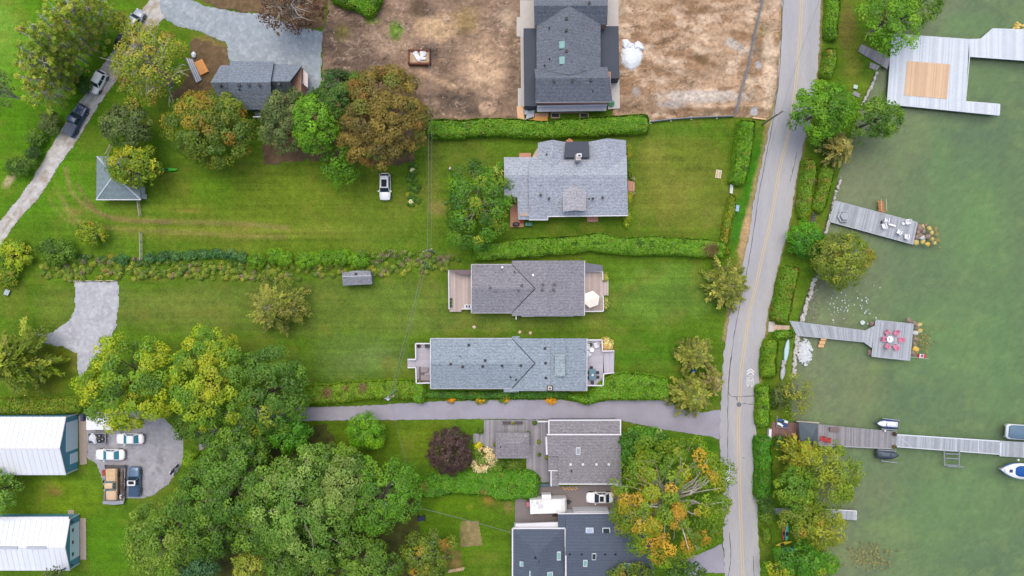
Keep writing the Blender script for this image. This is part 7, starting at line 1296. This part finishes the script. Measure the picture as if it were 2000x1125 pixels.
# deck furniture
c = thing('corner_sofa', 'brown corner sofa with grey cushions on the west deck', 'sofa', P(828, 734, .7)); SF = mat('sofa_cushion', (150, 140, 140), var=.1); SB = mat('sofa_wicker', (112, 104, 106), var=.2)
for q, nm, z0, z1, m in (([(820, 719), (836, 718), (836, 727), (820, 728)], 'chaise', .7, 1.15, SF), ([(821, 733), (841, 733), (841, 743), (821, 743)], 'seat', .7, 1.15, SF), ([(819, 728), (828, 728), (828, 735), (819, 735)], 'corner_seat', .7, 1.13, SB), ([(818, 717), (820, 717), (820, 745), (818, 745)], 'backrest', .7, 1.45, SB), ([(820, 743), (841, 743), (841, 745), (820, 745)], 'backrest', .7, 1.45, SB)): MB().prism([P2(*p, z1) for p in q], z0, z1).build(nm, m, c, bevel=.04)
c = thing('potted_plant', 'dark red leaved pot plant in the corner of the west deck', 'plant', P(818, 676, .7)); MB().disc(*P2(818, 676, 1), .7, 1.1, .22, 12, r1=.28).build('pot', BLACK, c)
def leafball(root, px, py, z, r, pal, n=160, lf=.14, seed=1, name='foliage'):
    rng = np.random.default_rng(seed); d = norm(rng.normal(size=(n, 3))); d[:, 2] = abs(d[:, 2]) * .7; cc = np.array(P(px, py, z)); v, f = leaf_quads(cc + d * r * (.5 + .5 * rng.random((n, 1))), d + rng.normal(size=(n, 3)) * .4, lf, lf * .7, rng); np_mesh(name, v, f, leafmat(), root, leaf_cols(pick(pal, n, rng), rng))
leafball(c, 818, 676, 1.1, .38, DARKRED)
c = thing('barbecue', 'black barbecue against the wall of the west deck', 'barbecue', P(835, 675, .7)); MB().prism([P2(830, 672, 1.5), P2(839, 672, 1.5), P2(839, 679, 1.5), P2(830, 679, 1.5)], 1.1, 1.6).build('hood', BLACK, c, bevel=.06); MB().box(*P2(834.5, 675, 1), .7, 1.1, .7, .45).build('cabinet', BLACK, c)
c = thing('potted_plant', 'small green pot plant beside the corner sofa', 'plant', P(816, 743, .7)); MB().disc(*P2(816.5, 743, 1), .7, .95, .15, 10, r1=.2).build('pot', STONE, c); leafball(c, 816.5, 743, .95, .25, YELGRN)
c = thing('dining_table', 'teal dining table on the deck of the blue grey cottage', 'table', P(1157, 731, .7)); MB().prism([P2(1150.5, 720.5, 1.4), P2(1163, 720.5, 1.4), P2(1163.5, 742.5, 1.4), P2(1151, 743, 1.4)], 1.38, 1.44).build('table_top', mat('teal_table', (92, 122, 138), rough=.4), c); MB().disc(*P2(1157.5, 732.5, 1.5), 1.44, 1.5, .2, 12).build('lazy_tray', mat('tray_pale', (206, 216, 220)), c)
for x, y in ((1152, 722), (1162, 722), (1152, 741), (1162, 741)): MB().box(*P2(x, y, 1), .7, 1.38, .07, .07).build('leg', BLACK, c)
pr = None
for i, (x, y, a, w) in enumerate(((1154.5, 717.5, -90, 'at the upper end'), (1156.5, 746, 90, 'at the lower end'), (1166, 727, 180, 'on the right side, upper'), (1166.5, 736, 180, 'on the right side, lower'), (1149, 727, 0, 'on the left side, upper'), (1149, 737, 0, 'on the left side, lower'))):
    if pr is None:
        pr = thing('dining_chair', 'x', 'chair'); DC2 = mat('dark_wicker', (52, 60, 74), var=.15); MB().box(0, 0, .4, .46, .46, .46).build('seat', DC2, pr, False); MB().box(-.22, 0, .46, .9, .06, .46).build('backrest', DC2, pr, False)
        for sx in (-.19, .19):
            for sy in (-.19, .19): MB().box(sx, sy, 0, .4, .05, .05).build('leg', DC2, pr, False)
    place(pr, i == 0, x, y, a, 'dark dining chair %s of the teal deck table' % w, 'dark chairs around the teal table', .72)
c = thing('planter', 'dark planter among the white chairs on the cottage deck', 'planter', P(1154, 672.5, .7)); MB().disc(*P2(1154, 672.5, 1), .7, 1.15, .24, 10, r1=.3).build('pot', BLACK, c); leafball(c, 1154, 672.5, 1.15, .25, GREYGRN)
c = thing('deck_cabinet', 'white cabinet with two dark squares on the west deck of the narrow lot cottage', 'bench', P(914, 599, .7)); MB().prism([P2(907, 595, 1.5), P2(921, 595, 1.5), P2(921, 602, 1.5), P2(907, 602, 1.5)], .7, 1.5).build('bench_top', WHITE, c)
for x in (911.5, 916.5): MB().box(*P2(x, 598.5, 1.5), 1.5, 1.54, .3, .4).build('basin', mat('basin', (70, 74, 82)), c)
c = thing('planter_box', 'long green planter at the edge of the west deck', 'planter', P(880.5, 591, .7)); MB().prism([P2(878.5, 581.5, 1), P2(883, 581.5, 1), P2(883, 600.5, 1), P2(878.5, 600.5, 1)], .7, 1.05).build('trough', DKWOOD, c)
for k in range(3): leafball(c, 880.8, 585 + 6 * k, 1.05, .26, GREEN, seed=k)
# low house deck
for i, (x0, x1, lab) in enumerate(((982, 997, 'dark outdoor bench on the old deck, nearer the purple tree'), (1006, 1021, 'dark outdoor bench on the old deck, nearer the low house'))):
    c = thing('deck_bench', lab, 'bench', P((x0 + x1) / 2, 826, .4)); MB().prism([P2(x0, 822, .9), P2(x1, 822, .9), P2(x1, 829, .9), P2(x0, 829, .9)], .75, .85).build('seat', mat('bench_dark', (88, 82, 84), var=.15), c); MB().prism([P2(x0, 821, 1), P2(x1, 821, 1), P2(x1, 822.5, 1), P2(x0, 822.5, 1)], .8, 1.2).build('backrest', DKWOOD, c)
    for xx in (x0 + 1, x1 - 1):
        for yy in (823, 828): MB().box(*P2(xx, yy, .6), .4, .75, .07, .07).build('leg', DKWOOD, c)
for i, (x, y, r0, lab) in enumerate(((1001.5, 827, .3, 'green pot plant between the two dark deck benches'), (1044, 826, .5, 'bushy pot plant near the white trimmed roof on the deck'), (966, 868, .4, 'yellow green plant at the left side of the deck pavilion'), (1032, 845, .35, 'green plant at the upper right corner of the deck pavilion'), (1052, 863, .4, 'green pot plant on the deck between pavilion and low house'), (1053, 888, .35, 'lower pot plant on the deck beside the low house'), (1068, 894, .4, 'green plant against the wall of the low house'), (938, 842, .7, 'leafy plant at the left edge of the old deck'), (1052, 935, .5, 'white flowering pot plant by the deck gate'))):
    c = thing('potted_plant', lab, 'plant', P(x, y, .4)); MB().disc(*P2(x, y, .6), .3, .7, .15, 10, r1=.2).build('pot', mat('clay_pot', (146, 96, 74)), c); leafball(c, x, y, .75, r0, YELGRN if i % 2 == 0 else GREEN, 200, .18, i)
# house C small things
c = thing('barbecue', 'black barbecue on the brick terrace beside the loose green tree', 'barbecue', P(1008, 437, .4)); MB().disc(*P2(1008, 437.5, 1.3), 1.0, 1.35, .42, 14, 1.5, .3).build('hood', BLACK, c); MB().box(*P2(1008, 437.5, 1), .4, 1.0, .8, .5).build('cabinet', BLACK, c)
c = thing('cool_box', 'red box next to the barbecue', 'box', P(1018.5, 433)); MB().prism([P2(1016, 430, .9), P2(1021, 430, .9), P2(1021, 435, .9), P2(1016, 436, .9)], .4, .8).build('box', mat('red_box', (200, 56, 60)), c); MB().prism([P2(1016, 430, .9), P2(1021, 430, .9), P2(1021, 433, .9), P2(1016, 433, .9)], .8, .86).build('lid', mat('red_lid', (176, 44, 50)), c)
for x, lab in ((1029, 'left green waste bin below the light grey house'), (1036, 'right green waste bin below the light grey house')): 
    c = thing('waste_bin', lab, 'bin', P(x, 438), 0, 'green waste bins'); MB().prism([P2(x - 3, 435, .9), P2(x + 3, 435, .9), P2(x + 3, 441, .9), P2(x - 3, 441, .9)], 0, .85).build('bin_body', mat('bin_green', (70, 112, 100)), c); MB().prism([P2(x - 3.3, 434.6, .9), P2(x + 3.3, 434.6, .9), P2(x + 3.3, 441.4, .9), P2(x - 3.3, 441.4, .9)], .85, .92).build('lid', mat('bin_lid', (86, 132, 118)), c)
for y, lab in ((350, 'potted white flowers on the upper side of the brick steps'), (378.5, 'potted white flowers on the lower side of the brick steps')): c = thing('potted_plant', lab, 'plant', P(1236, y)); MB().disc(*P2(1236, y), 0, .4, .25, 12, r1=.32).build('pot', STONE, c); leafball(c, 1236, y, .4, .42, [((210, 220, 196), 3), ((84, 110, 60), 4)], 180, .14, int(y))
c = thing('garden_ornament', 'pale globe garden ornament on the lawn near the loose green tree', 'garden ornament', P(879, 329)); rock(MB(), (*P2(879, 329, .8), .8), (.26, .26, .26), 3).build('globe', mat('globe', (206, 196, 196), rough=.3), c, smooth=True); MB().disc(*P2(879, 329, .3), 0, .6, .1, 10).build('stand', STONE, c)
c = thing('pallet', 'white slatted wooden pallet lying on the front lawn', 'pallet', P(1403, 340), math.radians(-9)); PW = mat('pallet_white', (232, 214, 186), var=.08)
for i in range(7): MB().box(0, -.65 + i * .215, .1, .14, 1.0, .12).build('slat', PW, c, False)
for x in (-.44, 0, .44): MB().box(x, 0, 0, .1, .1, 1.45).build('runner', PW, c, False)
c = thing('garden_bench', 'white garden bench at the gap in the roadside hedge', 'bench', P(1427, 370), math.radians(-5)); 
for i in range(4): MB().box(-.15 + i * .12, 0, .42, .45, .1, 1.5).build('seat_slat', WCH, c, False)
MB().box(-.28, 0, .45, .9, .05, 1.5).build('backrest', WCH, c, False)
for y in (-.65, .65): MB().box(0, y, 0, .42, .4, .06).build('leg', WCH, c, False)
c = thing('utility_box', 'pale blue utility box beside the roadside hedge', 'utility box', P(1437, 408), math.radians(-8)); MB().box(0, 0, 0, .9, .6, 1.1).build('cabinet', mat('box_blue', (150, 176, 200), rough=.5), c, False, bevel=.03); MB().box(.31, 0, .1, .8, .02, .9).build('door', mat('box_blue2', (140, 166, 190)), c, False)
# stepping stones, lawn bits
for x, y, lab in ((926, 638.5, 'pale stepping stone alone on the narrow lot lawn'), (1015, 649, 'left of two pale stones near the blue grey cottage'), (1035.5, 650.5, 'right of two pale stones near the blue grey cottage')): tag(rock(MB(), (*P2(x, y), .06), (.34, .3, .1), int(x)).build('stepping_stone', mat('stone_cream', (206, 188, 158))), lab, 'stone', 'pale lawn stones')
c = thing('blue_tarp', 'crumpled blue tarp between the roadside cedars', 'tarp', P(1353, 724)); rock(MB(), (*P2(1353, 724, .5), .5), (.6, .45, .6), 9).build('sheet', mat('tarp_blue', (36, 92, 160), rough=.5), c); MB().tube([P(1357, 727, 0), P(1357, 727, 1)], .05, 6).build('stake', WHITE, c)
c = thing('tilted_panel', 'tilted small pale panel on the grass at the left edge', 'panel', P(17, 571), math.radians(65)); MB().add([(-.5, -.3, .3), (.5, -.3, .3), (.5, .3, .7), (-.5, .3, .7)], [(0, 1, 2, 3)]).build('panel', mat('panel_pale', (196, 214, 218), rough=.2), c, False); MB().box(0, 0, 0, .5, .08, .08).build('post', BLACK, c, False); MB().tube([(-.55, -.33, .28), (.55, -.33, .28), (.55, .33, .72), (-.55, .33, .72), (-.55, -.33, .28)], .04, 5).build('frame', BLACK, c, False)
def fence(label, pts, n, zs=(.4, .8, 1.15), m=None, post=.12):
    c = thing('rail_fence', label, 'fence', P(*pts[0])); a, b = Vector(P(*pts[0])), Vector(P(*pts[1])); m = m or mat('fence_rail', (186, 178, 152), var=.2)
    for i in range(n + 1): q = a.lerp(b, i / n); MB().box(q.x, q.y, 0, 1.25, post, post).build('post', m, c)
    for i in range(n):
        for z in zs: p, q = a.lerp(b, i / n), a.lerp(b, (i + 1) / n); MB().tube([(p.x, p.y, z), (q.x, q.y, z)], .06, 6).build('rail', m, c)
fence('short split rail fence below the pavilion corner', [(274, 391), (278, 422)], 2); fence('split rail fence across the lawn to the long border', [(279, 455), (280, 508)], 3); fence('short rail fence above the pavilion', [(222, 285), (212, 304)], 1)
fence('weathered timber edging rail along the top of the gravel pad', [(144, 549), (229, 548)], 4, (.15, .25), mat('edging_timber', (206, 196, 160), var=.15), .1)
c = thing('white_planter', 'white box standing at the pavilion corner', 'box', P(277, 381)); MB().prism([P2(272, 377, .9), P2(281.5, 378, .9), P2(281.5, 388, .9), P2(272, 387, .9)], 0, .8).build('box', WHITE, c); MB().prism([P2(272.5, 363, 1.5), P2(274.5, 363, 1.5), P2(274.5, 377, 1.5), P2(272.5, 377, 1.5)], 0, 1.4).build('white_panel', WHITE, c)
c = thing('garden_cart', 'dark blue cart on the lawn beside the garden plot', 'cart', P(824, 1011)); MB().box(*P2(824, 1011), .3, .6, 1.2, .7, .3).build('frame', mat('cart_navy', (40, 50, 86)), c)
for dx in (-.5, .5):
    for dy in (-.35, .35): x, y = P2(824, 1011); MB().tube([(x + dx - .08, y + dy, .2), (x + dx + .08, y + dy, .2)], .2, 10).build('wheel', TYRE, c)
c = thing('log_row', 'row of pale cut logs edging the bare soil by the garden', 'logs', P(892, 1113))
for i in range(9): x, y = P2(878 + i * 3.5, 1115 - i * .6); MB().tube([(x - .2, y - .25, .15), (x + .1, y + .3, .15)], .15, 7).build('log', mat('cut_log', (196, 170, 130), obj_rand=.15), c)
c = thing('chopped_wood', 'scattered split firewood beside the white car court', 'firewood', P(1115, 952))
for i in range(14): x, y = P2(1100 + i * 2.1, 952 + (i % 3) * 1.8); MB().box(x, y, .05 + (i % 2) * .12, .17 + (i % 2) * .12, .35, .13, random.uniform(-.6, .6)).build('split_log', mat('split_log', (206, 166, 110), obj_rand=.2), c)
# --- building site
c = thing('skip', 'rust brown open skip full of white wrapping and timber', 'skip', P(818, 112)); RB = mat('skip_rust', (112, 66, 52), var=.25, scale=3)
for q in ([(797, 96), (840, 96), (840, 99), (797, 99)], [(797, 122), (840, 122), (840, 125.5), (797, 125.5)], [(797, 96), (799.5, 96), (799.5, 125), (797, 125)], [(837.5, 96), (840, 96), (840, 125), (837.5, 125)]): MB().prism([P2(*p, 1.3) for p in q], 0, 1.3).build('side_wall', RB, c)
MB().prism([P2(799, 98, .9), P2(838, 98, .9), P2(838, 123, .9), P2(799, 123, .9)], 0, .9).build('rubble_fill', mat('rubble', (186, 160, 128), var=.4, scale=3), c)
for i in range(12): rock(MB(), (*P2(806 + 26 * random.random(), 102 + 14 * random.random(), 1.1), 1.05), (.55 * random.random() + .25, .35, .2), 70 + i).build('wrapping', mat('white_wrap', (226, 228, 232), obj_rand=.1), c)
c = thing('tarp_heap', 'mound of gravel under white sheeting beside the unfinished house', 'heap', P(1230, 108)); WS = mat('white_sheeting', (224, 230, 234), var=.12, scale=3, rough=.5, bump=.5, bscale=4)
mb = MB(); n = 26; rings = [[P(1233 + 23 * q * math.cos(i * 6.2832 / n) * (.92 + .16 * random.random()), 111 + 27 * q * math.sin(i * 6.2832 / n) * (.92 + .16 * random.random()), z) for i in range(n)] for q, z in ((1, .1), (.8, .5), (.5, .85), (.2, 1.0))]; mb.v = [p for rr in rings for p in rr]; mb.f = [(i * n + j, i * n + (j + 1) % n, (i + 1) * n + (j + 1) % n, (i + 1) * n + j)[::-1] for i in range(3) for j in range(n)] + [tuple(range(3 * n, 4 * n))[::-1]]; mb.build('sheet', WS, c)
for i, (x, y, s) in enumerate(((1222, 85, .95), (1230, 90, .6), (1247, 89, .85), (1252, 93, .6), (1241, 92, .5))): rock(MB(), (*P2(x, y, .4), .35), (s, s * .9, .5), 90 + i).build('crumpled_sheet', WS, c)
gg = random.Random(12)
stuff_rocks('site_rubble', 'scattered stones and clods over the churned brown earth', [(gg.uniform(650, 1005), gg.uniform(5, 225)) for _ in range(260)], .13, mat('clod', (158, 140, 120), island=.5), .22, 21, 'rubble'); stuff_rocks('site_rubble', 'scattered stones and clods over the graded sandy earth', [(gg.uniform(1220, 1512), gg.uniform(2, 222)) for _ in range(240)], .13, mat('clod2', (176, 152, 126), island=.5), .22, 22, 'rubble')
c = thing('board_stack', 'loose stack of plywood, sheets and timber at the corner of the unfinished house', 'timber stack', P(1035, 224))
for i, (q, z, rgb) in enumerate((([(1009, 208), (1022, 208), (1024, 233), (1011, 232)], .3, (222, 178, 140)), ([(1023, 212), (1030, 212), (1032, 222), (1025, 224)], .5, (206, 208, 214)), ([(1030, 217), (1044, 215), (1043, 228), (1027, 233)], .45, (196, 198, 206)), ([(1039, 213), (1047, 212), (1047, 219), (1041, 219)], .4, (70, 140, 78)), ([(1044, 221), (1071, 220), (1071, 228), (1044, 230)], .3, (206, 156, 122)), ([(1041, 230), (1069, 228), (1070, 237), (1040, 239)], .35, (224, 164, 88)), ([(1021, 233), (1028, 232), (1028, 241), (1022, 241)], .25, (214, 216, 222)), ([(1030, 234), (1040, 232), (1040, 240), (1030, 240)], .3, (208, 164, 128)))):
    MB().prism([P2(*p, z) for p in q], .12, z + .1).build('sheet_pile', mat('pile%d' % i, rgb, var=.12, scale=3), c)
c = thing('green_drum', 'coiled green hose drum at the terrace of the unfinished house', 'hose', P(1195, 202)); MB().disc(*P2(1195, 202, .7), .4, .8, .5, 16).build('coil', mat('hose_green', (40, 140, 96), rough=.5), c); MB().disc(*P2(1195, 202, .8), .8, .9, .25, 12).build('hub', mat('hose_green2', (30, 110, 78)), c)
c = thing('material_pile', 'pile of grey pipes, a white bundle and a plywood sheet by the slate house', 'material pile', P(385, 130)); MB().prism([P2(379, 122, .5), P2(394, 115, .5), P2(407, 139, .5), P2(391, 147, .5)], .1, .45).build('plywood', mat('ply_orange', (224, 158, 92), var=.1), c)
for i in range(7): MB().tube([P(363 + i * 2.2, 113 + i * .6, .3), P(384 + i * 1.6, 162 - i * 1.0, .3)], .1, 6).build('pipe', mat('pipe_grey%d' % (i % 2), ((150, 156, 166), (214, 216, 222))[i % 2]), c)
rock(MB(), (*P2(378, 107, .5), .4), (.7, .5, .4), 4).build('white_bundle', WS, c)
def mesh_fence(label, pts, h, name, m, cat='fence', posts=True, t=.06):
    c = thing(name, label, cat, P(*pts[0]))
    for a, b in zip(pts[:-1], pts[1:]):
        A, B = Vector(P(*a)), Vector(P(*b)); d = (B - A).normalized(); n = Vector((-d.y, d.x, 0)) * t / 2; e = d * .04
        if name == 'silt_fence': MB().prism([tuple((A + e - n)[:2]), tuple((B - e - n)[:2]), tuple((B - e + n)[:2]), tuple((A + e + n)[:2])], 0, h).build('panel', m, c)
        else:
            mb = MB()
            for k in range(9): z = .1 + (h - .15) * k / 8; mb.tube([(A.x, A.y, z), (B.x, B.y, z)], .022, 4)
            for k in range(12): q = A.lerp(B, k / 11); mb.tube([(q.x, q.y, .1), (q.x, q.y, h)], .02, 4)
            o = mb.build('mesh_panel', m, c); o['kind'] = 'stuff'
        MB().tube([(A.x, A.y, 0), (A.x, A.y, h + .1)], .06, 6).build('post', m, c); MB().box(A.x, A.y, 0, .14, .7, .25, math.atan2(d.y, d.x) + 1.57).build('foot_block', STONE, c)
    return c
mesh_fence('temporary mesh fence crossing the graded earth', [(1487, -8), (1481, 22), (1474, 52), (1468, 80), (1463, 102), (1458, 130), (1450, 160), (1441, 190), (1433, 226)], 1.9, 'site_fence', METAL)
mesh_fence('grey silt fence between the graded earth and the front lawn', [(1270, 239), (1310, 234), (1350, 231), (1400, 229), (1432, 228)], .75, 'silt_fence', mat('silt_cloth', (142, 150, 158), var=.15), t=.1)
tag(MB().prism([P2(1469, 229), P2(1495, 232), P2(1495, 235), P2(1469, 232)], .02, .3).build('timber_beam', mat('beam_wood', (214, 180, 140))), 'pale timber beam lying at the end of the cedar hedge', 'timber')
# gates and steps on the shore bank
c = thing('bank_steps', 'dark timber steps leading down to the slanted dock', 'steps', P(1590, 420))
for i in range(5): MB().prism([P2(1587 - i * .8, 413 + i * 4.4), P2(1595 - i * .8, 414 + i * 4.4), P2(1594 - i * .8, 417 + i * 4.4), P2(1586 - i * .8, 416 + i * 4.4)], -.05, .3 - i * .05).build('tread', mat('dark_tread', (92, 92, 98), obj_rand=.1), c)
c = thing('stone_slab', 'flat grey stone and pale box on the bank by the gangplank', 'stone', P(1672, 185)); MB().prism([P2(1667, 178), P2(1680, 184), P2(1677, 191), P2(1664, 185)], -.05, .12).build('slab', DKWOOD, c); MB().prism([P2(1668, 165, .3), P2(1676, 167, .3), P2(1674, 174, .3), P2(1667, 172, .3)], 0, .3).build('pale_box', mat('pale_green_box', (186, 206, 186)), c)
for x, y, s, lab, cc in ((1630, 839, 9, 'brown storage bench on the long dock', (112, 98, 94)),): c = thing('dock_box', lab, 'box', P(x, y, DZ)); MB().prism([P2(x - 9, y - 4, .6), P2(x + 9, y - 3, .6), P2(x + 9, y + 4, .6), P2(x - 9, y + 3, .6)], DZ, .55).build('box', mat('dock_box', cc), c); MB().prism([P2(x - 9.4, y - 4.4, .6), P2(x + 9.4, y - 3.4, .6), P2(x + 9.4, y + 4.4, .6), P2(x - 9.4, y + 3.4, .6)], .55, .6).build('lid', mat('dock_box_lid', (124, 108, 104)), c)
for x, y, lab, pal in ((1747, 847.5, 'dark red potted plant at the narrowing of the long dock', DARKRED), (1747, 872.5, 'brown potted plant on the lower edge of the long dock', BRONZE)): c = thing('potted_plant', lab, 'plant', P(x, y, DZ)); MB().disc(*P2(x, y, .4), DZ, .5, .25, 12, r1=.32).build('pot', mat('pot_brown', (96, 72, 62)), c); leafball(c, x, y, .55, .42, pal, 160, .16, int(y))
for x, y, lab in ((1728, 841, 'white dock light near the white jet ski'), (1988, 898, 'white and blue dock fitting beside the motor boat')): c = thing('dock_light', lab, 'light', P(x, y, DZ)); MB().disc(*P2(x, y, .3), DZ, .6, .08, 8).build('post', WHITE, c); MB().disc(*P2(x, y, .6), .6, .8, .16, 10).build('cap', WHITE, c)
# --- poles and wires
POLE = mat('utility_pole_wood', (138, 130, 120), var=.15); WIRE = mat('wire', (120, 124, 130), rough=.5)
def pole(label, base, top_h, arms=True, drum=None):
    x, y, _ = P(*base); c = thing('utility_pole', label, 'utility pole', (x, y, 0)); MB().tube([(x, y, 0), (x, y, top_h)], [.17, .11], 10).build('shaft', POLE, c)
    if arms: MB().box(x, y, top_h - .9, top_h - .78, 1.8, .12, .3).build('crossarm', POLE, c)
    for s_ in (-.7, 0, .7): MB().disc(x + s_ * .95, y + s_ * .3, top_h - .78, top_h - .55, .07, 8).build('insulator', mat('porcelain', (206, 208, 212)), c)
    if drum: MB().disc(x + drum[0], y + drum[1], top_h - 2.4, top_h - 1.3, .3, 14).build('transformer', mat('transformer_grey', (196, 206, 214)), c)
    return (x, y, top_h - .6)
pa = pole('utility pole rising from the hedge at the long border', (847, 494), 9.5); pb = pole('utility pole with pale transformer beside the driveway hedge', (778, 760), 9.5, True, (-.35, -.35)); pc = pole('leaning utility pole at the corner of the graded earth', (1489, 243), 9.0); pd_ = pole('short service pole by the garden hedge', (824, 968), 7.0, False)
def wire(label, a, b, sag=.5, r=.022):
    pts = [(a[0] + (b[0] - a[0]) * u, a[1] + (b[1] - a[1]) * u, a[2] + (b[2] - a[2]) * u - sag * 4 * u * (1 - u)) for u in np.linspace(0, 1, 13)]; tag(MB().tube(pts, r, 5).build('power_line', WIRE), label, 'wire')
wire('upper power line running straight up the picture from the border pole', pa, P(838, -60, 9.3), .8, .03); wire('second power line beside it up from the border pole', (pa[0] + .5, pa[1], pa[2] - .8), P(843, -60, 8.6), .8); wire('power line from the border pole down to the driveway pole', pa, pb, .4, .03); wire('thinner wire below the line between border and driveway poles', (pa[0] + .3, pa[1], pa[2] - 1), (pb[0] + .3, pb[1], pb[2] - 1), .6); wire('service wire from the border pole to the hedge', (pa[0], pa[1], 7), P(890, 499, 2.5), .1); wire('power line from the driveway pole over the lawn to the garden pole', pb, (pd_[0], pd_[1], 6.6), .4, .02); wire('service wire from the garden pole to the dark roofed house', (pd_[0], pd_[1], 6.4), P(1001, 1041, 4), .3, .035)
wire('roadside wire from the corner pole across the road', pc, P(1612, -30, 9), .6, .022); wire('roadside wire running down the road from the corner pole', pc, P(1470, 420, 6.5), .6, .018)
